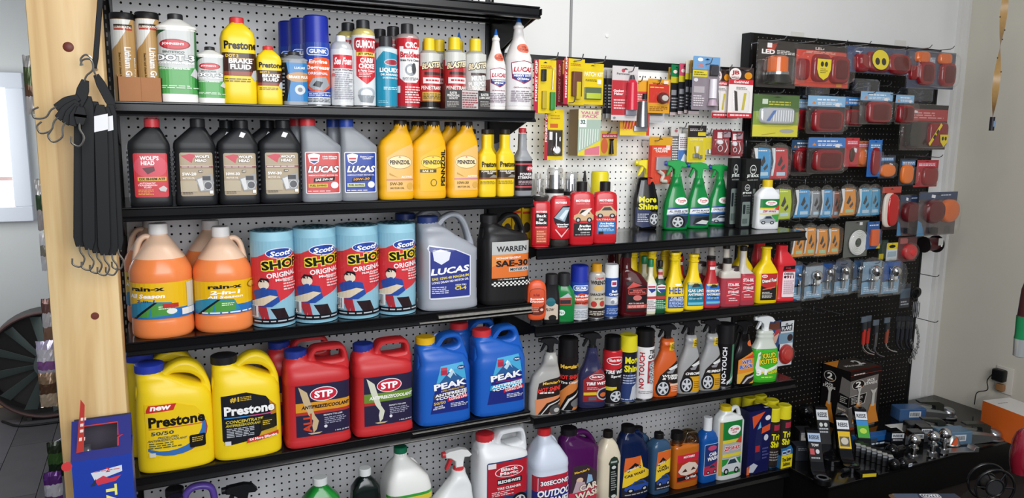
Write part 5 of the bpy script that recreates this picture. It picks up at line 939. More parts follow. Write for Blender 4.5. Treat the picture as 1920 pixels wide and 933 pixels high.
HT = [(0, .92), (.015, 1), (.06, 1), (.35, .96), (.44, .84), (.6, .52), (.74, .42), (.86, .4), (.87, .46), (.9, .46), (.905, .4), (.95, .4), (.96, .46), (1, .44)]
def dry(bg, t1, t2): return [RR(.04, 0, .96, 1, .04, bg, .03), P_([(.1, .92), (.9, .96), (.9, 1), (.1, .98)], 'e8c83c'), P_([(.25, .8), (.75, .84), (.6, .97), (.4, .97)], '28281c'), TO(t1, .5, .66, .84, .13, 'f4f4f0', '1c2c3c'), TO(t2, .5, .5, .84, .11, 'f4f4f0', '1c2c3c'), P_([(.3, .4), (.7, .42), (.5, .25)], '1a3a3c'), R_(.08, .05, .92, .16, '6ab8d0'), L_(.12, .28, .88, .36, 2, 'b8dce8')]
item(bottle, 'dry_gas_bottle', 'bottle', 'yellow long-necked bottle with bold blue lettering straight on the plastic', 1243, 1281, 473, 'b3', n=2.4, dr=.8, gap=.5, prof=HT, col='eccd14', labs=[(.06, .06, 1.0, .42, [T_('HEET', .5, .74, .8, .28, '2a4a94'), E_(.55, .97, .16, .05, 'e8ecf0'), R_(.06, .02, 1, .5, '27498f'), T_('FUEL LINE\nANTIFREEZE', .52, .4, .8, .16, 'dfe8f4'), L_(.12, .06, .94, .3, 4, 'b8ccec')], 10)],
     behind=[(-2.2, 2.6, 'yellow long-necked bottle second in the left file'), (-4.2, 4.6, 'yellow long-necked bottle third in the left file'), (-1.6, 5.6, 'yellow long-necked bottle at the back of the left file')], group='yellow long-necked bottles')
item(bottle, 'dry_gas_bottle', 'bottle', 'yellow long-necked bottle with teal label', 1278, 1318, 476, 'b3', n=2.4, dr=.8, gap=.5, prof=HT, col='eccd14', labs=[(.04, .08, .92, .42, dry('1c7a94', 'GAS LINE', 'ANTIFREEZE'), 10)],
     behind=[(-1.0, 2.9, 'yellow long-necked bottle behind the teal labelled one'), (-.9, 5.8, 'yellow long-necked bottle at the back behind the teal labelled one')], group='yellow long-necked bottles')
item(bottle, 'dry_gas_bottle', 'bottle', 'red long-necked bottle with blue label and a price sticker on its neck', 1314, 1349, 484, 'b3', n=2.4, dr=.8, gap=.6, prof=HT[:9] + [(.96, .42)], cap=(.93, 1, .4, '221c1c'), col='b3262c', labs=[(.04, .08, .92, .42, dry('2a6ab8', 'ISOPROPYL', 'ANTIFREEZE'), 10), (-.0, .78, .3, .06, [R_(0, 0, 1, 1, 'e8e4e4')], 4)],
     behind=[(-1.0, 2.8, 'red long-necked bottle behind the blue labelled red one'), (-2.0, 5.2, 'red long-necked bottle at the back of its file')], group='red long-necked bottles')
def stabil(root, w, h, d, wide):
    pk = M('a8404c', .2, sss=.2); wt = M('c8c2b8', .3)
    if wide:
        bottle(root, w, h * .8, d, n=4, mat=pk, prof=[(0, .94), (.02, 1), (.5, 1), (.66, .98), (.84, .96), (.9, .9), (.95, .5), (1, .4)], bands=[(0, pk), (.72, wt)], labs=[(.1, .08, .7, .6, sta(), 8)])
        MB().lathe([(h * .5, w * .2), (h * .98, w * .19)], wt, (-w * .14, 0, 0), n=20).build('measuring_neck', root)
        MB().lathe([(h * .9, w * .2), (h, w * .2), (h, .01)], M('1f1c1c', .4), (-w * .14, 0, 0), n=20).build('cap', root)
        MB().lathe([(h * .74, w * .2), (h * .83, w * .2), (h * .83, .01)], M('3a2c30', .4), (w * .22, 0, 0), n=20).build('filler_cap', root)
    else: bottle(root, w, h, d, n=3.4, mat=pk, prof=[(0, .94), (.02, 1), (.45, 1), (.5, .97), (.58, .7, -.3), (.64, .42, -.5), (.7, .36, -.52), (.92, .34, -.52)], bands=[(0, pk), (.55, wt)], cap=(.92, 1, .4, '1f1c1c', -.52), labs=[(0, .08, .8, .42, sta(), 8)])
def sta(): return [R_(0, 0, 1, 1, 'b83440'), P_([(.05, .98), (.95, 1), (.95, .9), (.05, .88)], 'c84450'), T_('STA-BIL', .5, .84, .8, .13, 'f4e8e8', bold=.07), P_([(.1, .72), (.5, .66), (.9, .72), (.9, .7), (.5, .63), (.1, .7)], 'e8d0d0'), T_('STORAGE', .5, .52, .74, .12, 'f4e8e8', bold=.05), P_([(.05, .36), (.5, .44), (.95, .36), (.95, .34), (.5, .4), (.05, .34)], 'e8d0d0'), L_(.2, .1, .8, .28, 2, 'e8c0c4')]
item(stabil, 'fuel_stabilizer_bottle', 'bottle', 'squat pinkish fuel stabilizer bottle with separate measuring neck', 1347, 1387, 484, 'b3', n=4, dr=.5, gap=.5, wide=1, behind=[(-1, 2.6, 'squat fuel stabilizer bottle behind the front one'), (-2, 5.2, 'squat fuel stabilizer bottle at the back')], group='squat fuel stabilizer bottles')
item(stabil, 'fuel_stabilizer_bottle', 'bottle', 'tall pinkish fuel stabilizer bottle with long white neck', 1382, 1415, 461, 'b3', n=3.4, dr=.6, gap=.5, capx=-.5, wide=0, behind=[(-1.1, 2.6, 'long white necked stabilizer bottle, second in its file'), (-2.2, 4.8, 'long white necked stabilizer bottle, third in its file'), (-3.3, 7, 'long white necked stabilizer bottle, last in its file')], group='long necked stabilizer bottles')
item(bottle, 'diesel_treatment_bottle', 'bottle', 'large yellow bottle with red and black label beside the red jug-like bottle', 1411, 1455, 462, 'b3', n=3.2, dr=.6, gap=.4, prof=[(0, .93), (.015, 1), (.5, 1), (.56, .97), (.64, .76), (.72, .48), (.78, .38), (.96, .36), (.97, .42), (1, .42)], col='ecca10', rough=.25, labs=[(.06, .06, .72, .48, [R_(0, 0, 1, 1, '262222'), P_([(0, .55), (.6, .4), (1, .56), (1, 1), (0, 1)], 'b8302c'), E_(.2, .9, .18, .06, 'e0dcd4'), T_('GUNK', .2, .9, .26, .05, 'b8302c'), TO('Diesel Fuel', .5, .74, .88, .13, 'f4f0ec', '2a1c1c', rot=6), P_([(.1, .42), (.9, .52), (.9, .47), (.1, .38)], 'd8604c'), L_(.08, .08, .7, .32, 5, 'c8c4bc')], 8)], behind=[(-2.2, 2.9, 'large yellow bottle behind the front diesel treatment bottle')], group='yellow diesel treatment bottles')
def d911(root, w, h, d):
    bottle(root, w, h, d, n=4.6, col='cf2a32', rough=.3, prof=[(0, .95), (.012, 1), (.05, 1), (.07, .97), (.62, .97), (.64, 1), (.7, 1), (.84, .62, -.3), (.88, .5, -.4), (.99, .48, -.4)], labs=[(.1, .08, .68, .56, [RR(0, 0, 1, .8, .08, 'f0dce0', .03), P_([(0, .84), (.96, .9), (.96, 1), (.06, .98)], '1c1418'), T_('POWER', .4, .92, .4, .04, 'c8303a'), T_('DIESEL', .5, .74, .78, .075, '1c1820', bold=.07), T_('911', .58, .64, .6, .1, '6a1c2c', bold=.07), E_(.18, .64, .1, .04, '2a2024'), L_(.1, .1, .9, .54, 7, 'b89aa4')], 8)])
item(d911, 'diesel_treatment_bottle', 'bottle', 'tall red jug-shaped bottle with white label at the right shelf end', 1449, 1489, 458, 'b3', n=4.6, dr=.65, gap=.5, capx=-.4, behind=[(-1.6, 3.3, 'tall red jug-shaped bottle behind the white labelled one')], group='red jug-shaped bottles')
# ------------------------------------------------------------------ third shelf: tire and wheel sprays
HS_ = [(0, .93), (.015, .98), (.3, .97), (.45, .96, .02), (.62, .86, .12), (.76, .56, .3), (.84, .46, .34), (.92, .42, .36), (.96, .36, .36), (1, .34, .36)]
hot = [P_([(.12, 0), (1, 0), (1, 1), (.55, .94), (.2, .84)], '2a1e1c'), P_([(.12, 0), (1, 0), (1, .5), (.1, .4)], 'd8875c'), T_("Meguiar's", .64, .84, .62, .1, 'e8b83c', rot=5), TO('HOT SHINE', .6, .68, .8, .12, 'e83c34', '1c1414', rot=6, sh=.2), L_(.25, .54, .9, .62, 1, 'e8e0dc'), P_([(.2, 0), (.5, .3), (1, .44), (1, .3), (.7, .16), (.55, 0)], '221c1c'), P_([(.3, 0), (.58, .26), (1, .38), (1, .36), (.6, .23), (.34, 0)], 'd8d4d0'), E_(.85, .1, .25, .15, '4a4848'), E_(.85, .1, .1, .06, 'b8b4b0')]
item(trig_bottle, 'tire_shine_spray', 'bottle', 'frosted spray bottle with black trigger and flaming tire label, leftmost on its shelf', 990, 1049, 632, 'b4', n=3, dr=.5, gap=.5, prof=HS_, col='a8a6a2', tcol='17171a', hs=.19, x=.34, rough=.2, labs=[(.04, .02, .9, .6, hot, 12)])
hot2 = [R_(0, 0, 1, 1, '1c1618'), P_([(0, .3), (.6, .55), (1, .6), (1, 0), (0, 0)], 'c8783c'), TO("Meguiar's", .55, .82, .86, .1, 'e8b83c', '1c1618'), T_('HOT SHINE', .5, .63, .9, .08, 'd8302c', bold=.07), T_('Tire Coating', .55, .52, .84, .06, 'e8e4e4', sh=.2), P_([(.1, 0), (.4, .28), (1, .42), (1, .2), (.7, .1), (.6, 0)], '141214'), P_([(.2, 0), (.45, .22), (1, .34), (1, .32), (.5, .18), (.28, 0)], 'd0ccc8'), E_(.85, .12, .3, .08, '6a6a6a')]
item(can, 'aerosol_can', 'aerosol can', 'black aerosol with flame label beside the frosted spray bottle', 1044, 1083, 631, 'b4', gap=.6, col='1c1618', cap=(.25, .98, '151315'), sh=.99, lab=hot2, lz=(.02, .75), rim='c8c8c8')
TW = [(0, .93), (.015, 1), (.3, 1), (.5, .96), (.6, .84, -.02), (.68, .66), (.8, .5), (.9, .4), (.95, .36), (1, .34)]
tw = [P_([(.1, .1), (.9, .1), (1, .5), (1, .8), (.75, .98), (.3, .8), (.1, .7)], '8c2228'), E_(.62, .76, .3, .08, 'e0d8dc'), E_(.62, .76, .27, .065, '8c2228'), T_('Black Magic', .62, .76, .42, .07, 'f4f0f0'), T_('TIRE WET', .6, .59, .78, .08, 'f4f0f0', sh=.2, bold=.06), L_(.25, .42, .75, .5, 2, 'd8b0b4'), R_(.12, .28, .6, .36, 'd8b82c'), E_(.9, .3, .3, .17, 'b8b4b4'), E_(.9, .3, .24, .14, '1f2038'), E_(.85, .28, .12, .06, 'c8642c'), R_(.3, .14, .6, .24, '5a5a6a')]
item(trig_bottle, 'tire_shine_spray', 'bottle', 'dark indigo spray bottle with maroon label and wide black trigger', 1082, 1134, 622, 'b4', n=3, dr=.55, gap=.6, prof=TW, col='2c2c4c', tcol='151517', hs=.2, rough=.12, labs=[(.03, .05, .94, .62, tw, 12)])
bmc = [R_(0, 0, 1, 1, '201c1e'), P_([(0, .62), (1, .7), (1, 1), (0, 1)], 'bf232c'), E_(.55, .84, .4, .08, 'e8dce0'), E_(.55, .84, .36, .065, 'bf232c'), T_('Black Magic', .55, .84, .56, .07, 'f4f0f0'), T_('TIRE WET', .55, .62, .86, .07, 'f0eeee', sh=.2, bold=.05), T_('Spray', .6, .53, .5, .06, 'f0eeee'), R_(.1, .26, .6, .33, 'd8c02c'), WH(.6, .14, .34, .42)]
item(can, 'aerosol_can', 'aerosol can', 'red and black aerosol with glossy black cap and wheel picture', 1128, 1165, 628, 'b4', gap=.6, col='bf232c', cap=(.2, .86, '121113'), shoulder='bf232c', sh=.76, lab=bmc, lz=(.02, .78), rim='c8c8c8')
ms2 = [R_(0, 0, 1, 1, '1c1e2c'), P_([(0, .2), (.5, .6), (1, .4), (1, 0), (0, 0)], '2a3c6c'), T_('More', .62, .84, .7, .14, 'e6dc22', bold=.09), T_('Shine', .62, .67, .76, .14, 'e6dc22', bold=.09), L_(.2, .35, .8, .55, 4, 'a8b0c8'), P_([(.5, .05), (.6, .3), (.8, .36), (.85, .05)], 'b8bcc4'), L_(.1, .02, .9, .06, 1, 'b8bcc4')]
item(can, 'aerosol_can', 'aerosol can', 'dark blue aerosol with wide yellow cap between red-black and white aerosols', 1158, 1193, 626, 'b4', gap=.6, col='1c1e2c', cap=(.24, 1, 'd9cc22'), sh=.99, lab=ms2, lz=(.02, .76), rim='c8c8c8')
nt = [R_(0, 0, 1, 1, 'e2dfe0'), R_(.52, .3, 1, .74, 'a8343c'), T_('NO TOUCH', .28, .55, 1.5, .1, 'b0242c', rot=90), T_('TIRE\nCARE', .76, .86, .46, .18, '1f1c1e', bold=.06), WH(.76, .64, .2, .42, tire='8c8c90'), WH(.76, .5, .2, .42, tire='8c8c90'), WH(.76, .37, .2, .42, tire='8c8c90'), L_(.2, .1, .9, .16, 2, '8a8488')]
item(can, 'aerosol_can', 'aerosol can', 'white aerosol with black cap and red lettering running upward', 1188, 1225, 615, 'b4', gap=.6, col='e2dfe0', cap=(.24, .98, '131214'), sh=.99, lab=nt, lz=(.02, .76), rim='e0e0e0')
EG = [(0, .93), (.015, 1), (.3, .99), (.5, .9, .06), (.62, .76, .14), (.72, .62, .18), (.8, .5, .16), (.85, .52, .16), (.9, .46, .16), (.95, .5, .16), (1, .4, .16)]
def eagle(bg, t, txt, low): return [P_([(.12, 0), (1, 0), (1, .8), (.9, .98), (.2, .55), (.08, .3)], '241e1c'), P_([(.12, 0), (1, 0), (1, .26 if low else .42), (.3, .42), (.1, .3)], low or 'd09a1c'), P_([(.5, .72), (.8, .82), (.96, .84), (.9, .74), (.6, .68)], 'd8d8d8'), P_([(.45, .64), (.8, .72), (.7, .6), (.5, .6)], '8c8c90'), T_(txt, .62, .5, .72, .07 if '\n' not in txt else .13, 'f4f0ec', sh=.2, bold=.06), WH(.34, .2, .3, .8), R_(.62, .06, .98, .34, 'd8a024') if not low else R_(.62, .26, .98, .32, 'e8c8b0'), L_(.66, .1, .94, .3, 4, '8a6420' if not low else 'f0b090')]
for a, b, tp, col, txt, low, lb in ((1219, 1269, 606, 'c8581f', 'WHEEL\n& TIRE', 'c8581f', 'orange wheel cleaner spray bottle with black trigger'), (1266, 1310, 599, '9a9a9a', 'CHROME', None, 'silver spray bottle reading CHROME, next to the orange one'), (1306, 1349, 597, '9a9a9a', 'ALUMINUM', None, 'silver spray bottle reading ALUMINUM, beside the black upright-lettered aerosol')):
    item(trig_bottle, 'wheel_cleaner_spray', 'bottle', lb, a, b, tp, 'b4', n=3, dr=.55, gap=.6, prof=EG, col=col, tcol='161517', hs=.2, x=.16, rough=.3, labs=[(.04, .03, .92, .64, eagle(col, 0, txt, low), 12), (.2, .8, .34, .14, [R_(0, 0, 1, 1, 'd8b82c'), L_(.2, .1, .8, .9, 4, '3a3420')], 4)])
nt2 = [R_(0, 0, 1, 1, '141214'), T_('NO-TOUCH', .36, .5, 1.6, .1, 'e6e6ea', rot=90), P_([(.62, .05), (.95, .1), (.95, .98), (.7, .98), (.7, .4)], '4a8c6c'), P_([(.5, .04), (.9, .2), (.92, .26), (.5, .12)], 'd0d0d4')]
item(can, 'aerosol_can', 'aerosol can', 'black aerosol with white lettering running upward and green stripe', 1338, 1374, 605, 'b4', gap=.7, col='141214', cap=(.3, 1, '19181a'), sh=.99, lab=nt2, lz=(.02, .7), rim='c8c8cc')
wbk = [P_([(.1, 0), (.95, 0), (1, .9), (.85, 1), (.12, .74)], 'd8872c'), P_([(.1, .3), (1, .4), (1, .0), (.1, 0)], 'd8a83c'), P_([(.4, .8), (.95, .95), (.95, .8)], 'c8402c'), TO('WET\nBLACK', .55, .62, .7, .26, '2a4a9c', 'e8e4ec', rot=6, sh=.2), P_([(.25, .0), (.5, .26), (1, .36), (1, .1), (.7, 0)], '2a2426'), P_([(.35, .0), (.6, .2), (1, .28), (1, .22), (.66, .15), (.45, 0)], 'c0b8b8')]
item(trig_bottle, 'tire_shine_spray', 'bottle', 'glossy black spray bottle with orange and blue label beside the bright green one', 1370, 1412, 600, 'b4', n=3, dr=.55, gap=.6, prof=[(0, .93), (.015, 1), (.4, 1), (.55, .97), (.65, .85), (.78, .62), (.9, .5), (1, .4)], col='120f10', tcol='121113', hs=.2, rough=.15, labs=[(.03, .04, .86, .62, wbk, 12), (.24, .76, .3, .12, [E_(.5, .5, .5, .5, 'd8642c')], 4)])
kk = [P_([(.04, .1), (.2, .0), (.9, .02), (1, .5), (.9, .9), (.4, .98), (.08, .7)], '44b02c'), P_([(.06, .4), (.14, .85), (.24, .9), (.2, .45), (.5, .34), (.98, .5), (.98, .42), (.5, .22), (.12, .22)], 'dfe4dc'), TO('KRUD\nKUTTER', .58, .69, .74, .34, 'e8d022', '2a6a1c', rot=5, g=.03), T_('3', .2, .25, .18, .2, 'f4f4f0', bold=.06), T_('IN', .34, .24, .1, .08, 'e8d022'), T_('1', .46, .26, .1, .18, 'f4f4f0', bold=.06), T_('ADVANCED', .76, .36, .4, .07, 'f4f4f0', rot=5), T_('CLEANER', .76, .26, .42, .1, 'e8d022', rot=5, bold=.06), L_(.3, .06, .9, .12, 1, 'e8e84c')]
item(trig_bottle, 'cleaner_spray', 'bottle', 'bright green cleaner spray bottle with white trigger at the shelf end', 1406, 1455, 591, 'b4', n=3, dr=.5, gap=.5, prof=[(0, .9), (.015, .97), (.2, 1), (.55, 1), (.66, .9), (.76, .68), (.84, .58), (.88, .62), (.92, .56), (.96, .6), (1, .5)], col='3cae28', bands=[(0, '3cae28'), (.68, 'c8cec4')], tcol='e6e8e8', hs=.22, x=.0, rough=.18, labs=[(.02, .05, .94, .62, kk, 12)])
# ------------------------------------------------------------------ bottom deck: car wash
th_ = [R_(0, .6, 1, 1, 'b8283a'), R_(0, 0, 1, .6, '2c2c7c'), P_([(0, .0), (.5, .2), (.8, .6), (1, .3), (1, 0)], '1f2f9c'), TO('30SECONDS', .56, .82, .7, .12, 'f4f0f4', '5a1c3c'), TO('OUTDOOR\nCLEANER', .56, .45, .84, .4, 'f4f4f8', '24245c', sh=.15)]
item(bottle, 'outdoor_cleaner_jug', 'jug', 'white round jug with red cap and red and blue label', 986, 1060, 799, 'b5', n=2.3, dr=.9, gap=.3, prof=[(0, .95), (.02, 1), (.5, 1), (.56, .985), (.6, 1), (.66, .97), (.8, .62, -.08), (.88, .4, -.14), (.92, .32, -.16), (.94, .32, -.16)], col='cfd8e6', cap=(.92, 1, .34, 'cc2a30', -.16), handle=[([(.05, .88), (.3, .87), (.5, .8), (.7, .68)], .1, .16)], labs=[(0, .08, 1.3, .44, th_, 14)])
def purp(root, w, h, d): bottle(root, w, h, d, n=3, mat=M('4c1450', .12), prof=[(0, .95), (.015, 1), (.6, 1), (.72, .95), (.8, .8, -.12), (.86, .55, -.36), (.9, .36, -.46), (.94, .32, -.46)], cap=(.92, 1, .36, '1c181c', -.46), handle=[([(-.3, .88), (.05, .92), (.45, .88), (.78, .74), (.9, .55), (.88, .42)], .13, .32)],
    labs=[(.08, .05, .84, .5, [P_([(0, 0), (1, 0), (1, .6), (.7, .86), (.5, 1), (.1, 1)], '3a2c34'), P_([(0, 0), (1, 0), (1, .42), (0, .3)], 'c8344c'), TO("Meguiar's", .36, .84, .44, .08, 'e8b83c', '2a2024', rot=6), E_(.3, .62, .1, .07, 'd8b8a0'), P_([(.1, .3), (.5, .34), (.45, .55), (.2, .6)], 'b8a0a8'), P_([(.5, .5), (.7, .54), (.66, .7), (.54, .74)], '8ab0d0'), TO('CAR\nWASH', .56, .32, .8, .36, 'e8dcc8', '3a1c2c', rot=4)], 10)])
item(purp, 'car_wash_jug', 'jug', 'dark purple translucent car wash jug with black cap', 1040, 1122, 800, 'b5', n=3, dr=.55, gap=2.0, capx=-.4)
item(bottle, 'wax_bottle', 'bottle', 'cream bottle with black cap and narrow dark green label', 1112, 1162, 806, 'b5', n=3.4, dr=.8, gap=1.0, prof=[(0, .93), (.015, 1), (.6, 1), (.66, .98), (.8, .7), (.86, .5), (.89, .36), (.92, .36)], col='d8ccb4', rough=.15, cap=(.91, 1, .4, '1d1a18'), labs=[(.06, .08, .5, .6, [P_([(.1, .06), (.3, 0), (.7, 0), (.9, .06), (.9, .8), (1, .84), (.8, .96), (.5, 1), (.2, .96), (0, .84), (.1, .8)], '2a3a30'), P_([(.18, .1), (.82, .1), (.82, .8), (.18, .8)], '1c1f1e'), R_(.2, .85, .8, .89, 'a8b0a8'), E_(.5, .74, .2, .04, 'c8ccc8'), L_(.25, .2, .75, .66, 9, '9aa09c'), E_(.5, .07, .22, .04, 'c8ccc8')], 10)])
def armor(v): return [P_([(0, 0), (1, 0), (1, .55) if v else (1, 1), (.7, .7) if v else (.9, 1), (.6, 1), (.08, .98)], 'e8c22c'), P_([(.04, .62), (.6, .76) if v else (1, .8), (.6, 1) if v else (1, 1), (.08, .98)], 'd8642c'), P_([(0, 0), (1, 0), (1, .42), (.6, .4), (0, .22)], '22222c'), P_([(.1, .66), (.4, .84), (.62, .74), (.6, .68), (.4, .76), (.2, .62)], '1c1c1e'), T_('ARMOR ALL', .36, .7, .5, .05, 'f0e4d0', rot=12), T_('CAR WASH' if v else 'CAR\nWASH', .42, .55, .7, .07 if v else .13, '2a2430', rot=8, bold=.05), CAR(.08, .1, .98, .38, '2c4c9c'), L_(.1, .02, .9, .07, 1, 'a8a8b0')]
def armj(root, w, h, d): bottle(root, w, h, d, n=3, mat=M('0e1c40', .12), prof=[(0, .94), (.015, 1), (.5, 1), (.6, .98), (.72, .86, -.05), (.82, .7, -.14), (.88, .5, -.26), (.91, .38, -.3), (.94, .34, -.3)], cap=(.92, 1, .38, '171517', -.3), handle=[([(.0, .88), (.35, .88), (.6, .78), (.72, .6), (.8, .45)], .13, .3)], labs=[(.0, .08, .9, .54, armor(1), 10)])
item(armj, 'car_wash_jug', 'jug', 'dark navy car wash jug with orange and yellow label', 1149, 1216, 796, 'b5', n=3, dr=.6, gap=.4, capx=-.3)
item(bottle, 'car_wash_bottle', 'bottle', 'slate blue car wash bottle with orange and yellow label and sticker on its cap', 1211, 1254, 810, 'b5', n=2.6, dr=.75, gap=.8, prof=[(0, .93), (.015, 1), (.75, 1), (.82, .9), (.88, .6), (.9, .38), (.93, .36)], col='33506e', rough=.2, cap=(.91, 1, .42, '181618'), labs=[(.06, .08, .86, .66, armor(0), 12)], behind=[(-1.6, 3.2, 'slate blue car wash bottle behind the front slate blue one')])
def amber(root, w, h, d):
    am = M('b8641c', .1); cl = clear('d8c8b0', .3, .1); bottle(root, w, h, d, n=4.4, mat=am, prof=[(0, .94), (.015, 1), (.7, 1), (.74, .98), (.78, .6, -.3), (.8, .4, -.55)], bands=[(0, am)], labs=[(.03, .12, .86, .5, [P_([(0, .7), (1, .74), (1, 1), (0, 1)], 'c8283a'), R_(0, 0, 1, .72, 'a8341c'), T_('MOTHERS', .5, .9, .5, .08, 'f8f0f0'), P_([(.04, .4), (.2, .62), (.5, .7), (.8, .64), (.98, .46), (.8, .28), (.4, .22), (.15, .28)], 'dcc8b8'), P_([(.2, .36), (.35, .48), (.45, .36)], '4a2c24'), P_([(.6, .38), (.7, .5), (.84, .4)], '4a2c24'), P_([(.02, .04), (1, .1), (1, .22), (.02, .2)], '2a1c1c'), T_('Car Wash', .62, .14, .5, .1, 'f4ece8', rot=3)], 8)])
    MB().lathe([(h * .76, w * .2), (h * .9, w * .18)], cl, (-w * .28, 0, 0), n=20).build('neck', root)
    MB().lathe([(h * .88, w * .21), (h, w * .2), (h, .01)], M('161414', .35), (-w * .28, 0, 0), n=24).build('cap', root)
    MB().slab([(-.1 * w, h * .72), (-.04 * w, h * .92), (.05 * w, h * .99), (.38 * w, h * .97), (.46 * w, h * .9), (.47 * w, h * .72)], [[(.04 * w, h * .8), (.06 * w, h * .9), (.3 * w, h * .9), (.34 * w, h * .8)]], d * .3, .15, cl).build('clear_grip', root)
item(amber, 'car_wash_bottle', 'bottle', 'amber car wash bottle with clear grip and picture of a white car front', 1251, 1309, 808, 'b5', n=4.4, dr=.5, gap=1.0, capx=-.5)
item(bottle, 'car_wash_bottle', 'bottle', 'bright blue car wash bottle with tall white cap', 1303, 1343, 781, 'b5', n=2.6, dr=.75, gap=1.0, prof=[(0, .92), (.015, .98), (.3, .96), (.6, 1), (.68, .95), (.76, .7), (.8, .45)], mat=M('15509a', .1), cap=(.8, 1, .42, 'dfe2e4'), labs=[(.04, .12, .86, .5, [RR(0, 0, 1, 1, .08, 'b0c8e0', .05), RR(.02, .02, .98, .98, .07, '20346c', .04), P_([(.02, .02), (.98, .02), (.98, .45), (.4, .3), (.02, .3)], 'a82c48'), E_(.5, .86, .3, .08, 'c04a70'), TO('CAR-\nWASH', .54, .6, .7, .26, 'f4f4f8', '1c2450', rot=4, sh=.15), CAR(.1, .05, .9, .34, 'b0344c')], 12)])
zw2 = [R_(.1, .66, 1, 1, '1c7a38'), R_(0, 0, .12, 1, 'b8923c'), R_(.12, 0, 1, .3, '2c8a3c'), R_(.12, .3, 1, .66, 'a8aaa8'), E_(.62, .83, .3, .09, 'f0f0ee'), T_('Turtle', .62, .85, .42, .06, 'c02a34', sh=.2), T_('WAX', .62, .79, .22, .03, 'c02a34'), R_(.12, .6, .8, .66, 'd8c83c'), P_([(.7, .6), (1, .72), (1, .56)], 'd0452c'), TO('ZIP WAX', .56, .5, .74, .08, 'c02a34', 'f0e8e8', sh=.2), R_(.12, .34, 1, .4, 'd8c83c'), CAR(.12, .02, .98, .32, 'c8ccd0')]
def zipj(root, w, h, d): bottle(root, w, h, d, n=4, col='dfe2e0', rough=.25, prof=[(0, .94), (.012, 1), (.78, 1), (.84, .9, -.08), (.88, .6, -.25), (.91, .4, -.3), (.94, .36, -.3)], cap=(.92, 1, .36, 'dcc020', -.3), handle=[([(.0, .89), (.35, .95), (.65, .93), (.85, .78), (.94, .6), (.95, .42)], .13, .3)], labs=[(-.06, .07, .84, .74, zw2, 10)])
item(zipj, 'car_wash_jug', 'jug', 'white wax jug with side handle, green label and yellow cap', 1333, 1391, 759, 'b5', n=4, dr=.5, gap=.7, capx=-.3)
ice = [R_(0, 0, 1, 1, '16184c'), P_([(.12, .92), (.7, .97), (.2, .72)], 'd8542c'), E_(.84, .86, .12, .04, 'e8e8ec'), P_([(.35, .2), (.3, .5), (.38, .74), (.5, .78), (.62, .6), (.6, .2)], '1f2450'), P_([(.38, .7), (.5, .82), (.56, .72)], '6ab0d8'), P_([(.58, .62), (.96, .66), (.96, .76), (.6, .72)], 'd8542c'), R_(.34, .34, .54, .44, 'b02c34'), P_([(.1, .03), (.3, .02), (.5, .12), (.3, .17), (.12, .14)], 'b8bcc8'), P_([(0, 0), (.12, 0), (.08, .14), (0, .12)], 'd8642c'), E_(.8, .55, .1, .05, 'c8ccd8'), L_(.66, .2, .94, .4, 4, '4a5088')]
item(carton, 'polish_box', 'box', 'dark blue boxed wax kit with orange corner beside the yellow capped cans', 1383, 1441, 764, 'b5', n=20, dr=.5, gap=.8, col='14163c', front=ice, side=[R_(0, 0, 1, 1, '1a1c40')], top=[R_(.0, .0, 1, 1, '14163c'), E_(.42, .5, .32, .34, '22264c'), R_(.8, .2, .96, .4, 'e0e0e4')], topcol='14163c')
trim = [R_(0, 0, 1, 1, '2a2220'), R_(.3, .82, .9, .95, 'a82c44'), TO('Trim\nShine', .55, .58, .76, .32, 'e8e022', '1a1616'), L_(.15, .1, .9, .34, 4, '8a8480')]
r0 = item(can, 'aerosol_can', 'aerosol can', 'trim aerosol with yellow cap in the yellow counter display, left of the front pair', 1431, 1459, 762, 'b5', gap=1.0, col='2a2220', cap=(.22, .98, 'dcd022'), sh=.99, lab=trim, lz=(.05, .77), rim='2a6a9c', group='yellow capped trim aerosols')
w0 = 2.45
for dx, dy, lb in ((2.6, .1, 'trim aerosol with yellow cap, right of the front pair in the counter display'), (-.1, 2.7, 'trim aerosol in the second row of the counter display, left'), (2.5, 2.8, 'trim aerosol in the second row of the counter display, right'), (-.2, 5.4, 'trim aerosol in the third row of the counter display, left'), (2.4, 5.5, 'trim aerosol in the third row of the counter display, right'), (-.3, 8.1, 'trim aerosol at the back of the counter display, left'), (2.3, 8.2, 'trim aerosol at the back of the counter display, right')):
    dup(r0, lb, (dx, dy, 0), 'yellow capped trim aerosols')
def tsd(root, w, h, d):
    mb = MB(); y = M('e0cc1c', .45); b = M('2a6a9c', .45)
    mb.box(-w / 2, w / 2, -d / 2, -d / 2 + .05, 0, h, y).box(-w / 2, -w / 2 + .05, -d / 2, d / 2, 0, h, b).box(w / 2 - .05, w / 2, -d / 2, d / 2, 0, h, b).box(-w / 2, w / 2, -d / 2, d / 2, 0, .03, b)
    mb.prism([(-w / 2, h), (w / 2, h), (w / 2, h * 1.35), (w * .3, h * 1.7), (-w * .1, h * 1.55), (-w / 2, h * 1.55)], -d / 2 + .06, -d / 2 + .1, b)
    mb.build('tray', root, angle=0)
    label(root, Flat((-w / 2, -d / 2, 0), (1, 0, 0), (0, 0, 1)), 0, 0, w, h, [T_('Time Saving\nSolutions', .5, .5, .78, .66, '2a2814', bold=.05)])
    label(root, Flat((-w / 2, -d / 2 + .05, 0), (1, 0, 0), (0, 0, 1)), 0, 0, w, h * 1.5, [R_(.1, .68, .45, .9, 'c8ccd4'), R_(.5, .7, .8, .94, 'c8ccd4'), R_(.14, .74, .42, .84, '2a3a6c'), R_(.53, .76, .77, .88, '2a3a6c')], name='back_print')
item(tsd, 'counter_display', 'tray', 'yellow counter display tray with black lettering around the trim aerosols', 1430, 1486, 843, 'b5', n=20, dr=1.7, gap=.35)
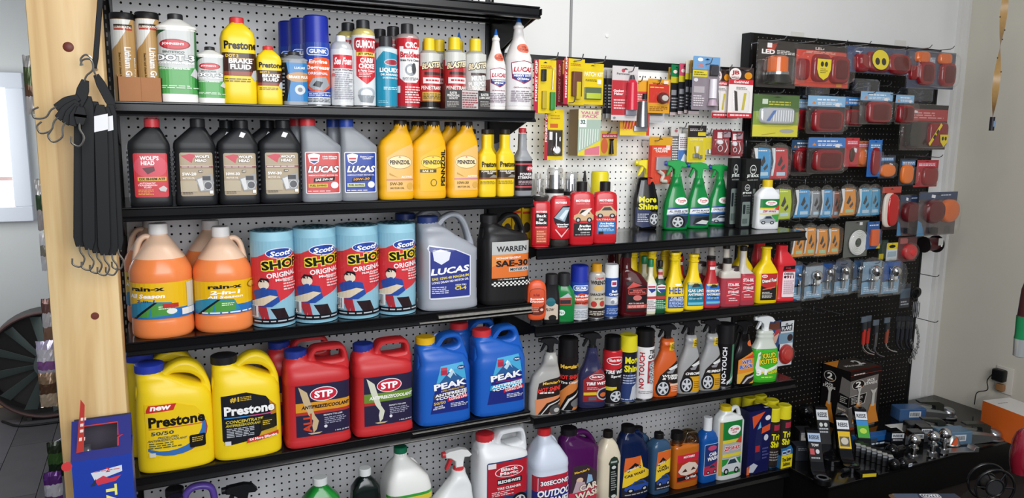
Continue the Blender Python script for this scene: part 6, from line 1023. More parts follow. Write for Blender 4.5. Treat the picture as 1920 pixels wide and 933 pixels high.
# ================================================================== hanging packs on peg hooks
def dome(mb, cx, cz, rx, rz, d, m, n=3, y=0, N=24, flat=.7):
    """raised form growing towards -y"""
    R = []
    for k, (f, dd) in enumerate(((1, 0), (1, .35), (.97, .65), (.9, .86), (flat + (1 - flat) * .4, .96), (flat * .6, 1))):
        q = []
        for i in range(N):
            t = 2 * math.pi * (i + .5) / N; c, s = math.cos(t), math.sin(t); e = 2 / n
            q.append((cx + rx * f * math.copysign(abs(c) ** e, c), y - d * dd, cz + rz * f * math.copysign(abs(s) ** e, s)))
        R.append(q)
    return mb.rings(R, m)
REDL = M('86121a', .2, coat=.15); REDD = M('5c0e14', .35); AMB = M('d8641c', .12, coat=.5); ORA = M('e8782a', .3)
def hook(u, v, L, lb, x=None, z=None, m=None, drop=.25, tip=.9):
    """wire hook whose tip is seen at (u, v), reaching L inches out of the board"""
    p = at(u, v, Y=-L); m = m or M('8f9296', .3, .9)
    X, Z = p[0], p[2] - tip * .8
    mb = MB().tube([(0, 0, 0), (0, -L * .5, -.05), (0, -L + .7, -.1), (0, -L + .3, .05), (0, -L, tip * .8)], .085, m, n=6)
    mb.tube([(0, -.06, .1), (0, -.1, -.9), (0, -.03, -1.0)], .07, m, n=6)
    o = mb.build('peg_hook', loc=(X, 0, Z)); return tag(o, lb, 'hook', 'wire peg hooks')
def pack(name, lb, xl, xr, yt, yb, Y, col, shapes=(), bl=None, prod=None, cat='package', group=None, yaw=0, round_=.25, top=None, clearc=None, back=1, hole=True, arch=False, shell=None, lean=0):
    um, vm = (xl + xr) / 2, (yt + yb) / 2
    a, b = at(xl, vm, Y=Y), at(xr, vm, Y=Y); w = b[0] - a[0]; x = (a[0] + b[0]) / 2
    zt = at(um, yt, Y=Y)[2]; zb = at(um, yb, Y=Y)[2]; h = zt - zb
    if yaw: w /= math.cos(yaw)
    r = empty(name, (x, Y, zb), lb, cat, group, yaw); r.rotation_euler.x = lean
    r['w'] = w; out = []
    rr = min(round_, w * .3)
    if arch: pts = [(-w / 2, 0), (w / 2, 0), (w / 2, h * .75)] + [(w / 2 * math.cos(t), h * .75 + h * .25 * math.sin(t)) for t in (.5, 1.0, 1.57, 2.14, 2.64)] + [(-w / 2, h * .75)]
    else: pts = [(sx * (w / 2 - rr) + rr * math.cos(t), cz + rr * math.sin(t)) for sx, cz, a0 in ((1, h - rr, 0), (-1, h - rr, 90), (-1, rr, 180), (1, rr, 270)) for t in [math.radians(a0 + q) for q in (0, 45, 90)]]
    if back: MB().prism(pts, 0, .04, M(col, .45)).build('card', r, angle=0)
    if shapes:
        sh = list(shapes)
        if hole: sh.append(P_([(.4, .94), (.5, .965), (.6, .94)], '17171a'))
        label(r, Flat((-w / 2, 0, 0), (1, 0, 0), (0, 0, 1)), 0, 0, w, h, sh, name='print')
    if prod: prod(r, w, h)
    if bl:
        x0, z0, x1, z1, d = bl[:5]
        mb = MB(); dome(mb, (x0 + x1) / 2 * w - w / 2, (z0 + z1) / 2 * h, (x1 - x0) / 2 * w, (z1 - z0) / 2 * h, d, clearc or CLEAR, n=bl[5] if len(bl) > 5 else 6, flat=.85, y=-.01)
        mb.build('blister', r, angle=30)
    if shell:           # clamshell round the card
        mb = MB(); mb.prism([(q[0] * 1.05, (q[1] - h / 2) * 1.04 + h / 2) for q in pts], -.12, .1, CLEAR, bev=.03); mb.build('clamshell', r, angle=30)
    del r['w']
    return r
def P(kind, *a, m=None, nm='product', angle=35):
    """product made of forms given in card fractions"""
    def f(r, w, h):
        mb = MB()
        for s in a:
            k = s[0]
            if k == 'dome': dome(mb, (s[1] - .5) * w, s[2] * h, s[3] * w, s[4] * h, s[5], s[6], n=s[7] if len(s) > 7 else 3, y=s[8] if len(s) > 8 else -.02)
            elif k == 'box': mb.bbox((s[1] - .5) * w, (s[3] - .5) * w, -s[5], -.03, s[2] * h, s[4] * h, s[6], .06)
            elif k == 'cyl': mb.lathe([(s[2] * h, s[3] * w), (s[4] * h, s[5] * w), (s[4] * h + .01, .01)], s[6], ((s[1] - .5) * w, -.4, 0), n=16)
            elif k == 'ring': mb.torus(((s[1] - .5) * w, -.3, s[2] * h), s[3] * w, s[4], s[5], n=20)
            elif k == 'ball': mb.sphere(((s[1] - .5) * w, -s[3] * w - .1, s[2] * h), s[3] * w, s[4])
            elif k == 'tube': mb.tube([((x - .5) * w, -.35, z * h) for x, z in s[1]], s[2], s[3], n=8, smooth=4)
        mb.build(nm, r, angle=angle)
    return f
STK = lambda x, y, s=.12, c='e8e8ec': P_([(x, y), (x + s, y - s * .2), (x + s * 1.1, y + s * .5), (x + s * .1, y + s * .7)], c)
# ---- middle bay, upper row
Yy, Rr, Kk = 'e0c41c', 'b8283c', '1e1e22'
def mg(extra, spine=True): return [R_(0, 0, 1, 1, Yy)] + ([R_(0, 0, .18, 1, 'a8283c'), T_('MONKEY GRIP', .09, .6, .7, .12, 'f0e4e0', rot=90)] if spine else []) + extra
def spine_T(w, h): return None
def MGp(lb, xl, xr, yt, yb, Y, ex, prod, bl, **k):
    asp = 1
    sh = [R_(0, 0, 1, 1, Yy), R_(0, 0, .2, 1, 'b02a44'), T_('MONKEY GRIP', .1, .6, 1.6, .05, 'f4e8e4', rot=90), L_(.3, .84, .8, .9, 2, 'b8642c')] + ex
    return pack('repair_kit_pack', lb, xl, xr, yt, yb, Y, Yy, sh, bl, prod, **k)
pack('repair_kit_pack', 'dark red card partly hidden behind the slanted yellow tool pack', 1043, 1066, 113, 198, -2.5, '8c2438', [R_(0, 0, 1, 1, '8c2438'), R_(.5, .7, 1, 1, Yy), T_('MONKEY GRIP', .25, .5, 2.6, .05, 'd89aa4', rot=90)])
MGp('yellow tire repair pack with dark red spine, nearest the large white bottle', 1001, 1042, 112, 212, -5.5, [], P(0, ('box', .3, .6, .5, .82, .5, M('22241f', .4)), ('box', .35, .08, .55, .42, .4, M('b8a41c', .5)), ('box', .72, .06, .92, .4, .5, M('2f8a3c', .5)), ('tube', [(.8, .45), (.82, .7), (.84, .86)], .06, ZINC)), (.25, .05, .96, .86, .7))
MGp('yellow tire repair pack with brown plug strips, second from the left', 1056, 1097, 110, 196, -5, [], P(0, ('box', .34, .18, .78, .72, .6, M('6a3c28', .5)), ('box', .5, .12, .7, .5, .75, M('c8b41c', .4))), (.28, .06, .94, .8, .9), yaw=.12)
pack('repair_kit_pack', 'yellow patch kit card with small green tin, third from the left', 1089, 1131, 119, 196, -4, Yy, [R_(0, 0, 1, 1, Yy), T_('PATCH KIT', .56, .74, .84, .11, 'f6f0dc', bold=.06), L_(.2, .56, .7, .62, 2, '6a5a18'), R_(.08, .12, .92, .42, '5c6c50'), R_(.72, .5, .9, .62, 'f0ece0')], (.08, .1, .94, .44, .6), P(0, ('box', .2, .14, .84, .28, .5, M('b8c83c', .4))))
for i, (a, b, lb) in enumerate(((1131, 1142, 'narrow sliver of the rearmost grey and black gasket maker card'), (1137, 1151, 'grey and black gasket maker card behind the red tube pack'))):
    pack('sealant_pack', lb, a, b, 130, 222, -3 - i, '3a3c42', [R_(0, 0, 1, 1, '2a2c32'), R_(0, .82, 1, 1, 'a8a8a8'), R_(0, 0, 1, .1, 'a8a8a8'), L_(.2, .2, .9, .7, 8, 'c8c8cc')], group='grey gasket maker cards')
pack('sealant_pack', 'grey and red card holding a big red gasket maker tube', 1147, 1195, 124, 226, -5.5, 'c8c2c2', [R_(0, 0, 1, 1, 'cfc8c8'), R_(0, .1, .62, .74, 'b8343c'), E_(.42, .92, .07, .035, 'b8505c'), T_('Permatex', .42, .86, .5, .04, '6a6468'), T_('Gasket\nMaker', .26, .52, .4, .1, 'f4ecec'), L_(.08, .2, .5, .4, 4, 'e8c0c0'), E_(.12, .05, .05, .02, '8a8488')], (.48, .06, .96, .86, .8),
     P(0, ('cyl', .72, .76, .1, .84, .06, M('3a3a3e', .4)), ('cyl', .72, .2, .21, .7, .17, M('c8283c', .25)), ('cyl', .72, .7, .17, .76, .1, M('c8283c', .25)), ('box', .52, .1, .92, .24, .5, M('9a9aa8', .3, .4))))
pack('sealant_pack', 'orange and yellow card with a silver tube and black cap', 1165, 1217, 150, 254, -4.3, 'e0a82c', [R_(0, 0, 1, 1, 'e0a02c'), P_([(.1, .0), (1, 0), (1, .8), (.1, .8)], 'c8403c'), R_(0, .0, .9, .12, 'e8c83c'), *[P_([(.1 + k * .1, .1), (.14 + k * .1, .1), (.24 + k * .1, .4), (.2 + k * .1, .4)], 'e8a03c') for k in range(4)], L_(.55, .6, .95, .76, 4, 'f0d0c8')], (.4, .1, .95, .75, .6),
     P(0, ('cyl', .76, .66, .08, .76, .06, Kk and M('1c1c1e', .4)), ('cyl', .7, .16, .2, .62, .14, M('8a8c90', .25, .8)), ('box', .45, .08, .9, .18, .4, M('9a9aa0', .3, .5))), yaw=-.1)
pack('tape_pack', 'red and yellow card holding a round tape roll', 1214, 1256, 148, 212, -5, 'd8843c', [R_(0, 0, 1, 1, 'd89a2c'), P_([(.05, .3), (.95, .3), (.95, .84), (.05, .84)], 'c8382c'), T_('Wrapit Repair', .55, .86, .7, .07, '7a2c1c', bold=.05), L_(.1, .72, .9, .78, 1, 'e8c83c'), R_(.7, .86, .9, .96, 'e8d8d0'), L_(.1, .06, .9, .2, 3, '8c5a1c')], (.3, .2, .95, .68, .9, 2), P(0, ('dome', .65, .44, .24, .17, .7, M('5c2220', .4), 2), ('dome', .66, .44, .16, .1, .85, M('c8c0b8', .3), 2)))
pack('clamp_pack', 'clear topped pack peeking out below the tape roll card', 1211, 1246, 186, 230, -3, 'c8c8ca', [R_(0, 0, 1, 1, 'd4d4d6'), R_(.1, .3, .9, .8, '7a7470')], (.04, .04, .96, .9, .5), hole=False)
for i, (a, b, yt, yb, Y, c, lb) in enumerate(((1252, 1264, 126, 210, -2.5, 'c89a2c', 'orange topped'), (1257, 1276, 121, 216, -3.2, '1f7a4c', 'green topped'), (1272, 1290, 119, 214, -4.0, 'c8506c', 'pink topped'), (1284, 1302, 113, 212, -4.8, 'd8d0bc', 'cream topped'), (1292, 1312, 113, 214, -5.4, 'b08438', 'tan topped'))):
    pack('sealant_pack', f'black card with {c and lb[:-7]} top, {("rearmost", "second", "third", "fourth", "fifth")[i]} in the fanned sealant file', a, b, yt, yb, Y, '1f1f22', [R_(0, 0, 1, 1, '242428'), R_(0, .76, 1, 1, c), R_(0, .64, 1, .76, 'c8b82c'), E_(.4, .86, .2, .035, 'e8dcd0'), R_(.1, .4, .6, .5, '8a8a90'), L_(.15, .12, .9, .36, 4, '9a9aa0'), R_(0, 0, 1, .06, 'b8a8a8')], group='fanned sealant cards')
pack('sealant_pack', 'light blue topped card with a white syringe, front of the fanned sealant file', 1298, 1348, 106, 206, -6.5, '6a9ac8', [R_(0, 0, 1, 1, '8a8088'), R_(0, .76, 1, 1, '6f9ecb'), E_(.26, .94, .1, .035, 'e8ecf0'), T_('GEL', .26, .84, .26, .06, 'e0703c'), R_(0, .62, .55, .74, 'd8c82c'), L_(.05, .64, .5, .72, 2, '6a6418'), E_(.12, .56, .08, .035, 'd8d4d8'), R_(.05, .32, .45, .44, 'b0a8ac'), L_(.05, .06, .45, .28, 5, 'd8d0d4'), R_(.6, .64, .92, .86, '26242a')], (.52, .04, .97, .86, .9),
     P(0, ('cyl', .72, .22, .12, .58, .11, M('e0dce4', .25)), ('cyl', .72, .08, .16, .2, .1, M('b8a0b0', .3)), ('box', .62, .66, .9, .84, .5, M('34323a', .3))))
def jb(): return [R_(0, 0, 1, 1, 'ece6e4'), R_(0, .72, 1, 1, '3a2c2a'), E_(.24, .86, .24, .12, 'efe8e4'), T_('JB', .24, .88, .32, .1, 'b03030', bold=.08), T_('WELD', .24, .79, .34, .045, '8a3430'), E_(.78, .84, .16, .07, 'e0901c'), R_(0, .66, 1, .76, 'c8303c'), T_('KwikWeld', .5, .71, .6, .05, 'f4ecec'), R_(0, 0, 1, .1, 'c8303c'), L_(.1, .02, .9, .08, 1, 'f0d8d8'), P_([(.3, .14), (.42, .14), (.34, .52), (.22, .54)], '3c3634'), P_([(.56, .16), (.66, .16), (.74, .5), (.64, .5)], 'c8b83c'), L_(.3, .56, .8, .62, 2, '8a8480')]
for a, b, yt, yb, Y, lb in ((1336, 1368, 130, 220, -5.2, 'white and red epoxy card left of the front epoxy card'), (1352, 1384, 134, 222, -4.2, 'white and red epoxy card between the other two'), (1366, 1411, 126, 221, -6.2, 'white and red epoxy card with orange round badge, nearest the black board')):
    pack('epoxy_pack', lb, a, b, yt, yb, Y, 'e8e2e0', jb(), (.14, .1, .86, .56, .4), group='epoxy cards')
# ---- middle bay, lower row
pack('gauge_pack', 'yellow and red pack holding a chrome tire pressure gauge', 1021, 1056, 205, 300, -4, Yy, [R_(0, 0, 1, 1, Yy), R_(0, 0, .16, 1, 'b02a3c'), T_('MONKEY GRIP', .08, .68, 1.5, .05, 'f0e0e0', rot=90), R_(.16, .08, .96, .6, '3a3430'), R_(.28, .64, .7, .72, 'c8642c'), L_(.3, .8, .8, .9, 2, 'b8901c')], (.18, .06, .96, .6, .8),
     P(0, ('cyl', .55, .24, .06, .54, .06, CHROME), ('cyl', .76, .38, .05, .46, .05, CHROME), ('dome', .62, .2, .24, .1, .4, CHROME, 2), ('dome', .62, .2, .19, .08, .45, M('e8e8ec', .3), 2), ('box', .22, .4, .38, .56, .3, M('e8e4e4', .4))))
p_, q_ = at(1080, 250, Y=-4.4), at(1131, 250, Y=-4.4)
r = empty('zip_bag_box', ((p_[0] + q_[0]) / 2, -3, at(1105, 292, Y=-4.4)[2]), 'slim clear-fronted box of greenish strips marked 32, middle of the lower row', 'box')
bw, bh = q_[0] - p_[0] - .8, at(1105, 206, Y=-4.4)[2] - at(1105, 293, Y=-4.4)[2]
carton(r, bw, bh, 2.6, col='b09a5c', front=[R_(0, 0, 1, 1, 'a9bcae'), R_(0, .78, 1, 1, 'e0d8b0'), T_('VALUE\nPACK', .5, .89, .8, .14, 'c8708a'), R_(.04, .62, .36, .8, 'eef0ee'), T_('32', .2, .73, .22, .09, '3c5c54', bold=.06), P_([(0, 0), (1, 0), (1, .34), (0, .06)], 'e0d03c'), P_([(.3, .02), (.96, .02), (.96, .22), (.3, .14)], 'd8788c'), *[P_([(.06 + k * .11, .12 + k * .03), (.1 + k * .11, .12 + k * .03), (.12 + k * .11, .58), (.08 + k * .11, .58)], 'dfe8e0') for k in range(8)]], side=[R_(0, 0, 1, 1, '8c7048')])
pack('deodorizer_pack', 'small yellow pack with a black bottle-shaped item, right of the strip box', 1125, 1157, 245, 292, -3, 'c8a83c', [R_(0, 0, 1, 1, 'c8a83c'), R_(.1, .7, 1, .88, 'b83c4c'), L_(.15, .74, .95, .84, 2, 'f0d8d8'), E_(.25, .4, .2, .3, 'c8643c')], None, P(0, ('cyl', .6, .08, .12, .6, .07, M('1a1715', .3)), ('cyl', .6, .6, .07, .68, .13, M('1a1715', .3))))
pack('hose_repair_pack', 'large red card with clear blister of exhaust tape, beside the yellow trigger', 1216, 1259, 256, 345, -3.5, 'd84830', [R_(0, 0, 1, 1, 'd84c34'), R_(0, .82, 1, 1, 'd8a02c'), T_('MUFFLER &\nTAILPIPE', .55, .72, .7, .1, 'f4ece8'), R_(.74, .72, .92, .82, 'e8d0c8'), R_(0, 0, .12, .8, 'b83428')], (.22, .02, .96, .62, .9), P(0, ('box', .28, .3, .9, .58, .5, M('b8b8be', .3, .5)), ('tube', [(.4, .28), (.6, .2), (.55, .08), (.75, .06)], .3, M('d0c8bc', .5))))
pack('sealant_pack', 'grey lined card left of the blue and white pack', 1257, 1276, 237, 305, -2.6, 'c8c4c0', [R_(0, 0, 1, 1, '6a686c'), R_(0, .74, 1, 1, 'cdc9c4'), E_(.5, .88, .16, .04, 'b86470'), L_(.15, .06, .9, .68, 9, 'e0dcd8')])
pack('wiper_pack', 'white and blue pack above the green trigger bottle', 1272, 1292, 250, 312, -3, 'dfe2ea', [R_(0, 0, 1, 1, '4a7ac0'), R_(0, .5, 1, 1, 'e4e4ea'), L_(.1, .55, .9, .9, 6, 'a87a8a'), P_([(.1, .1), (.5, .4), (.8, .3), (.6, .08)], 'dfe8f4')], (.04, .03, .96, .5, .4), hole=False)
pack('bulb_pack', 'black topped yellow bulb pack over the green trigger bottles', 1289, 1323, 235, 304, -4, 'd8c42c', [R_(0, 0, 1, 1, 'd8c42c'), R_(0, .68, 1, 1, '2c2628'), R_(.55, .72, .98, .82, 'd8c42c'), T_('LONG LIFE', .5, .62, .7, .06, 'e8e0b0'), L_(.1, .84, .8, .92, 2, 'c8c0c0')], (.08, .06, .8, .6, .5), P(0, ('cyl', .45, .26, .05, .44, .1, M('ece4d0', .2)), ('box', .3, .12, .6, .24, .4, ZINC), ('box', .6, .1, .78, .2, .4, ZINC)))
pack('bulb_pack', 'small yellow bulb pack right of the black topped one', 1320, 1336, 255, 290, -3, 'd8c83c', [R_(0, 0, 1, 1, 'd0c8a8'), R_(.1, .3, .8, .9, 'd8c42c')], (.1, .05, .9, .7, .4), P(0, ('cyl', .5, .1, .2, .3, .15, ZINC)))
for a, b, yt, yb, lb in ((1336, 1371, 243, 290, 'red card with two white tethered plugs, left of the pair'), (1367, 1393, 246, 293, 'red card with a cream tethered plug, right of the pair')):
    pack('bulb_pack', lb, a, b, yt, yb, -3.5, '8c3038', [R_(0, 0, 1, 1, '8c3038'), R_(.24, .66, .5, .9, 'e8e0e0'), R_(.56, .7, .94, .92, 'a89098'), L_(.1, .56, .9, .62, 1, 'e0b8bc')], (.06, .05, .96, .6, .5), P(0, ('dome', .36, .5, .16, .1, .35, M('e8e4e8', .3), 2), ('ring', .36, .26, .12, .06, M('e0dce0', .3)), ('tube', [(.6, .56), (.72, .3), (.6, .1)], .07, M('ece8e4', .3))))
HK = [(1047, 98, 7.5, 'wire hook with upturned tip over the first yellow pack'), (1094, 101, 7.5, 'wire hook with upturned tip over the slanted yellow pack'), (1136, 105, 7, 'wire hook with upturned tip over the patch kit'), (1190, 123, 7, 'wire hook with upturned tip over the red tube card'), (1206, 142, 6, 'wire hook over the orange and yellow tube card'), (1240, 146, 6, 'wire hook over the tape roll card'), (1079, 181, 7, 'long wire hook over the pressure gauge pack'), (1134, 193, 6.5, 'wire hook over the greenish strip box'), (1146, 240, 4, 'short wire hook over the small yellow deodorizer pack'), (1239, 254, 5, 'wire hook over the large red muffler card'), (1288, 230, 4.5, 'curved wire hook above the wiper pack'), (1317, 232, 5, 'wire hook over the black topped bulb pack'), (1334, 243, 3.5, 'small wire hook right of the yellow bulb packs'), (1366, 241, 5, 'wire hook over the left red plug card'), (1392, 245, 5, 'wire hook over the right red plug card'), (1336, 109, 8, 'wire hook through the light blue topped card'), (1373, 121, 6.5, 'wire hook over the middle epoxy card'), (1411, 121, 8, 'long pale wire hook over the front epoxy card')]
for u, v, L, lb in HK: hook(u, v, L, lb)
# ================================================================== black board: trailer lights
def lens(x, z, rx, rz, m=REDL, d=.8, n=2.2, inner=True):
    o = [('dome', x, z, rx, rz, d, m, n)]
    if inner: o += [('dome', x, z, rx * .8, rz * .8, d + .08, REDD if m is REDL else m, n)]
    return o
def oval(x, y, rx=.2, ry=.2): return [E_(x, y, rx, ry, 'e8cc1c'), E_(x - rx * .4, y - ry * .1, rx * .28, ry * .32, '1c1a12'), E_(x + rx * .4, y - ry * .1, rx * .28, ry * .32, '1c1a12')]
def sticker(r, w, h, x, z, rx, rz, y, sh):
    label(r, Flat(((x - rx - .5) * w, y, (z - rz) * h), (1, 0, 0), (0, 0, 1)), 0, 0, 2 * rx * w, 2 * rz * h, sh, name='sticker')
def bigpack(name, lb, xl, xr, yt, yb, Y, col, sh, prod, bl, dy=1.8, **k): return pack(name, lb, xl, xr, yt, yb, Y, col, sh, bl, prod, cat='trailer light', shell=True, **k)
r = bigpack('beacon_light_pack', 'clear clamshell with an amber beacon light, top left of the black board', 1420, 1492, 78, 163, -5, '2c2624', [R_(0, 0, 1, 1, '2c2624'), P_([(.2, .9), (.5, .98), (.4, .78), (.28, .74)], 'a83c28'), T_('LED', .26, .77, .34, .1, 'f2f0ee', bold=.09), L_(.48, .72, .95, .82, 3, 'd8d4d0'), R_(.22, .86, .34, .96, 'eceaea')],
    P(0, ('cyl', .46, .26, .24, .32, .24, M('a8a8a8', .2, .8)), ('cyl', .46, .32, .22, .64, .21, AMB), ('cyl', .46, .64, .21, .68, .16, AMB), ('cyl', .46, .08, .3, .26, .24, M('1c1c1c', .4))), (.08, .02, .94, .66, 3.2))
r = bigpack('tail_light_pack', 'red carded pair of square-round red tail lights with a yellow shield sticker', 1488, 1592, 86, 163, -5, 'd0402c', [R_(0, 0, 1, 1, 'cf4230'), R_(0, .88, 1, 1, '2c2424'), T_('LED', .44, .93, .16, .06, 'd8c8c0', bold=.08), L_(.2, .8, .9, .86, 2, 'e8b0a0'), R_(.78, .02, .88, .1, 'd8862c')], P(0, *lens(.46, .46, .16, .34, n=4), *lens(.8, .44, .17, .34, n=4), ('dome', .14, .4, .1, .26, .8, REDL, 4)), (.05, .05, .98, .86, 2.2))
w = at(1592, 120, Y=-5)[0] - at(1488, 120, Y=-5)[0]; h = at(1540, 86, Y=-5)[2] - at(1540, 163, Y=-5)[2]
sticker(r, w, h, .46, .42, .13, .26, -.95, [P_([(.02, .98), (.98, .98), (.98, .5), (.8, .15), (.5, 0), (.2, .15), (.02, .5)], 'e6d01c'), E_(.36, .74, .11, .12, '1c1a10'), E_(.64, .74, .11, .12, '1c1a10'), L_(.25, .3, .75, .55, 3, '8a7a18')])
r = bigpack('tail_light_pack', 'blue carded pair of red tail lights with a tilted yellow oval sticker', 1590, 1708, 90, 138, -5.5, '2a3c64', [R_(0, 0, 1, 1, '2a3c64'), STK(.13, .8, .06)], P(0, *lens(.46, .45, .17, .42, n=4), *lens(.8, .42, .18, .42, n=3), ('dome', .2, .36, .1, .36, .8, REDL, 4)), (.05, .03, .98, .97, 2.2), lean=-.1)
w = at(1708, 120, Y=-5.5)[0] - at(1590, 120, Y=-5.5)[0]; h = at(1650, 90, Y=-5.5)[2] - at(1650, 138, Y=-5.5)[2]
sticker(r, w, h, .45, .5, .14, .42, -.95, [E_(.5, .5, .5, .5, '2a2410'), E_(.5, .5, .47, .47, 'e6d01c'), E_(.32, .42, .13, .17, '1c1a10'), E_(.68, .42, .13, .17, '1c1a10')])
bigpack('tail_light_pack', 'blue carded pair of amber-topped red tail lights at the top right corner', 1702, 1790, 96, 166, -5.5, '2a3c64', [R_(0, 0, 1, 1, '2f3c58'), R_(.36, .68, .56, .84, '8a94a8'), L_(.36, .7, .54, .82, 3, 'd0d4dc')], P(0, ('dome', .26, .82, .14, .15, .7, AMB, 4), *lens(.36, .4, .17, .32, n=3.5), ('dome', .74, .82, .13, .15, .7, AMB, 4), *lens(.82, .4, .16, .34, n=3.5), ('dome', .1, .4, .08, .2, .6, REDL, 4)), (.02, .02, .99, .98, 2.0))
# hanging clutter of wires and brackets under the big packs
for k, (u, v, s, lb) in enumerate(((1620, 162, 1, 'clear bag of bracket hardware below the blue carded tail lights'), (1720, 178, 1.1, 'clear bag of wires and brackets below the amber-topped lights'), (1530, 172, .8, 'clear tray bottom below the red carded lights'))):
    p = at(u, v, Y=-4); mb = MB().bbox(-3.4 * s, 3.4 * s, -1.2, 1, -1.3 * s, 1.3 * s, clear('d0d4dc', .16), .5)
    o = empty('hardware_bag', (p[0], -3.6, p[2]), lb, 'package'); mb.build('clear_bag', o)
    mb = MB()
    for j in range(7): mb.tube([(rnd.uniform(-2.6, 2.6) * s, rnd.uniform(-.7, .5), rnd.uniform(-.9, .9) * s) for _ in range(4)], .07, M(('26262a', '5a4a34', '8a8a8c', '2a4a8c')[j % 4], .4), n=5, smooth=5)
    mb.bbox(-1.5 * s, -.3 * s, -.5, .4, -.6, .3, M('2a2a2c', .4), .1); q = mb.build('wires', o); q['kind'] = 'stuff'
r = bigpack('backup_light_pack', 'green to yellow carded pack with a clear ribbed lamp', 1412, 1497, 178, 256, -4.5, '5a7a34', [R_(0, 0, 1, 1, '88a03a'), R_(0, .6, 1, 1, '4c6e34'), R_(0, 0, 1, .28, 'd8d03c'), R_(.18, .78, .3, .9, 'd0dcc8'), L_(.32, .74, .8, .86, 2, 'c8c84c'), E_(.75, .14, .16, .05, 'a8a8a0'), P_([(.2, .05), (.5, .1), (.5, .08), (.2, .03)], 'b8a828')], P(0, ('dome', .5, .5, .38, .2, .7, M('c9ccd2', .15, .3), 6)), (.1, .26, .9, .72, 1.4))
w = at(1497, 217, Y=-4.5)[0] - at(1412, 217, Y=-4.5)[0]; h = at(1455, 178, Y=-4.5)[2] - at(1455, 256, Y=-4.5)[2]
sticker(r, w, h, .5, .5, .33, .16, -.74, [*[R_(.3 + k * .08, .08, .33 + k * .08, .92, 'eef0f4') for k in range(9)], P_([(.08, .1), (.3, .9), (.4, .9), (.18, .1)], '5a7ab8')])
LB, DB = '86b4d8', '28406c'
def lampcard(c1, c2='241c20', lens_=True, top=.72): return [R_(0, 0, 1, 1, c2), R_(0, top, 1, 1, c1), P_([(.1, top + .06), (.16, top + .14), (.22, top + .06)], 'e0862c'), L_(.24, top + .14, .84, top + .22, 1, 'eef2f6'), L_(.26, top + .04, .92, top + .12, 2, 'eef2f6'), STK(.72, top + .02, .12)]
LP = [(1481, 1526, 186, 246, -3, LB, .5, .36, .4, .34, 'red lamp pack with pale blue top, behind and left of the front one', 2.4), (1513, 1583, 180, 250, -5.5, LB, .52, .34, .4, .3, 'large red lamp pack with pale blue card top and price sticker', 5), (1581, 1618, 182, 236, -4, '2f7cc0', .45, .3, .42, .28, 'red lamp pack with dark blue top between the two larger lamp packs', 5), (1612, 1672, 172, 232, -5.2, LB, .55, .36, .36, .34, 'red lamp pack with pale blue top right of the middle of the board', 5), (1678, 1712, 178, 232, -5.2, LB, .5, .34, .42, .32, 'narrow red lamp pack with pale blue top beside the large flat red lights', 5),
      (1514, 1583, 258, 324, -5.2, '3a78c0', .52, .36, .38, .3, 'red lamp pack with slanted blue and white banner in the third row', 5), (1483, 1524, 262, 328, -3, '3a5878', .5, .45, .4, .36, 'dark red lamp pack behind the slanted banner pack', 2.2)]
for a, b, yt, yb, Y, c, x, z, rx, rz, lb, n in LP:
    bigpack('side_light_pack', lb, a, b, yt, yb, Y, '241c20', lampcard(c), P(0, ('dome', x, z, rx, rz, .9, REDL, n), ('dome', x, z, rx * .86, rz * .84, .98, REDD, n)), (.02, .02, .98, .74, 1.6), round_=.6, hole=False)
r = bigpack('tail_light_pack', 'wide pack of two flat dark red lights with yellow badges, right of the second row', 1690, 1775, 196, 280, -4.5, '3a2026', [R_(0, 0, 1, 1, '301c20'), R_(0, .64, 1, .9, 'a83a3c'), R_(0, .9, 1, 1, '241e1e'), L_(.1, .68, .9, .84, 3, 'd89a98'), STK(.24, .82, .07), R_(.08, .06, .42, .58, '141214')], P(0, ('dome', .7, .34, .12, .27, .7, REDL, 5), ('dome', .87, .34, .12, .27, .7, REDL, 5)), (.04, .02, .98, .64, 1.3))
w = at(1775, 240, Y=-4.5)[0] - at(1690, 240, Y=-4.5)[0]; h = at(1732, 196, Y=-4.5)[2] - at(1732, 280, Y=-4.5)[2]
sticker(r, w, h, .68, .34, .14, .26, -.78, [P_([(0, .1), (.12, 0), (1, .9), (.86, 1)], 'e6cc1c'), P_([(.3, .36), (.42, .28), (.56, .44), (.44, .52)], '1c1a10'), P_([(.52, .58), (.62, .5), (.76, .66), (.66, .74)], '1c1a10')])
sticker(r, w, h, .88, .2, .1, .14, -.78, [P_([(0, 1), (1, 1), (.9, .4), (.5, 0), (.1, .4)], 'e6cc1c'), E_(.34, .68, .12, .16, '1c1a10'), E_(.66, .68, .12, .16, '1c1a10')])
# third row: flex and marker lights
def arcp(lb, a, b, yt, yb, Y, c, sh=(), nm='wiring_adapter_pack', cat='package', grp=None, dark=1):
    return pack(nm, lb, a, b, yt, yb, Y, c, [P_([(.02, .02), (.96, .02), (1, .5), (.9, .84), (.3, .88), (.24, .5)], c)] + ([L_(.3, .76, .8, .82, 1, 'f0f0f0'), P_([(.42, .4), (.6, .66), (.7, .5), (.55, .36)], '2a2c32'), P_([(.6, .3), (.8, .44), (.84, .34), (.68, .24)], '33363c'), R_(.4, .1, .86, .2, 'a8c8a0' if c == 'e0902c' else 'b8d4e4'), P_([(.06, .86), (.26, .86), (.3, .5), (.22, .1), (.1, .1), (.2, .5)], 'e4e6e8')] if dark else []) + list(sh), (.02, .02, .98, .96, 1.0, 5), cat=cat, back=0, hole=False, arch=True, group=grp, shell=True)
arcp('light blue arched pack showing a black plug, above the dark boxed kits', 1410, 1446, 268, 336, -5, '3f96cc'); arcp('red arched pack showing a black plug, right of the light blue one', 1443, 1478, 268, 336, -5, 'c0303c')
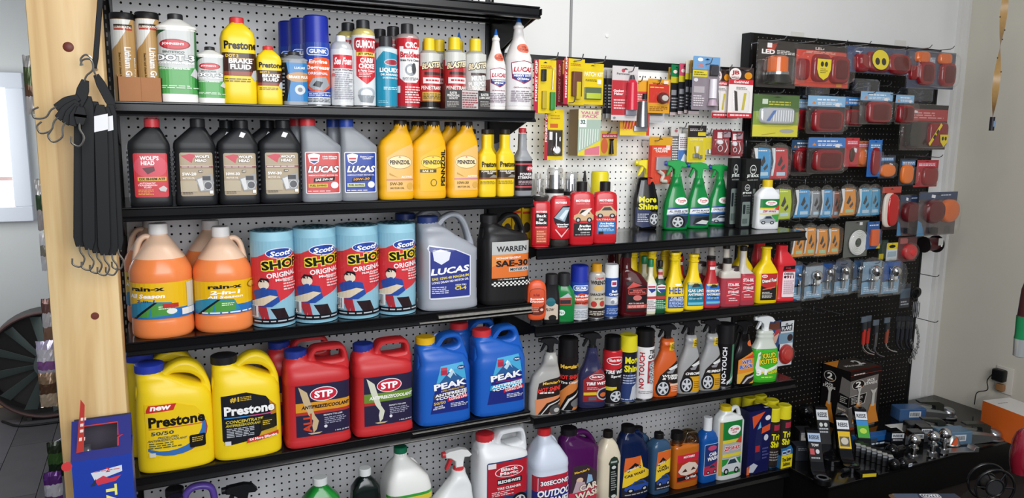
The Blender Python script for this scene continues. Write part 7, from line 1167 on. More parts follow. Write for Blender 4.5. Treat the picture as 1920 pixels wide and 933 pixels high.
for a, b, yt, yb, Y, c, prod, lb in ((1584, 1610, 258, 312, -4.5, 'b83a40', ('dome', .5, .4, .16, .24, .3, M('4a2c24', .4), 2), 'red card with a small dark reflector next to the slanted banner pack'), (1606, 1629, 264, 312, -4, 'b8683c', ('dome', .4, .35, .3, .3, .5, AMB, 2.4), 'orange marker light on a card beside the blue oval pack'), (1627, 1652, 262, 331, -5, '2a6cb8', ('dome', .52, .42, .3, .38, .6, REDL, 2.6), 'blue card with a tall oval red marker light'), (1647, 1678, 291, 334, -4.5, '3a3c48', ('dome', .5, .34, .46, .28, .6, ORA, 2.4), 'round orange reflector pack under a dark card'), (1686, 1718, 297, 347, -4.5, '34343c', ('dome', .4, .42, .34, .36, .6, ORA, 3), 'orange marker light pack left of the red oval one'), (1714, 1758, 300, 350, -4.5, 'a8383c', ('dome', .62, .4, .32, .36, .7, REDL, 3), 'red carded marker light at the right edge of the third row')):
    pack('marker_light_pack', lb, a, b, yt, yb, Y, c, [R_(0, 0, 1, 1, c), R_(.1, .74, .9, .92, '3f7ab0' if c in ('2a6cb8', '34343c', '3a3c48') else 'c8505c'), L_(.16, .77, .84, .88, 2, 'dfe4ea'), STK(.62, .52, .2)], (.04, .04, .96, .72, .9), P(0, prod), cat='trailer light')
# fourth row
for a, b, yt, yb, Y, c, lb in ((1488, 1520, 347, 408, -4.5, '3f96cc', 'light blue arched pack, leftmost of the fourth row'), (1516, 1541, 350, 408, -4.5, '8c9094', 'grey arched pack between two light blue ones'), (1537, 1561, 347, 408, -4.8, '3f96cc', 'light blue arched pack right of the grey one'), (1558, 1576, 350, 408, -4, 'a8644c', 'thin brownish pack edge beside the orange arched pack'), (1574, 1605, 345, 404, -5, 'e0902c', 'orange arched pack in the fourth row'), (1607, 1634, 345, 405, -5, '4aa4d0', 'light blue arched pack, left one of the right-hand pair'), (1626, 1651, 345, 404, -4.4, '4aa4d0', 'light blue arched pack, right one of the right-hand pair')):
    arcp(lb, a, b, yt, yb, Y, c)
arcp('lime arched pack peeking out beside the white wax bottle', 1450, 1484, 345, 412, -4.5, 'b8c82c')
pack('oval_light_pack', 'long red oval light with white rim on a red card', 1652, 1687, 350, 430, -5, 'a8342c', [R_(0, 0, 1, 1, '2c1a1a'), R_(0, .86, 1, 1, 'b8483c')], None, P(0, ('dome', .4, .46, .34, .4, .5, M('d8ccc0', .3), 3), ('dome', .52, .46, .3, .38, .8, M('b81c1c', .15, coat=.5), 3)), cat='trailer light')
for a, b, yt, yb, Y, pr, lb in ((1684, 1724, 366, 440, -5, [('dome', .5, .58, .4, .26, 1.0, REDD, 2)], 'blue carded pack with one dark red round light'), (1722, 1792, 360, 440, -6, [('dome', .36, .56, .26, .28, 1.1, REDD, 2), ('dome', .76, .56, .24, .28, 1.1, AMB, 2)], 'blue carded pack with a dark red and an amber round light')):
    bigpack('round_light_pack', lb, a, b, yt, yb, Y, '22304c', [R_(0, .84, 1, 1, '2a3c5c'), R_(0, 0, 1, .84, '4a3c40'), STK(.3, .88, .1), L_(.55, .9, .9, .95, 1, 'c8d0dc'), P_([(0, .0), (.2, 0), (.1, .3), (0, .36)], '3a86b4'), R_(.3, .02, .44, .2, '2c2c30'), R_(.7, .02, .88, .2, '2c2c30')], P(0, *pr, ('box', .3, .04, .46, .18, .8, M('222226', .4))), (.03, .02, .98, .84, 1.9))
# fifth row
for i, (a, b, yt, yb, lb) in enumerate(((1483, 1508, 420, 482, 'orange arched pack, first of four beside the shelf end'), (1506, 1530, 418, 480, 'orange arched pack, second of four'), (1527, 1552, 421, 480, 'orange arched pack, third of four'), (1551, 1574, 420, 477, 'orange arched pack, fourth of four'))):
    arcp(lb, a, b, yt, yb, -5, 'e0902c', grp='orange wiring packs')
pack('wire_coil_pack', 'grey carded coil of white trailer wire', 1583, 1627, 414, 481, -4.5, '6a6c66', [R_(0, 0, 1, 1, '62645e'), R_(.6, .88, .72, .96, 'dcdcd8')], (.12, .04, .96, .78, 1.0, 2), P(0, *[('ring', .54, .4, .36 - k * .05, .16, M('d8d8d4', .4)) for k in range(5)], ('dome', .54, .4, .08, .06, .4, M('3a4a3c', .4), 2)))
pack('marker_light_pack', 'blue card with an upright orange rectangular reflector', 1625, 1651, 415, 466, -5, '2c5a98', [R_(0, 0, 1, 1, '2c5a98'), L_(.15, .82, .85, .9, 1, 'dfe6f0'), P_([(.7, 0), (1, 0), (1, .2)], 'e0c02c')], (.1, .08, .9, .76, .8), P(0, ('box', .24, .12, .78, .72, .5, M('e0602c', .3))), cat='trailer light')
pack('coupler_lock_pack', 'small dark green tinted pack under the orange reflector', 1647, 1664, 450, 486, -4, '26382c', [R_(0, 0, 1, 1, '1f3428'), R_(.1, .0, .6, .3, 'c8b01c')], (.05, .05, .95, .95, .6), hole=False)
pack('fuse_pack', 'small white pack with yellow top and dark oval window', 1662, 1682, 455, 492, -4.5, 'dfe2e4', [R_(0, 0, 1, 1, 'cfd4d6'), R_(0, .68, 1, 1, 'e0c81c'), E_(.5, .82, .3, .08, '1c1a14'), R_(.1, .3, .9, .56, '9ab0bc')], (.06, .03, .94, .6, .5))
pack('round_light_pack', 'small pack with a bright red round bulb cap', 1683, 1718, 444, 490, -4.5, '5c4040', [R_(0, 0, 1, 1, '5c3c3c'), R_(.1, .74, .5, .96, 'a8605c')], (.1, .04, .98, .8, 1.0, 2), P(0, ('dome', .58, .4, .34, .32, .9, M('c02c30', .2), 2), ('dome', .6, .4, .16, .14, 1.1, M('d83c3c', .2), 2)), cat='trailer light')
p = at(1745, 457, Y=-4)
sp = empty('wire_spool', (p[0], -4.2, p[2] - 1.6), 'black and dark red wire spool with white label at the right edge of the board', 'spool')
MB().lathe([(-2.4, 1.5), (-2.3, 1.6), (-2.2, .9), (1.2, .9), (1.3, 1.75), (1.45, 1.75), (1.46, .01)], M('1c1718', .35), (0, 0, 1.6), 'X', n=28).build('spool', sp)
MB().lathe([(-2.1, 1.1), (-2.1, 1.3), (1.1, 1.3), (1.1, 1.1)], M('4a161c', .4), (0, 0, 1.6), 'X', n=28).build('wire', sp)
mb = MB().box(-.6, .8, -1.85, -1.8, 1.6, 3.0, M('b8b8b4', .5)); mb.box(.2, .6, -1.88, -1.84, 1.3, 1.7, M('e0e0e0', .5)); mb.build('paper_label', sp, angle=0)
# sixth row: hitch balls in blister
def ballp(lb, a, b, yt, yb, Y, c='4a7ab0'):
    pack('hitch_ball_pack', lb, a, b, yt, yb, Y, c, [R_(.1, .05, .9, .94, '39404c'), P_([(.1, .05), (.9, .05), (.9, .42), (.1, .36)], '8ab0cc'), P_([(.1, .4), (.9, .46), (.9, .9), (.1, .9)], c), L_(.2, .1, .8, .24, 3, 'e0e8f0'), R_(.6, .42, .82, .52, 'f0f0f0')], (.04, .02, .96, .97, 1.7, 2.6), P(0, ('ball', .46, .68, .17, CHROME), ('cyl', .46, .4, .09, .58, .08, CHROME), ('cyl', .46, .4, .17, .45, .17, CHROME), ('cyl', .46, .2, .08, .4, .08, ZINC)), back=0, hole=False, arch=True, shell=True)
for a, b, yt, yb, Y, c, lb in ((1486, 1504, 490, 566, -5, '4a7ab0', 'chrome hitch ball blister, half hidden by the red bottle'), (1533, 1566, 487, 553, -4, '2c5aa0', 'chrome hitch ball blister with deep blue card, second from the left group'), (1505, 1545, 492, 561, -5.8, '9aa8b4', 'chrome hitch ball blister with pale card, front of the left group'), (1562, 1596, 483, 552, -5.5, '44546c', 'chrome hitch ball blister with dark card standing alone in the middle'), (1597, 1620, 482, 547, -4.2, '3a5c84', 'chrome hitch ball blister behind the front right one'), (1612, 1655, 483, 553, -6, '8aa4b8', 'chrome hitch ball blister, front one of the right group'), (1650, 1690, 484, 552, -5.2, '2c5aa0', 'chrome hitch ball blister with deep blue card, right of the right group')): ballp(lb, a, b, yt, yb, Y, c)
pack('warning_card_pack', 'dark grey card behind the rightmost hitch ball pack', 1688, 1706, 532, 576, -3.5, '4a4c50', [R_(0, 0, 1, 1, '3c3e44'), R_(0, .4, 1, .8, '5a6a78'), L_(.1, .08, .9, .3, 2, 'b0b4b8')])
# cards beside the third mid shelf
pack('driver_safety_card', 'blue card with an open hand picture behind the white trigger', 1438, 1463, 602, 660, -7.5, '2c4c80', [R_(0, 0, 1, 1, '2c4c80'), R_(.1, .74, .9, .96, '6a3a2c'), P_([(.3, .2), (.7, .3), (.9, .6), (.6, .64), (.3, .5)], 'd8b09c'), P_([(.5, .5), (.95, .62), (.95, .74), (.6, .7)], 'b83a44')])
pack('road_flare_pack', 'white card with a round red flare disc at the tire spray shelf end', 1460, 1486, 602, 684, -7.5, 'dfe0e4', [R_(0, 0, 1, 1, 'd8dade'), R_(.1, .78, .9, .9, '1c2430'), T_('FLARE', .5, .84, .66, .08, 'f0f2f4'), R_(0, .5, 1, .74, '7a9ab0'), E_(.78, .62, .2, .08, '34262c')], (.02, .06, .98, .5, .9, 2), P(0, ('dome', .5, .26, .46, .22, .7, M('b8302c', .3), 2), ('dome', .5, .26, .3, .14, .8, M('c83a34', .3), 2)))
# pins, locks and chains at the lower right of the board
def strapped(u0, v0, u1, v1, Y, name, lb, build_):
    p, q = at(u0, v0, Y=Y), at(u1, v1, Y=Y); e = empty(name, (p[0], Y, q[2]), lb, 'hitch pin'); build_(e, p[2] - q[2], q[0] - p[0]); return e
def pin(hc, sleeve, bend, tagc='5a6470'):
    def f(e, h, dx):
        mb = MB().bbox(-.75, .75, -.15, .1, h * .82, h * .96, M(tagc, .4), .05); mb.bbox(-.5, .5, -.4, .1, h * .6, h * .82, M('2a2c30', .35), .12); mb.build('header', e)
        MB().lathe([(h * .3, .34), (h * .66, .36), (h * .67, .01)], sleeve, (0, -.2, 0), n=16).build('sleeve', e)
        MB().tube([(0, -.2, h * .4), (0, -.2, h * .22), (dx * .4, -.2, h * .08), (dx, -.2, 0)], .2, hc, n=10, smooth=3).build('pin', e)
    return f
red = M('b03028', .3)
strapped(1621, 590, 1636, 664, -5, 'receiver_pin', 'red sleeved bent hitch pin under a grey header, leftmost pin', pin(CHROME, red, 1)); strapped(1629, 588, 1643, 662, -3.6, 'receiver_pin', 'red sleeved bent hitch pin just behind the leftmost one', pin(CHROME, red, 1))
strapped(1643, 596, 1655, 668, -5, 'receiver_pin', 'plain steel bent hitch pin, second from the left', pin(STEEL, STEEL, 1)); strapped(1664, 592, 1679, 659, -5, 'receiver_pin', 'copper and chrome bent hitch pin left of the black pins', pin(CHROME, M('b8604c', .3, .6), 1))
for k, u in enumerate((1684, 1692, 1701, 1708)): strapped(u, 590, u + 1, 652 + k % 2 * 3, -4.5 + k * .3, 'receiver_pin', f'dark straight hitch pin, {("first", "second", "third", "fourth")[k]} of the black bunch by the chains', pin(M('3a3c42', .3, .6), M('34363c', .3, .5), 0, '23252a'))
def chain(lb, u, v0, v1, Y, n):
    e = empty('safety_chain', (at(u, v0, Y=Y)[0], Y, at(u, v1, Y=Y)[2]), lb, 'chain'); h = at(u, v0, Y=Y)[2] - at(u, v1, Y=Y)[2]
    for i in range(n):
        t = i / (n - 1); x = 1.0 * math.sin(t * math.pi) + .1 * (i % 2); z = h * (1 - t)
        mb = MB(); R = []
        pts = [(x + .22 * math.cos(a), .22 * math.sin(a) * (i % 2), z + .45 * math.sin(a)) if i % 2 else (x + .22 * math.cos(a), 0, z + .45 * math.sin(a)) for a in [k * math.pi / 6 for k in range(13)]]
        mb.tube(pts, .075, ZINC, n=5).build('chain_link', e)
chain('zinc safety chain hanging in a curve at the far right of the pins', 1718, 612, 668, -5.5, 12); chain('zinc safety chain close behind the first, lower right of the board', 1708, 640, 676, -4.5, 8)
e = empty('cable_lock', (at(1722, 500, Y=-5)[0], -5, at(1722, 592, Y=-5)[2]), 'black coated cable loops with zinc clips hanging from the long hook', 'cable lock')
mb = MB(); H_ = at(1722, 520, Y=-5)[2] - at(1722, 592, Y=-5)[2]
for k in range(3): mb.torus((.5 - k * .8, -.3 * k, H_ * .62), .8 + .12 * k, .2, M('141416', .3), n=24, k=8)
mb.build('cable', e); mb = MB()
for k in range(4): mb.tube([(-.9 + k * .5, -.3, H_ * .4), (-1.0 + k * .5, -.4, H_ * .2), (-.7 + k * .5, -.4, 0), (-.4 + k * .5, -.3, H_ * .2), (-.5 + k * .5, -.3, H_ * .36)], .09, ZINC, n=6, smooth=4)
mb.build('clips', e)['kind'] = 'stuff'
HK2 = [(1476, 67, 8, 'over the amber beacon pack'), (1534, 71, 8, 'over the red carded tail lights'), (1590, 75, 8, 'between the two carded tail light packs'), (1634, 77, 8.5, 'over the blue carded tail lights'), (1703, 86, 8, 'left of the top right corner pack'), (1748, 84, 8.5, 'over the amber-topped lights'), (1790, 86, 9, 'reaching past the top right corner of the board'), (1471, 168, 6, 'over the green to yellow lamp pack'), (1572, 171, 7, 'over the large pale blue topped lamp'), (1644, 169, 7, 'over the right pale blue topped lamp'), (1687, 171, 7, 'over the narrow pale blue topped lamp'), (1672, 155, 5, 'curving out below the blue carded lights'), (1447, 260, 6, 'over the light blue arched pack in row three'), (1485, 258, 6, 'over the red arched pack in row three'), (1597, 250, 6, 'over the small dark reflector'), (1610, 243, 6, 'over the orange marker light'), (1740, 288, 8, 'over the rightmost red marker light'), (1768, 290, 8, 'stretching bare to the right of row three'), (1481, 335, 6, 'beside the lime arched pack'), (1512, 333, 6, 'over the leftmost light blue arched pack'), (1560, 335, 6, 'over the brownish pack edge'), (1598, 334, 6, 'over the orange arched pack'), (1640, 337, 6, 'over the right-hand light blue pair'), (1500, 411, 6, 'over the first orange arched pack'), (1528, 410, 6, 'over the second orange arched pack'), (1548, 409, 6, 'over the third orange arched pack'), (1570, 408, 6, 'over the fourth orange arched pack'), (1610, 405, 6, 'over the white wire coil'), (1541, 494, 6, 'over the front left hitch ball'), (1590, 492, 7, 'over the lone middle hitch ball'), (1650, 490, 7, 'over the front right hitch ball'), (1761, 515, 9, 'bare and long over the cable loops'), (1759, 601, 9, 'bare and long over the pins and chains'), (1505, 580, 5, 'empty, leftmost below the hitch balls'), (1548, 584, 6, 'empty, second below the hitch balls'), (1582, 585, 7, 'empty, third below the hitch balls'), (1486, 606, 9, 'over the road flare card'), (1657, 680, 5, 'empty beside the jack stand box top')]
for u, v, L, lb in HK2: hook(u, v, L, 'wire hook ' + lb, tip=.5)
# ================================================================== base deck at the right: hitch parts
ZD = -69 + .02
def jack():
    # tall carton standing cornerwise: two printed faces meet at the front edge
    w = 8.8; d = 6.3; h = 11.4
    c = at(1585, 806, Z=ZD)
    r = empty('jack_stand_box', (c[0], -6.9, ZD), 'tall black and grey jack stand box with orange stands printed on it', 'box', None, 0)
    r.rotation_euler.z = math.radians(2)
    mb = MB().bbox(-.0, w, 0, d, 0, h, M('171414', .4), .05); mb.build('carton', r, angle=30)
    stand = lambda x0, x1, y0, k=1: [P_([(x0, y0), (x0 + (x1 - x0) * .3, y0 + .26), (x0 + (x1 - x0) * .35, y0 + .34), (x0 + (x1 - x0) * .7, y0 + .34), (x0 + (x1 - x0) * .75, y0 + .24), (x1, y0)], 'd8862c'), P_([(x0 + (x1 - x0) * .42, y0 + .3), (x0 + (x1 - x0) * .45, y0 + .52), (x0 + (x1 - x0) * .3, y0 + .6), (x0 + (x1 - x0) * .5, y0 + .58), (x0 + (x1 - x0) * .75, y0 + .61), (x0 + (x1 - x0) * .62, y0 + .52), (x0 + (x1 - x0) * .62, y0 + .3)], 'c8c4bc')]
    two = lambda x, y, r_: [E_(x, y, r_, r_ * .42, 'c8c4bc'), E_(x, y, r_ * .92, r_ * .38, '1c1a1a'), T_('2', x, y + .01, r_ * .9, r_ * .5, 'eeeae4'), T_('TON', x + .06, y - .05, r_ * .9, .02, 'd8862c')]
    fr = [R_(0, 0, 1, 1, '171414'), R_(.0, .93, 1, .935, 'a83a2c'), P_([(0, 0), (.9, 0), (.9, .88), (0, .84)], '77726e'), P_([(.9, 0), (1, 0), (.97, .5), (.9, .88)], '171414'), L_(.1, .92, .5, .96, 1, 'd8c8c0'), two(.26, .76, .2), T_('JACK\nSTANDS', .66, .78, .4, .1, 'eeeae4'), P_([(0, .38), (.5, .42), (.56, .6), (0, .58)], 'c8c4bc'), P_([(0, .39), (.48, .43), (.54, .59), (0, .57)], '161414'), L_(.06, .44, .42, .56, 5, 'b8b4ae'), stand(.5, 1.0, .04), stand(.12, .44, .12), T_('4000 lbs', .3, .12, .36, .04, 'e8d8c0'), P_([(.0, 0), (.5, 0), (.5, .06), (0, .04)], 'a8481c')]
    label(r, Flat((0, 0, 0), (1, 0, 0), (0, 0, 1)), 0, 0, w, h, fr)
    sd = [R_(0, 0, 1, 1, '171414'), P_([(.55, 0), (1, 0), (1, .84), (.7, .88)], '77726e'), two(.28, .82, .22), T_('JACK\nSTANDS', .28, .66, .46, .09, 'eeeae4'), P_([(.62, .42), (1, .39), (1, .57), (.66, .6)], '161414'), L_(.7, .44, .95, .56, 4, 'b8b4ae'), T_('4000', .78, .33, .3, .04, 'e8d8c0'), stand(.06, .56, .04)]
    label(r, Flat((0, d, 0), (0, -1, 0), (0, 0, 1)), 0, 0, d, h, sd, name='side_print')
    label(r, Flat((0, 0, h), (1, 0, 0), (0, 1, 0)), 0, 0, w, d, [R_(0, 0, 1, 1, '3c3632'), P_([(0, .5), (.5, 1), (0, 1)], 'd8862c'), TO('2', .75, .6, .2, .4, 'e8e4de'), T_('JACK STANDS', .45, .4, .5, .14, 'e8e4de', rot=-10), R_(0, 0, 1, .12, '5a1c14')], name='top_print')
jack()
GL = M('0c0c0e', .1); STKW = lambda mb, *a: mb
def small_label(parent, o, ux, uz, w, h, txt, c='b8c4d4', tc='2a3038', extra=()):
    label(parent, Flat(o, ux, uz), 0, 0, w, h, [R_(0, 0, 1, 1, '141416'), R_(0, .7, 1, 1, c), T_(txt, .5, .85, .8, .14, tc)] + list(extra), name='sticker')
def mount(lb, u, v, s=1, rz=0, stick=('c8ccd4', 'REESE', []), ring=False, drop=6.0):
    """ball mount stood on its tongue: upright shank with a sticker, curved foot with the ball hole"""
    p = at(u, v, Z=ZD); r = empty('ball_mount', (p[0], p[1], ZD), lb, 'hitch mount', None, rz)
    P2 = [(-.1, 0), (-3.4, 0), (-3.5, .75), (-1.2, .9), (-.3, 1.6), (3.2, drop), (4.4, drop), (1.9, 2.4), (1.3, .8), (.9, .1)]
    mb = MB(); mb.prism([(a * s, b * s) for a, b in P2], -1.1 * s, 1.1 * s, GL, bev=.08)
    mb.V = [(-y, x, z) for x, y, z in mb.V]; mb.build('shank', r, fix=True)
    mb = MB().lathe([(0, 1.35 * s), (.75 * s, 1.35 * s), (.8 * s, 1.2 * s), (.8 * s, .01)], GL, (0, -3.3 * s, .02), n=28); mb.build('tongue', r)
    if ring: MB().lathe([(0, .95 * s), (.12, .95 * s), (.12, .7 * s), (0, .7 * s)], M('9a9ca0', .3, .8), (0, -3.3 * s, .82 * s), n=28).build('ring', r)
    c, t, ex = stick; k = .62
    k = 3.5 / (drop - 1.6); small_label(r, (-1.0 * s, (-.3 + .4 * k) * s - .04, 2.0 * s), (1, 0, 0), (0, k, 1), 2.0 * s, (drop - 2.4) * s, t, c, extra=ex)
    return r
yel = [P_([(0, .05), (1, .05), (1, .62), (0, .62)], 'e0b81c'), P_([(.1, .12), (.9, .12), (.9, .45), (.1, .45)], '5a5248'), E_(.5, .3, .3, .12, 'c8c0b0')]
grn = [R_(0, .05, 1, .66, '4aa03c'), R_(0, .5, 1, .68, '3a8ac8'), E_(.5, .3, .3, .1, 'b8d84c')]
red_ = [T_('TOW', .5, .58, .6, .1, 'e8e8e8'), R_(.05, .25, .4, .45, 'b8484c'), E_(.65, .36, .15, .08, 'c8c8cc'), L_(.1, .08, .9, .18, 1, 'a8a8ac')]
mount('black drawbar with pale sticker, standing at the rear left of the deck', 1546, 852, 1.0, -.5, ('d4d8dc', 'REESE', [E_(.3, .56, .15, .06, 'c8ccc8'), E_(.7, .56, .15, .06, 'c8ccc8'), L_(.1, .3, .9, .48, 2, 'a8acb0')]), drop=7.5)
mount('black drawbar with light blue sticker and open ring hole, frontmost on the deck', 1530, 887, 1.0, -.55, ('a8bcd8', 'REESE', red_), True, drop=6.2)
mount('black drawbar with yellow sticker in the middle of the row', 1584, 864, 1.0, -.55, ('dfe2e6', 'REESE', yel), drop=6.6)
mount('black drawbar with green sticker beside the yellow stickered one', 1619, 843, 1.0, -.55, ('dfe2e6', 'REESE', grn), drop=6.4)
def ball(lb, u, v, r_, m, s=1, shank=1.8, nut=True, up=0):
    p = at(u, v, Z=ZD); e = empty('hitch_ball', (p[0], p[1], ZD + up), lb, 'hitch ball')
    MB().lathe([(0, .45 * r_), (shank, .45 * r_), (shank + .01, .8 * r_), (shank + .3, .8 * r_), (shank + .5, .5 * r_), (shank + .8, .45 * r_)], m, n=20).build('shank', e)
    MB().sphere((0, 0, shank + .75 + r_ * .85), r_, m, 24).build('ball', e)
    if nut: MB().lathe([(.2, .8 * r_), (.95, .8 * r_), (.96, .3)], ZINC, n=6).build('nut', e, angle=20)
    return e
ball('large black hitch ball standing at the far left of the deck by the yellow display', 1508, 806, 1.5, GL, shank=1.6, nut=False)
ball('large chrome hitch ball in front of the jack stand box', 1575, 822, 1.15, CHROME, shank=2.2, nut=False)
for u, v, lb in ((1711, 862, 'chrome hitch ball, left of the three standing in a row at the front'), (1747, 856, 'chrome hitch ball, middle of the three in the front row'), (1769, 850, 'chrome hitch ball, right of the three in the front row')): ball(lb, u, v, 1.0, CHROME, shank=2.1)
for k, (u, v, lb) in enumerate(((1672, 856, 'glossy black hitch ball lying in front of the tow bar stickers'), (1676, 880, 'small black hitch ball, left of the pair at the deck front'), (1692, 878, 'small black hitch ball with white sticker, right of the pair at the deck front'))):
    p = at(u, v, Z=ZD); r_ = 1.15 if k == 0 else .95; e = empty('hitch_ball', (p[0], p[1], ZD), lb, 'hitch ball')
    MB().sphere((0, 0, r_), r_, GL, 24).build('ball', e); MB().lathe([(r_ * .8, r_ * .5), (r_ + 1.6, r_ * .5), (r_ + 1.6, .01)], GL, (0, 0, r_), 'X', n=16).build('shank', e)
    if k == 2: label(e, Flat((.1, -r_ - .02, r_ * .7), (1, 0, .0), (0, 0, 1)), 0, 0, .9, .6, [R_(0, 0, 1, 1, 'c8d0d8'), T_('REESE', .5, .5, .7, .4, '2a3a4a')], name='sticker')
# black receiver tubes side by side with their stickers
p0, p1 = at(1606, 850, Z=ZD), at(1666, 872, Z=ZD)
for k in range(7):
    t = k / 6; x, y = p0[0] + (p1[0] - p0[0]) * t, p0[1] + (p1[1] - p0[1]) * t
    e = empty('receiver_tube', (x, y, ZD), f'black square receiver tube, {("first", "second", "third", "fourth", "fifth", "sixth", "last")[k]} from the left in the row of seven', 'receiver tube', 'row of receiver tubes', -.7)
    MB().bbox(-.42, .42, -1.3, 1.6, 0, 2.0, M('151517', .35), .08).build('tube', e); label(e, Flat((-.4, -1.31, 1.0), (1, 0, 0), (0, 0, 1)), 0, 0, .8, .9, [R_(0, 0, 1, 1, '303236'), R_(0, .6, 1, 1, '8a8c90')], name='sticker')
    MB().box(-.4, .4, -1.3, -.2, 2.0, 2.02, M('a8a8a4', .5)).build('top_sticker', e, angle=0)
# blue boxed ball and small boxes
p = at(1636, 832, Z=ZD); e = empty('ball_box', (p[0], p[1], ZD), 'long bright blue box lying behind the receiver tubes', 'box', None, -.12)
MB().bbox(-4.2, 4.2, -.9, .9, 0, 1.9, M('1c5a9c', .4), .05).build('carton', e); label(e, Flat((-4.2, -.91, 0), (1, 0, 0), (0, 0, 1)), 0, 0, 8.4, 1.9, [R_(0, 0, 1, .5, '16181c'), L_(.2, .1, .9, .4, 1, 'c8d4e0'), R_(.3, .4, .5, .8, '3a4450')])
p = at(1676, 838, Z=ZD); e = empty('ball_mount', (p[0], p[1], ZD), 'black tow bar end with white sticker behind the glossy black ball', 'hitch mount', None, -.4)
MB().prism([(-1.3, 0), (1.5, 0), (1.5, 2.6), (.6, 3.4), (-1.2, 3.2)], -.9, .9, GL, bev=.1).build('shank', e, fix=True); label(e, Flat((-1.1, -.93, 1.4), (1, 0, 0), (0, 0, 1)), 0, 0, 2.2, 1.6, [R_(0, 0, 1, 1, '202226'), R_(0, .45, 1, 1, 'd4d8dc'), T_('REESE', .5, .72, .8, .3, '2a3038'), L_(.1, .1, .9, .35, 1, 'c8c8cc')], name='sticker')
for u, v, lb in ((1726, 838, 'black tow bar end with white sticker between the left and middle chrome balls'), (1742, 828, 'black tow bar end with white sticker behind the middle chrome ball')):
    p = at(u, v, Z=ZD); e = empty('ball_mount', (p[0], p[1] + 1, ZD), lb, 'hitch mount', None, -.4)
    MB().bbox(-1.2, 1.2, -.6, 1.5, 0, 2.6, GL, .15).build('shank', e); label(e, Flat((-1.0, -.62, 1.5), (1, 0, 0), (0, 0, 1)), 0, 0, 2.0, .9, [R_(0, 0, 1, 1, 'd4d8dc'), T_('REESE', .5, .5, .8, .5, '2a3038')], name='sticker')
p = at(1626, 893, Z=ZD); e = empty('plastic_tag', (p[0], p[1], ZD), 'yellow tag on a small black block at the deck front', 'tag', None, -.3)
MB().bbox(-1.6, 1.6, -.5, .8, 0, .8, GL, .1).build('block', e); MB().box(-1.2, 1.2, -.56, -.5, .2, .75, M('d8c02c', .4)).build('yellow_tag', e, angle=0)
p = at(1590, 884, Z=ZD); e = empty('lock_pin', (p[0], p[1], ZD), 'dark lock barrel lying between the drawbars at the deck front', 'lock')
MB().lathe([(-1.3, .35), (-.5, .4), (-.4, .3), (.2, .3), (.3, .42), (1.2, .42), (1.21, .01)], M('3a3c40', .3, .7), (0, 0, .42), 'X', n=16).build('barrel', e)
for u, v, w_, c, lb in ((1503, 858, 3.2, '22262e', 'small dark boxes with blue edge behind the yellow display tray'), (1506, 828, 2.6, '242428', 'dark box with a barcode sticker left of the rear drawbar')):
    p = at(u, v, Z=ZD); e = empty('small_box', (p[0], p[1], ZD), lb, 'box', None, -.4); MB().bbox(-w_ / 2, w_ / 2, -1.2, 1.2, 0, 2.6, M(c, .45), .05).build('carton', e)
    label(e, Flat((-w_ / 2, -1.21, 0), (1, 0, 0), (0, 0, 1)), 0, 0, w_, 2.6, [R_(.86, 0, 1, 1, '3a6a9c') if w_ > 3 else R_(.1, .3, .9, .85, 'b8b4ac'), *[R_(.3 + k * .08, .5, .34 + k * .08, .8, '3a3836') for k in range(5 if w_ < 3 else 0)], L_(.1, .7, .8, .9, 2, '8a8c94')])
def coupler(lb, u, v, rz, blue, s=1, up=0, L=9.5, wrap='3a5a84'):
    p = at(u, v, Z=ZD); e = empty('trailer_coupler', (p[0], p[1], ZD + up), lb, 'coupler', None, rz); z = ZINC
    mb = MB()
    # channel body tapering to the ball socket
    R = []
    for x, hw, z0, z1 in ((-L, 1.5, 0, 2.4), (-L * .45, 1.5, 0, 2.4), (-L * .1, 1.35, .1, 1.8), (1.0, 1.2, .25, 1.35), (2.4, .9, .3, 1.1)):
        R.append([(x * s, y * s, zz * s) for y, zz in ((-hw, z0), (-hw, z1 * .8), (-hw * .7, z1), (hw * .7, z1), (hw, z1 * .8), (hw, z0))])
    mb.rings(R, M('8f9698', .3, .85)).build('channel', e, angle=30)
    MB().sphere((1.6 * s, 0, 1.05 * s), 1.35 * s, M('a8acae', .2, .9), 24, .75).build('ball_socket', e)
    MB().lathe([(0, 1.7 * s), (.18, 1.75 * s), (.3, 1.6 * s), (.31, .01)], M('9a9ea0', .3, .9), (1.6 * s, 0, .12), n=28).build('rim', e)
    mb = MB(); mb.prism([(-5 * s, 3.6 * s), (-1 * s, 3.5 * s), (.2 * s, 2.9 * s), (.3 * s, 1.2 * s), (-1.2 * s, 1.4 * s), (-1.6 * s, 2.7 * s), (-5 * s, 3.3 * s)], -.7 * s, .7 * s, M('4a4e48', .35, .7), bev=.05).build('latch_lever', e, fix=True)
    if wrap:
        mb = MB().bbox(-L * s - .05, -L * .42 * s, -1.54 * s, 1.54 * s, 0, 2.46 * s, M(wrap, .25), .2); mb.build('blue_wrap' if blue else 'wrap', e)
        label(e, Flat((-L * .8 * s, -1.6 * s, .8 * s), (1, 0, 0), (0, 0, 1)), 0, 0, 2.4 * s, 1.2 * s, [R_(0, 0, 1, 1, 'c8ccd0'), *[R_(.1 + k * .1, .2, .15 + k * .1, .8, '22262c') for k in range(8)]], name='barcode')
coupler('zinc trailer coupler with blue wrapped tail at the back of the pile', 1762, 782, -.35, True)
coupler('zinc trailer coupler with dark wrapped tail in the middle of the pile', 1766, 812, -.45, False, .85, 0, 8, '1c1e22')
coupler('long zinc trailer coupler with pale blue wrap, lying at the right end', 1848, 824, -.28, True, 1.0, 0, 10, '5a7890')
p = at(1800, 845, Z=ZD); e = empty('zinc_plate', (p[0], p[1], ZD), 'bent zinc plate lying right of the chrome balls', 'bracket', None, -.3)
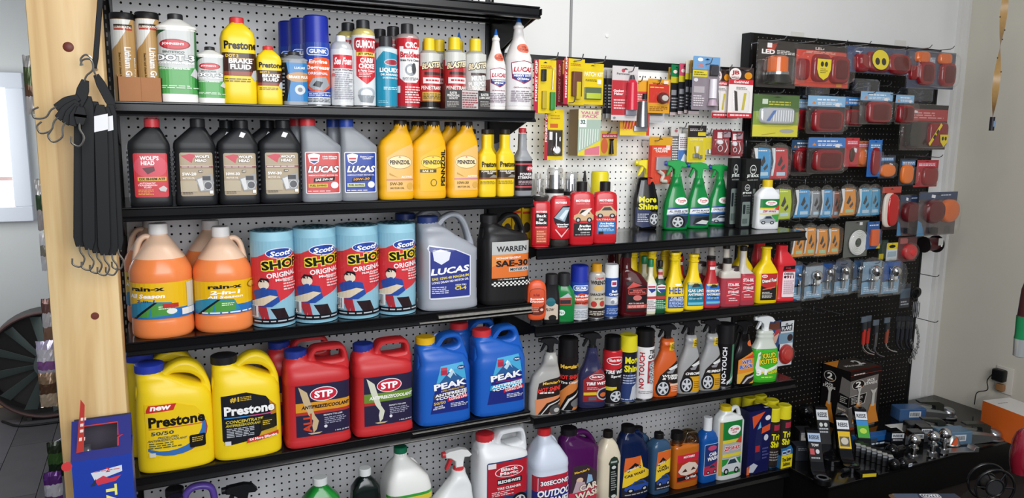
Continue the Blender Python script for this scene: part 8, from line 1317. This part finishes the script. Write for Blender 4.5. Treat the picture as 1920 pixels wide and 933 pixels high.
MB().prism([(-3, 0), (3, 0), (3, .9), (2.2, .9), (2, .3), (-3, .25)], -.9, .9, ZINC, bev=.04).build('plate', e, fix=True)
p = at(1782, 832, Z=ZD); e = empty('coupler_socket', (p[0], p[1], ZD), 'upturned zinc socket with an orange tag behind the right chrome ball', 'coupler', None, -.3)
MB().lathe([(0, 1.5), (.2, 1.6), (1.2, 1.3), (1.9, .8), (2.1, .01)], M('a0a4a2', .3, .85), n=24).build('socket', e); MB().prism([(-1.2, .6), (0, .6), (-.3, 2)], -1.75, -1.6, M('d8582c', .5)).build('orange_tag', e, angle=0)
p = at(1700, 800, Z=ZD); e = empty('paper_sheet', (p[0], p[1], ZD), 'white paper slip lying under the blue wrapped coupler', 'paper', None, -.2); MB().box(-3.4, 3.4, -1.8, 1.8, 0, .03, M('d8d8d4', .6)).build('sheet', e, angle=0)
p = at(1715, 828, Z=ZD); e = empty('draw_tube', (p[0], p[1], ZD), 'grey zinc draw tube lying behind the three chrome balls', 'hitch mount', None, -.15); MB().bbox(-6, 4, -.7, .7, 0, 1.4, M('7a7e80', .35, .7), .1).build('tube', e)
# orange box by the outlet, standing on a small ledge of the deck
p = at(1834, 808, Z=ZD)
e = empty('orange_box', (141.6, -17.2, ZD), 'orange carton with white top below the wall socket', 'box', None, -.16)
MB().bbox(0, 6.6, -9.5, 0, 0, 5.9, M('d0601c', .5), .04).build('carton', e); label(e, Flat((0, -9.5, 5.9), (1, 0, 0), (0, 1, 0)), 0, 0, 6.6, 9.5, [R_(0, 0, 1, 1, 'd8d4d0'), L_(.2, .76, .6, .8, 1, '5a5450')], name='top_print')
# outlet, plug, cord on the right wall
q = at(1884, 712, X=153)
e = empty('wall_outlet', (152.9, q[1], q[2]), 'white outlet plate on the right wall above the orange carton', 'socket')
MB().bbox(-.2, .05, -1.7, 1.7, -2.7, 2.7, M('c8c2b8', .4), .1).build('plate', e)
for dz in (-1.1, 1.1): MB().bbox(-.3, -.18, -.6, .6, dz - .6, dz + .6, M('b8ac98', .4), .1).build('receptacle', e)
e = empty('power_adapter', (152.4, q[1] + .3, q[2] + 1.0), 'black plug-in adapter in the right wall outlet with its thin cord', 'adapter')
MB().bbox(-1.6, -.1, -1.2, 1.2, -1.1, 1.3, M('141416', .35), .3).build('adapter', e)
MB().tube([(-1.2, 1.0, .3), (-1.4, 1.9, -1.5), (-1.0, 1.9, -3.5), (-1.5, 3.6, -4.6), (-1.4, 3.9, -7.2)], .1, M('17171a', .4), n=6, smooth=5).build('cord', e)
e = empty('plug', (152.5, q[1] + .1, q[2] - 1.3), 'small brown plug under the black adapter in the outlet', 'plug'); MB().bbox(-1.0, -.1, -.8, .8, -.8, .6, M('8c6440', .4), .2).build('plug_body', e)
# fly ribbon hanging from the ceiling
q = at(1888, -10, Y=-16); q2 = at(1860, 232, Y=-16)
e = empty('fly_ribbon', (q2[0], -16, q2[2]), 'twisted yellow-brown fly ribbon hanging at the upper right', 'fly paper'); H_ = 60 - q2[2]
V = []; F = []; n = 90; mb = MB(); rr = []
for i in range(n + 1):
    z = 1.2 + (H_ - 1.2) * i / n; a = i * .2 + .6; wv = .55
    V += [(wv * math.cos(a), wv * math.sin(a), z), (-wv * math.cos(a), -wv * math.sin(a), z)]
F = [(2 * i, 2 * i + 1, 2 * i + 3, 2 * i + 2) for i in range(n)]
mb.add(V, F, M('b8925a', .35, noise=.3, nscale=60)); mb.build('ribbon', e)
fl_ = MB()
for k in range(26):
    i = rnd.randrange(2, 60); v = V[i * 2 + rnd.randrange(2)]; fl_.sphere((v[0], v[1] - .05, v[2]), .12, M('1c1814', .6), 6)
fl_.build('flies', e)['kind'] = 'stuff'
MB().lathe([(-1.2, .42), (1.2, .42), (1.21, .01)], M('22242a', .4), n=16).build('cartridge', e); MB().box(-.3, .3, -.47, -.42, -.5, .5, M('7a9ab8', .5)).build('band', e, angle=0)
# ------------------------------------------------------------------ things at the right picture edge, nearer the camera
q = at(1918, 600, Y=-40); q1 = at(1918, 530, Y=-40); q2 = at(1918, 668, Y=-40); H_ = q1[2] - q2[2]
e = empty('hanging_bottle', (q[0] + .3, -40, q2[2]), 'dark and green bottle in clear wrap cut by the right picture edge', 'bottle')
MB().lathe([(0, .5), (.2, .9), (H_ * .25, 1.0), (H_ * .3, .95), (H_ * .55, 1.0), (H_ * .56, .9), (H_ * .9, .75), (H_, .5), (H_, .01)], M('1f7a4c', .15), n=24, mf=lambda k: M('d0d4d4', .1, .6) if k < 2 else (M('1f7a4c', .15) if k < 4 else M('3a1c1c', .3))).build('body', e)
MB().tube([(0, 0, H_), (0, 0, H_ + 60)], .05, M('8a8a8c', .3, .8), n=5).build('hanger_wire', e)
# ------------------------------------------------------------------ low table in front with floor mat pack, wire reel and pink bag
TZ = -61
bk = [at(u, v, Z=TZ)[:2] for u, v in ((1610, 936), (1800, 931), (1815, 918), (1960, 900))]
x0_, y0_ = bk[0]
tp = [(x0_ - 2, y0_ - 14), (bk[3][0] - 4, y0_ - 14)] + [tuple(q) for q in bk[::-1]]
tb = empty('low_table', (x0_, y0_, -75), 'dark low table at the bottom right corner of the picture', 'table')
V = [(x - x0_, y - y0_, z) for z in (TZ - 1 + 75, TZ + 75) for x, y in tp]; n = len(tp)
MB().add(V, [tuple(range(n))[::-1], tuple(range(n, 2 * n))] + [(i, (i + 1) % n, n + (i + 1) % n, n + i) for i in range(n)], M('0c0a09', .6)).build('table_top', tb, angle=0)
for x, y in ((0, -13), (4, -2), (tp[1][0] - x0_ - 1.5, -12.5), (bk[3][0] - x0_ - 2, bk[3][1] - y0_ - 1.5)): MB().bbox(x - .5, x + .5, y - .5, y + .5, 0, 13, M('0c0a09', .6), .1).build('leg', tb)
q = at(1725, 926, Z=TZ + .6)
e = empty('floor_mat_pack', (q[0], q[1] - 1.2, TZ + .02), 'blue-grey and tan packed floor mat at the bottom picture edge', 'package', None, -.42)
mb = MB().bbox(-4.6, 4.6, -5, 1.6, 0, .6, M('6a5a48', .5), .5); mb.build('mat', e)
label(e, Flat((-4.2, -4.6, .6), (1, 0, 0), (0, 1, 0)), 0, 0, 8.4, 5.8, [RR(0, 0, 1, 1, .08, '44546a', .12), P_([(.35, .78), (1, .78), (1, 1), (.4, 1)], '1f2c44'), RR(.42, .8, .72, .98, .03, 'e6e8ec'), RR(.43, .82, .71, .96, .03, '1f2c44'), T_('KRACO', .57, .89, .24, .11, 'f0f2f4', rot=180)], name='print')
q = at(1858, 908, Z=-58.4); e = empty('wire_reel', (q[0], q[1], TZ + .02), 'black ribbed plastic reel with open spokes at the bottom right', 'reel'); e.rotation_euler = (0, 0, -.5)
for y in (-.9, .9): MB().torus((0, y, 2.6), 2.4, .16, BLKG, n=36).build('rim', e)
for y in (-.9, .9): MB().torus((0, y, 2.6), 1.1, .14, BLKG, n=24).build('hub_ring', e)
for k in range(6):
    t = k * math.pi / 3; MB().tube([(1.1 * math.cos(t), -.9, 2.6 + 1.1 * math.sin(t)), (2.4 * math.cos(t), -.9, 2.6 + 2.4 * math.sin(t))], .1, BLKG, n=6).build('spoke', e)
MB().lathe([(-.9, 1.0), (.9, 1.0)], M('2a2a2c', .3), (0, 0, 2.6), 'Y', n=24).build('drum', e)
q = at(1914, 870, Y=-42); w_ = 1.4
e = empty('plush_bag', (q[0] + .2, -42, TZ + .02), 'crimson item in a clear bag cut by the lower right picture edge', 'bag')
z0 = 0; zt = at(1914, 806, Y=-42)[2] - TZ
R = [(0, 1.1), (1, 1.35), (zt * .4, 1.5), (zt * .7, 1.3), (zt * .9, .9), (zt, .3)]
MB().lathe(R, M('a81c38', .4), n=20).build('crimson_body', e); MB().lathe([(z, r_ + .18) for z, r_ in R], clear('e8d8e0', .1, .15), n=20, rib=.05).build('clear_bag', e)
# ================================================================== wood post and what hangs on it
def woodmat():
    m = bpy.data.materials.new('pine'); m.use_nodes = True; nt = m.node_tree; b = nt.nodes['Principled BSDF']
    t = nt.nodes.new('ShaderNodeTexCoord'); mp = nt.nodes.new('ShaderNodeMapping'); mp.inputs['Scale'].default_value = (9, 9, .55)
    n = nt.nodes.new('ShaderNodeTexNoise'); n.inputs['Scale'].default_value = 2.2; n.inputs['Detail'].default_value = 5; n.inputs['Distortion'].default_value = 1.2
    r = nt.nodes.new('ShaderNodeValToRGB'); e = r.color_ramp.elements
    e[0].position = .3; e[0].color = lin('bd9560'); e[1].position = .68; e[1].color = lin('dcc08e')
    k = r.color_ramp.elements.new(.5); k.color = lin('d2b07a')
    nt.links.new(t.outputs['Object'], mp.inputs[0]); nt.links.new(mp.outputs[0], n.inputs['Vector']); nt.links.new(n.outputs['Fac'], r.inputs[0]); nt.links.new(r.outputs[0], b.inputs['Base Color'])
    b.inputs['Roughness'].default_value = .5
    return m
PW = woodmat()
po = empty('wood_post', (-3.8, -23.2, -75), 'square knotty pine post at the left, floor to ceiling', 'post')
MB().bbox(-2.75, 2.65, -2.8, 2.7, 0, 135, PW, .12).build('timber', po)
for u, v, s in ((128, 88, 1), (178, 592, .8)):
    q = at(u, v, Y=-26); kx, kz = q[0] + 3.8, q[2] + 75
    MB().lathe([(0, .42 * s), (-.03, .38 * s), (-.04, .01)], M('6e2a18', .5, noise=.4, nscale=80), (kx, -2.8, kz), 'Y', n=16).build('knot', po)
# nail hooks in the post
hz = at(180, 128, Y=-27.5)
nl = MB().tube([(0, 1.4, 0), (0, 0, 0), (0, -.6, .25)], .1, ZINC, n=8).build('nail_hook', loc=(hz[0], -27.4, hz[2])); tag(nl, 'zinc nail hook holding the rubber straps high on the pine post', 'hook')
def strap(lb, u0, v0, u1, v1, Y, wpx, group=None, hooks=(1, 1), tagw=0, c='0c0d10'):
    a, b = at(u0, v0, Y=Y), at(u1, v1, Y=Y); e = empty('rubber_strap', (b[0], Y, b[2]), lb, 'tie-down strap', group)
    d = Vector((a[0] - b[0], 0, a[2] - b[2])); L = d.length; w = wpx * .052; ang = math.atan2(d.x, d.z)
    Rm = Matrix.Rotation(ang, 3, 'Y'); mb = MB()
    P0 = [(-w * .3, 0), (-w / 2, .8), (-w / 2, L - .8), (-w * .3, L), (w * .3, L), (w / 2, L - .8), (w / 2, .8), (w * .3, 0)]
    mb.prism(P0, -.13, .13, M(c, .6), bev=.04, R=Rm).build('rubber_band', e, fix=True)
    for k, on in enumerate(hooks):
        if on:
            z = 0 if k == 0 else L; s = -1 if k == 0 else 1
            pts = [(0, 0, z - s * .5), (0, -.1, z + s * .3), (.35, -.1, z + s * 1.0), (.05, -.1, z + s * 1.7), (-.5, -.1, z + s * 1.5), (-.55, -.1, z + s * 1.0)]
            MB().tube([Rm @ Vector(p) for p in pts], .085, M('a8a49c', .25, .9), n=6, smooth=4).build('end_hook', e)
    if tagw:
        V = [Rm @ Vector(v) for v in ((-w / 2 - .04, -.17, L - tagw - 1.0), (w / 2 + .04, -.17, L - tagw - .7), (w / 2 + .04, -.17, L - .7), (-w / 2 - .04, -.17, L - 1.0))]
        MB().add(V, [(0, 1, 2, 3)], M('dcdcde', .5)).build('paper_tag', e, angle=0)
    return e
ST = [(152, 185, 150, 462, -28.8, 19, 1, 1.2, 'long black rubber strap, leftmost of the hanging bunch'), (164, 180, 167, 468, -29.3, 18, 1, 0, 'long black rubber strap, second of the hanging bunch'), (176, 190, 182, 474, -28.9, 20, 1, 0, 'long black rubber strap, third of the hanging bunch'), (188, 196, 196, 478, -29.2, 19, 1, 1.3, 'long black rubber strap, fourth of the hanging bunch'), (198, 200, 211, 478, -28.6, 18, 1, 1.2, 'long black rubber strap, fifth of the hanging bunch'), (207, 196, 222, 468, -28.2, 17, 1, 0, 'long black rubber strap, rightmost of the hanging bunch')]
for u0, v0, u1, v1, Y, w, h, tg, lb in ST: strap(lb, u0, v0, u1, v1, Y, w, 'long rubber straps', (1, 0), tg)
strap('black rubber strap rising from the nail hook to above the picture', 191, -40, 178, 128, -28, 8, None, (0, 0))
strap('black rubber strap slanting down right from the nail hook', 180, 140, 214, 205, -27.9, 14, None, (0, 1))
strap('black rubber strap stub slanting down left from the nail hook', 160, 150, 148, 200, -29.6, 17, None, (0, 1))
for k, (u0, v0, u1, v1, hk, lb) in enumerate(((148, 182, 104, 202, 1, 'short rubber strap splayed furthest left with a long open hook'), (146, 190, 108, 222, 1, 'short rubber strap, second from left of the splayed ones'), (146, 196, 122, 232, 1, 'short rubber strap, third of the splayed ones'), (148, 200, 136, 236, 0, 'short rubber strap, fourth of the splayed ones'), (152, 200, 150, 234, 1, 'short rubber strap hanging nearly straight under the splayed ones'))):
    strap(lb, u0, v0, u1, v1, -29.9 - k * .25, 17, 'short splayed rubber straps', (hk, 0))
# ------------------------------------------------------------------ blue twin-can box in front of the post
X0, X1 = -5.35, -.8
st = empty('display_stand', (-3.1, -30.6, -75), 'narrow black stand under the blue box, below the picture', 'stand'); MB().bbox(-2, 2, -2, 2, 0, 24.8, BLK, .2).build('column', st)
bx = empty('twin_pack_box', (-3.1, -31.2, -50.15), 'bright blue carry box with red hinged flap in front of the pine post', 'box'); BL = M('1c3a9c', .4)
mb = MB().box(-2.25, 2.3, -.08, 0, 0, 7.9, BL).box(2.22, 2.3, 0, 4.6, 0, 7.9, BL).box(-2.25, 2.3, 4.5, 4.6, 0, 10, M('3f3a44', .5)).box(-2.25, 2.3, 0, 4.6, 0, .05, BL)
mb.build('panels', bx, angle=0)
fl2 = MB()
a0, a1 = Vector((0, -.05, 7.9)), Vector((0, 3.0, 10.4)); dv = (a1 - a0)
def fp(x, t): return (x, a0.y + dv.y * t, a0.z + dv.z * t)
for x0, x1, t0, t1 in ((-2.3, 2.3, 0, .22), (-2.3, 2.3, .86, 1), (-2.3, -1.5, .22, .86), (1.3, 2.3, .22, .86)): fl2.add([fp(x0, t0), fp(x1, t0), fp(x1, t1), fp(x0, t1)], [(0, 1, 2, 3)], M('2b2f78', .35))
fl2.build('sloped_top', bx, angle=0)
MB().tube([fp(-1.45, .3), fp(-1.45, .84), fp(1.25, .84), fp(1.25, .5), fp(1.6, .5), fp(1.25, .45), fp(1.25, .24)], .07, M('c83a3c', .4), n=6).build('red_edge', bx)
MB().add([(-1.9, .6, 8.4), (-1.3, .2, 8.6), (-1.0, .5, 12.6), (-1.3, .8, 13)], [(0, 1, 2, 3)], M('d0443a', .45)).build('red_flap', bx, angle=0)
label(bx, Flat((-1.75, .38, 8.9), (.28, 0, 0), (.12, .05, 1)), 0, 0, 2.0, 3.0, [R_(.1, .2, .9, .3, 'e8c8c0'), L_(.15, .4, .85, .9, 3, 'f0dcd4')], name='flap_print')
MB().lathe([(0, .4), (.1, .4), (.1, .01)], M('c83a3c', .4), (-2.6, -.1, 7.6), 'Y', n=16).build('red_tab', bx)
label(bx, Flat((-2.25, -.09, 0), (1, 0, 0), (0, 0, 1)), 0, 0, 4.55, 7.9, [P_([(.36, .75), (.82, .82), (.82, .89), (.3, .85)], 'd0d4dc'), P_([(.36, .76), (.5, .8), (.6, .76), (.8, .78), (.7, .72), (.4, .7)], 'c83a4c'), T_('2', .58, .86, .07, .05, 'c83038'), L_(.36, .845, .8, .865, 1, 'c86a74'), P_([(.28, .7), (.38, .78), (.36, .7)], '2a3446'), T_('TAKES', .62, .4, 1.0, .11, 'e6e07a', rot=-90, bold=.04)])
def wd(lb, x, y):
    e = empty('aerosol_can', (x, y, -50.05), lb, 'aerosol can'); MB().lathe([(0, 1.0), (6.2, 1.0), (6.3, .9), (6.9, .75), (7.0, .5), (7.05, .5), (7.3, .3), (7.7, .28), (7.7, .01)], M('2a3a7c', .3), n=24, mf=lambda k: M('2b2a2c', .3) if k == 0 else M('8a8c90', .25, .7)).build('body', e)
    s = Loft([(0, 1, 1, 2, 0, 0), (9, 1, 1, 2, 0, 0)]); label(e, s, -1.5, .5, 3, 5.6, [R_(0, 0, 1, .2, '24408c'), R_(0, .2, 1, 1, 'e0c81c'), T_('40', .3, .6, .5, .2, '1c1a14'), R_(0, .3, 1, .34, 'b82c2c')], 12)
wd('yellow and silver aerosol in the open left side of the blue box, front one', -4.4, -29.6); wd('yellow and silver aerosol in the blue box, rear one', -4.4, -27.5)
# ------------------------------------------------------------------ far left: drum fan, cord, snack bags on a rack
c = at(92, 684, Y=80); fr_ = 11.4
fn = empty('drum_fan', (c[0], 80, -75), 'round grey-green drum fan with radial blades standing on the far floor', 'fan'); cz = fr_ + .35
G1, G2 = M('3d3a38', .5), M('66706c', .5)
MB().lathe([(2, fr_ * .95), (-2.5, fr_ * .96), (-2.6, fr_), (3, fr_), (3.1, fr_ * .96), (3.1, .01)], G1, (0, 0, cz), 'Y', n=48, cap0=False).build('housing', fn)
MB().torus((0, -2.6, cz), fr_ * .98, .35, M('59403c', .5), n=48).build('rim', fn)
MB().lathe([(-3.2, 1.0), (-3.1, 2.4), (-.5, 2.6)], M('565e5c', .5), (0, 0, cz), 'Y', n=28).build('hub', fn); MB().lathe([(-3.6, .9), (-3.2, 1.3)], M('3a3a34', .5), (0, 0, cz), 'Y', n=20).build('cap', fn)
for k in range(12):
    t = math.radians(k * 30 + 8); R2 = Matrix.Rotation(-t, 3, 'Y'); mb = MB()
    V = [(2.2, -2.2, -.5), (2.2, -1.2, .6), (fr_ * .9, -2.5, -1.0), (fr_ * .9, -.6, 1.3)]; V = V + [(x, y + .15, z) for x, y, z in V]
    mb.add([R2 @ Vector(v) + Vector((0, 0, cz)) for v in V], [(0, 1, 3, 2), (4, 6, 7, 5), (0, 2, 6, 4), (1, 5, 7, 3), (2, 3, 7, 6), (0, 4, 5, 1)], G2).build('blade', fn, angle=0)
for k in (-1, 1): MB().bbox(k * 4 - .5, k * 4 + .5, -2.5, 3, 0, .9, G1, .1).build('foot', fn)
MB().tube([(-9, -1, .25), (-5, -5.5, .25), (3, -5.8, .25), (9, -4.5, .25)], .25, M('1b1b1d', .5), n=6, smooth=6).build('power_cord', fn)
def bag(lb, xl, xr, yt, yb, Y, cols, seed):
    a, b = at(xl, (yt + yb) / 2, Y=Y), at(xr, (yt + yb) / 2, Y=Y); zt, zb = at(xl, yt, Y=Y)[2], at(xl, yb, Y=Y)[2]; w, h = b[0] - a[0], zt - zb
    e = empty('snack_bag', ((a[0] + b[0]) / 2, Y, zb), lb, 'bag', 'bags on the rack behind the post'); r2 = random.Random(seed); N, K = 8, 10; V = []; F = []; mb = MB()
    for s in (-1, 1):
        V = []
        for j in range(K + 1):
            for i in range(N + 1):
                u, v = i / N, j / K; puff = math.sin(math.pi * u) ** .5 * math.sin(math.pi * v) ** .5
                V.append(((u - .5) * w + r2.uniform(-.06, .06) * w * .5, s * (.05 + puff * w * .22) + r2.uniform(-.1, .1) * w * .3, v * h + r2.uniform(-.02, .02) * h))
        for j in range(K):
            mb.add(V, [(j * (N + 1) + i, j * (N + 1) + i + 1, (j + 1) * (N + 1) + i + 1, (j + 1) * (N + 1) + i) for i in range(N)], M(cols[(j * len(cols)) // K], .22, .3))
    mb.build('foil', e, angle=0)
    MB().tube([(1.2, 0, zt + 75.1), (e.location.x / IN + 8.5, Y - 6, zt + 74.9)], .1, ZINC, n=6).build('arm', rk)
rk = empty('snack_rack', (-8.5, 6, -75), 'wire rack behind the pine post that carries the snack bags', 'rack'); MB().tube([(1.2, 0, 0), (1.2, 0, 80)], .3, ZINC, n=8).build('pole', rk)
MB().tube([(-1.4, .9, .3), (3.8, .9, .3)], .3, ZINC, n=8).build('foot', rk)
for i, (a, b, c_, d, cols, lb) in enumerate(((46, 66, 104, 214, ('cfc8c4', '6a4a34', '4c5a34', 'a8a4a0'), 'foil bag with green and brown picture, highest beside the post'), (68, 84, 336, 432, ('b8b0ac', '3a5234', 'c8c4c0'), 'slim green and silver foil bag at middle height beside the post'), (76, 92, 438, 508, ('d8d8dc', '8a8478', 'e0dfe0'), 'small silver foil bag below the green one'), (80, 100, 560, 648, ('8a6a58', 'c8c4c4', '6a4a44'), 'silver and brown foil bag above the large purple one'), (70, 104, 640, 716, ('b8b4c4', '8a5a94', 'd8d4dc', 'c0b8d0'), 'large silver and purple foil bag in front of the fan'), (74, 106, 700, 764, ('b8a48c', '5a4030', '8a7058'), 'brown snack bag lowest in front of the fan'), (90, 118, 830, 896, ('1c2c1c', '3a5a2c', '26301f'), 'dark green foil bag low behind the post'), (84, 118, 886, 960, ('6a3a84', 'c8c4cc', '5a2c74'), 'purple and silver foil bag at the bottom left picture edge'))):
    bag(lb, a, b, c_, d, 4.6 - i * .35, cols, i)
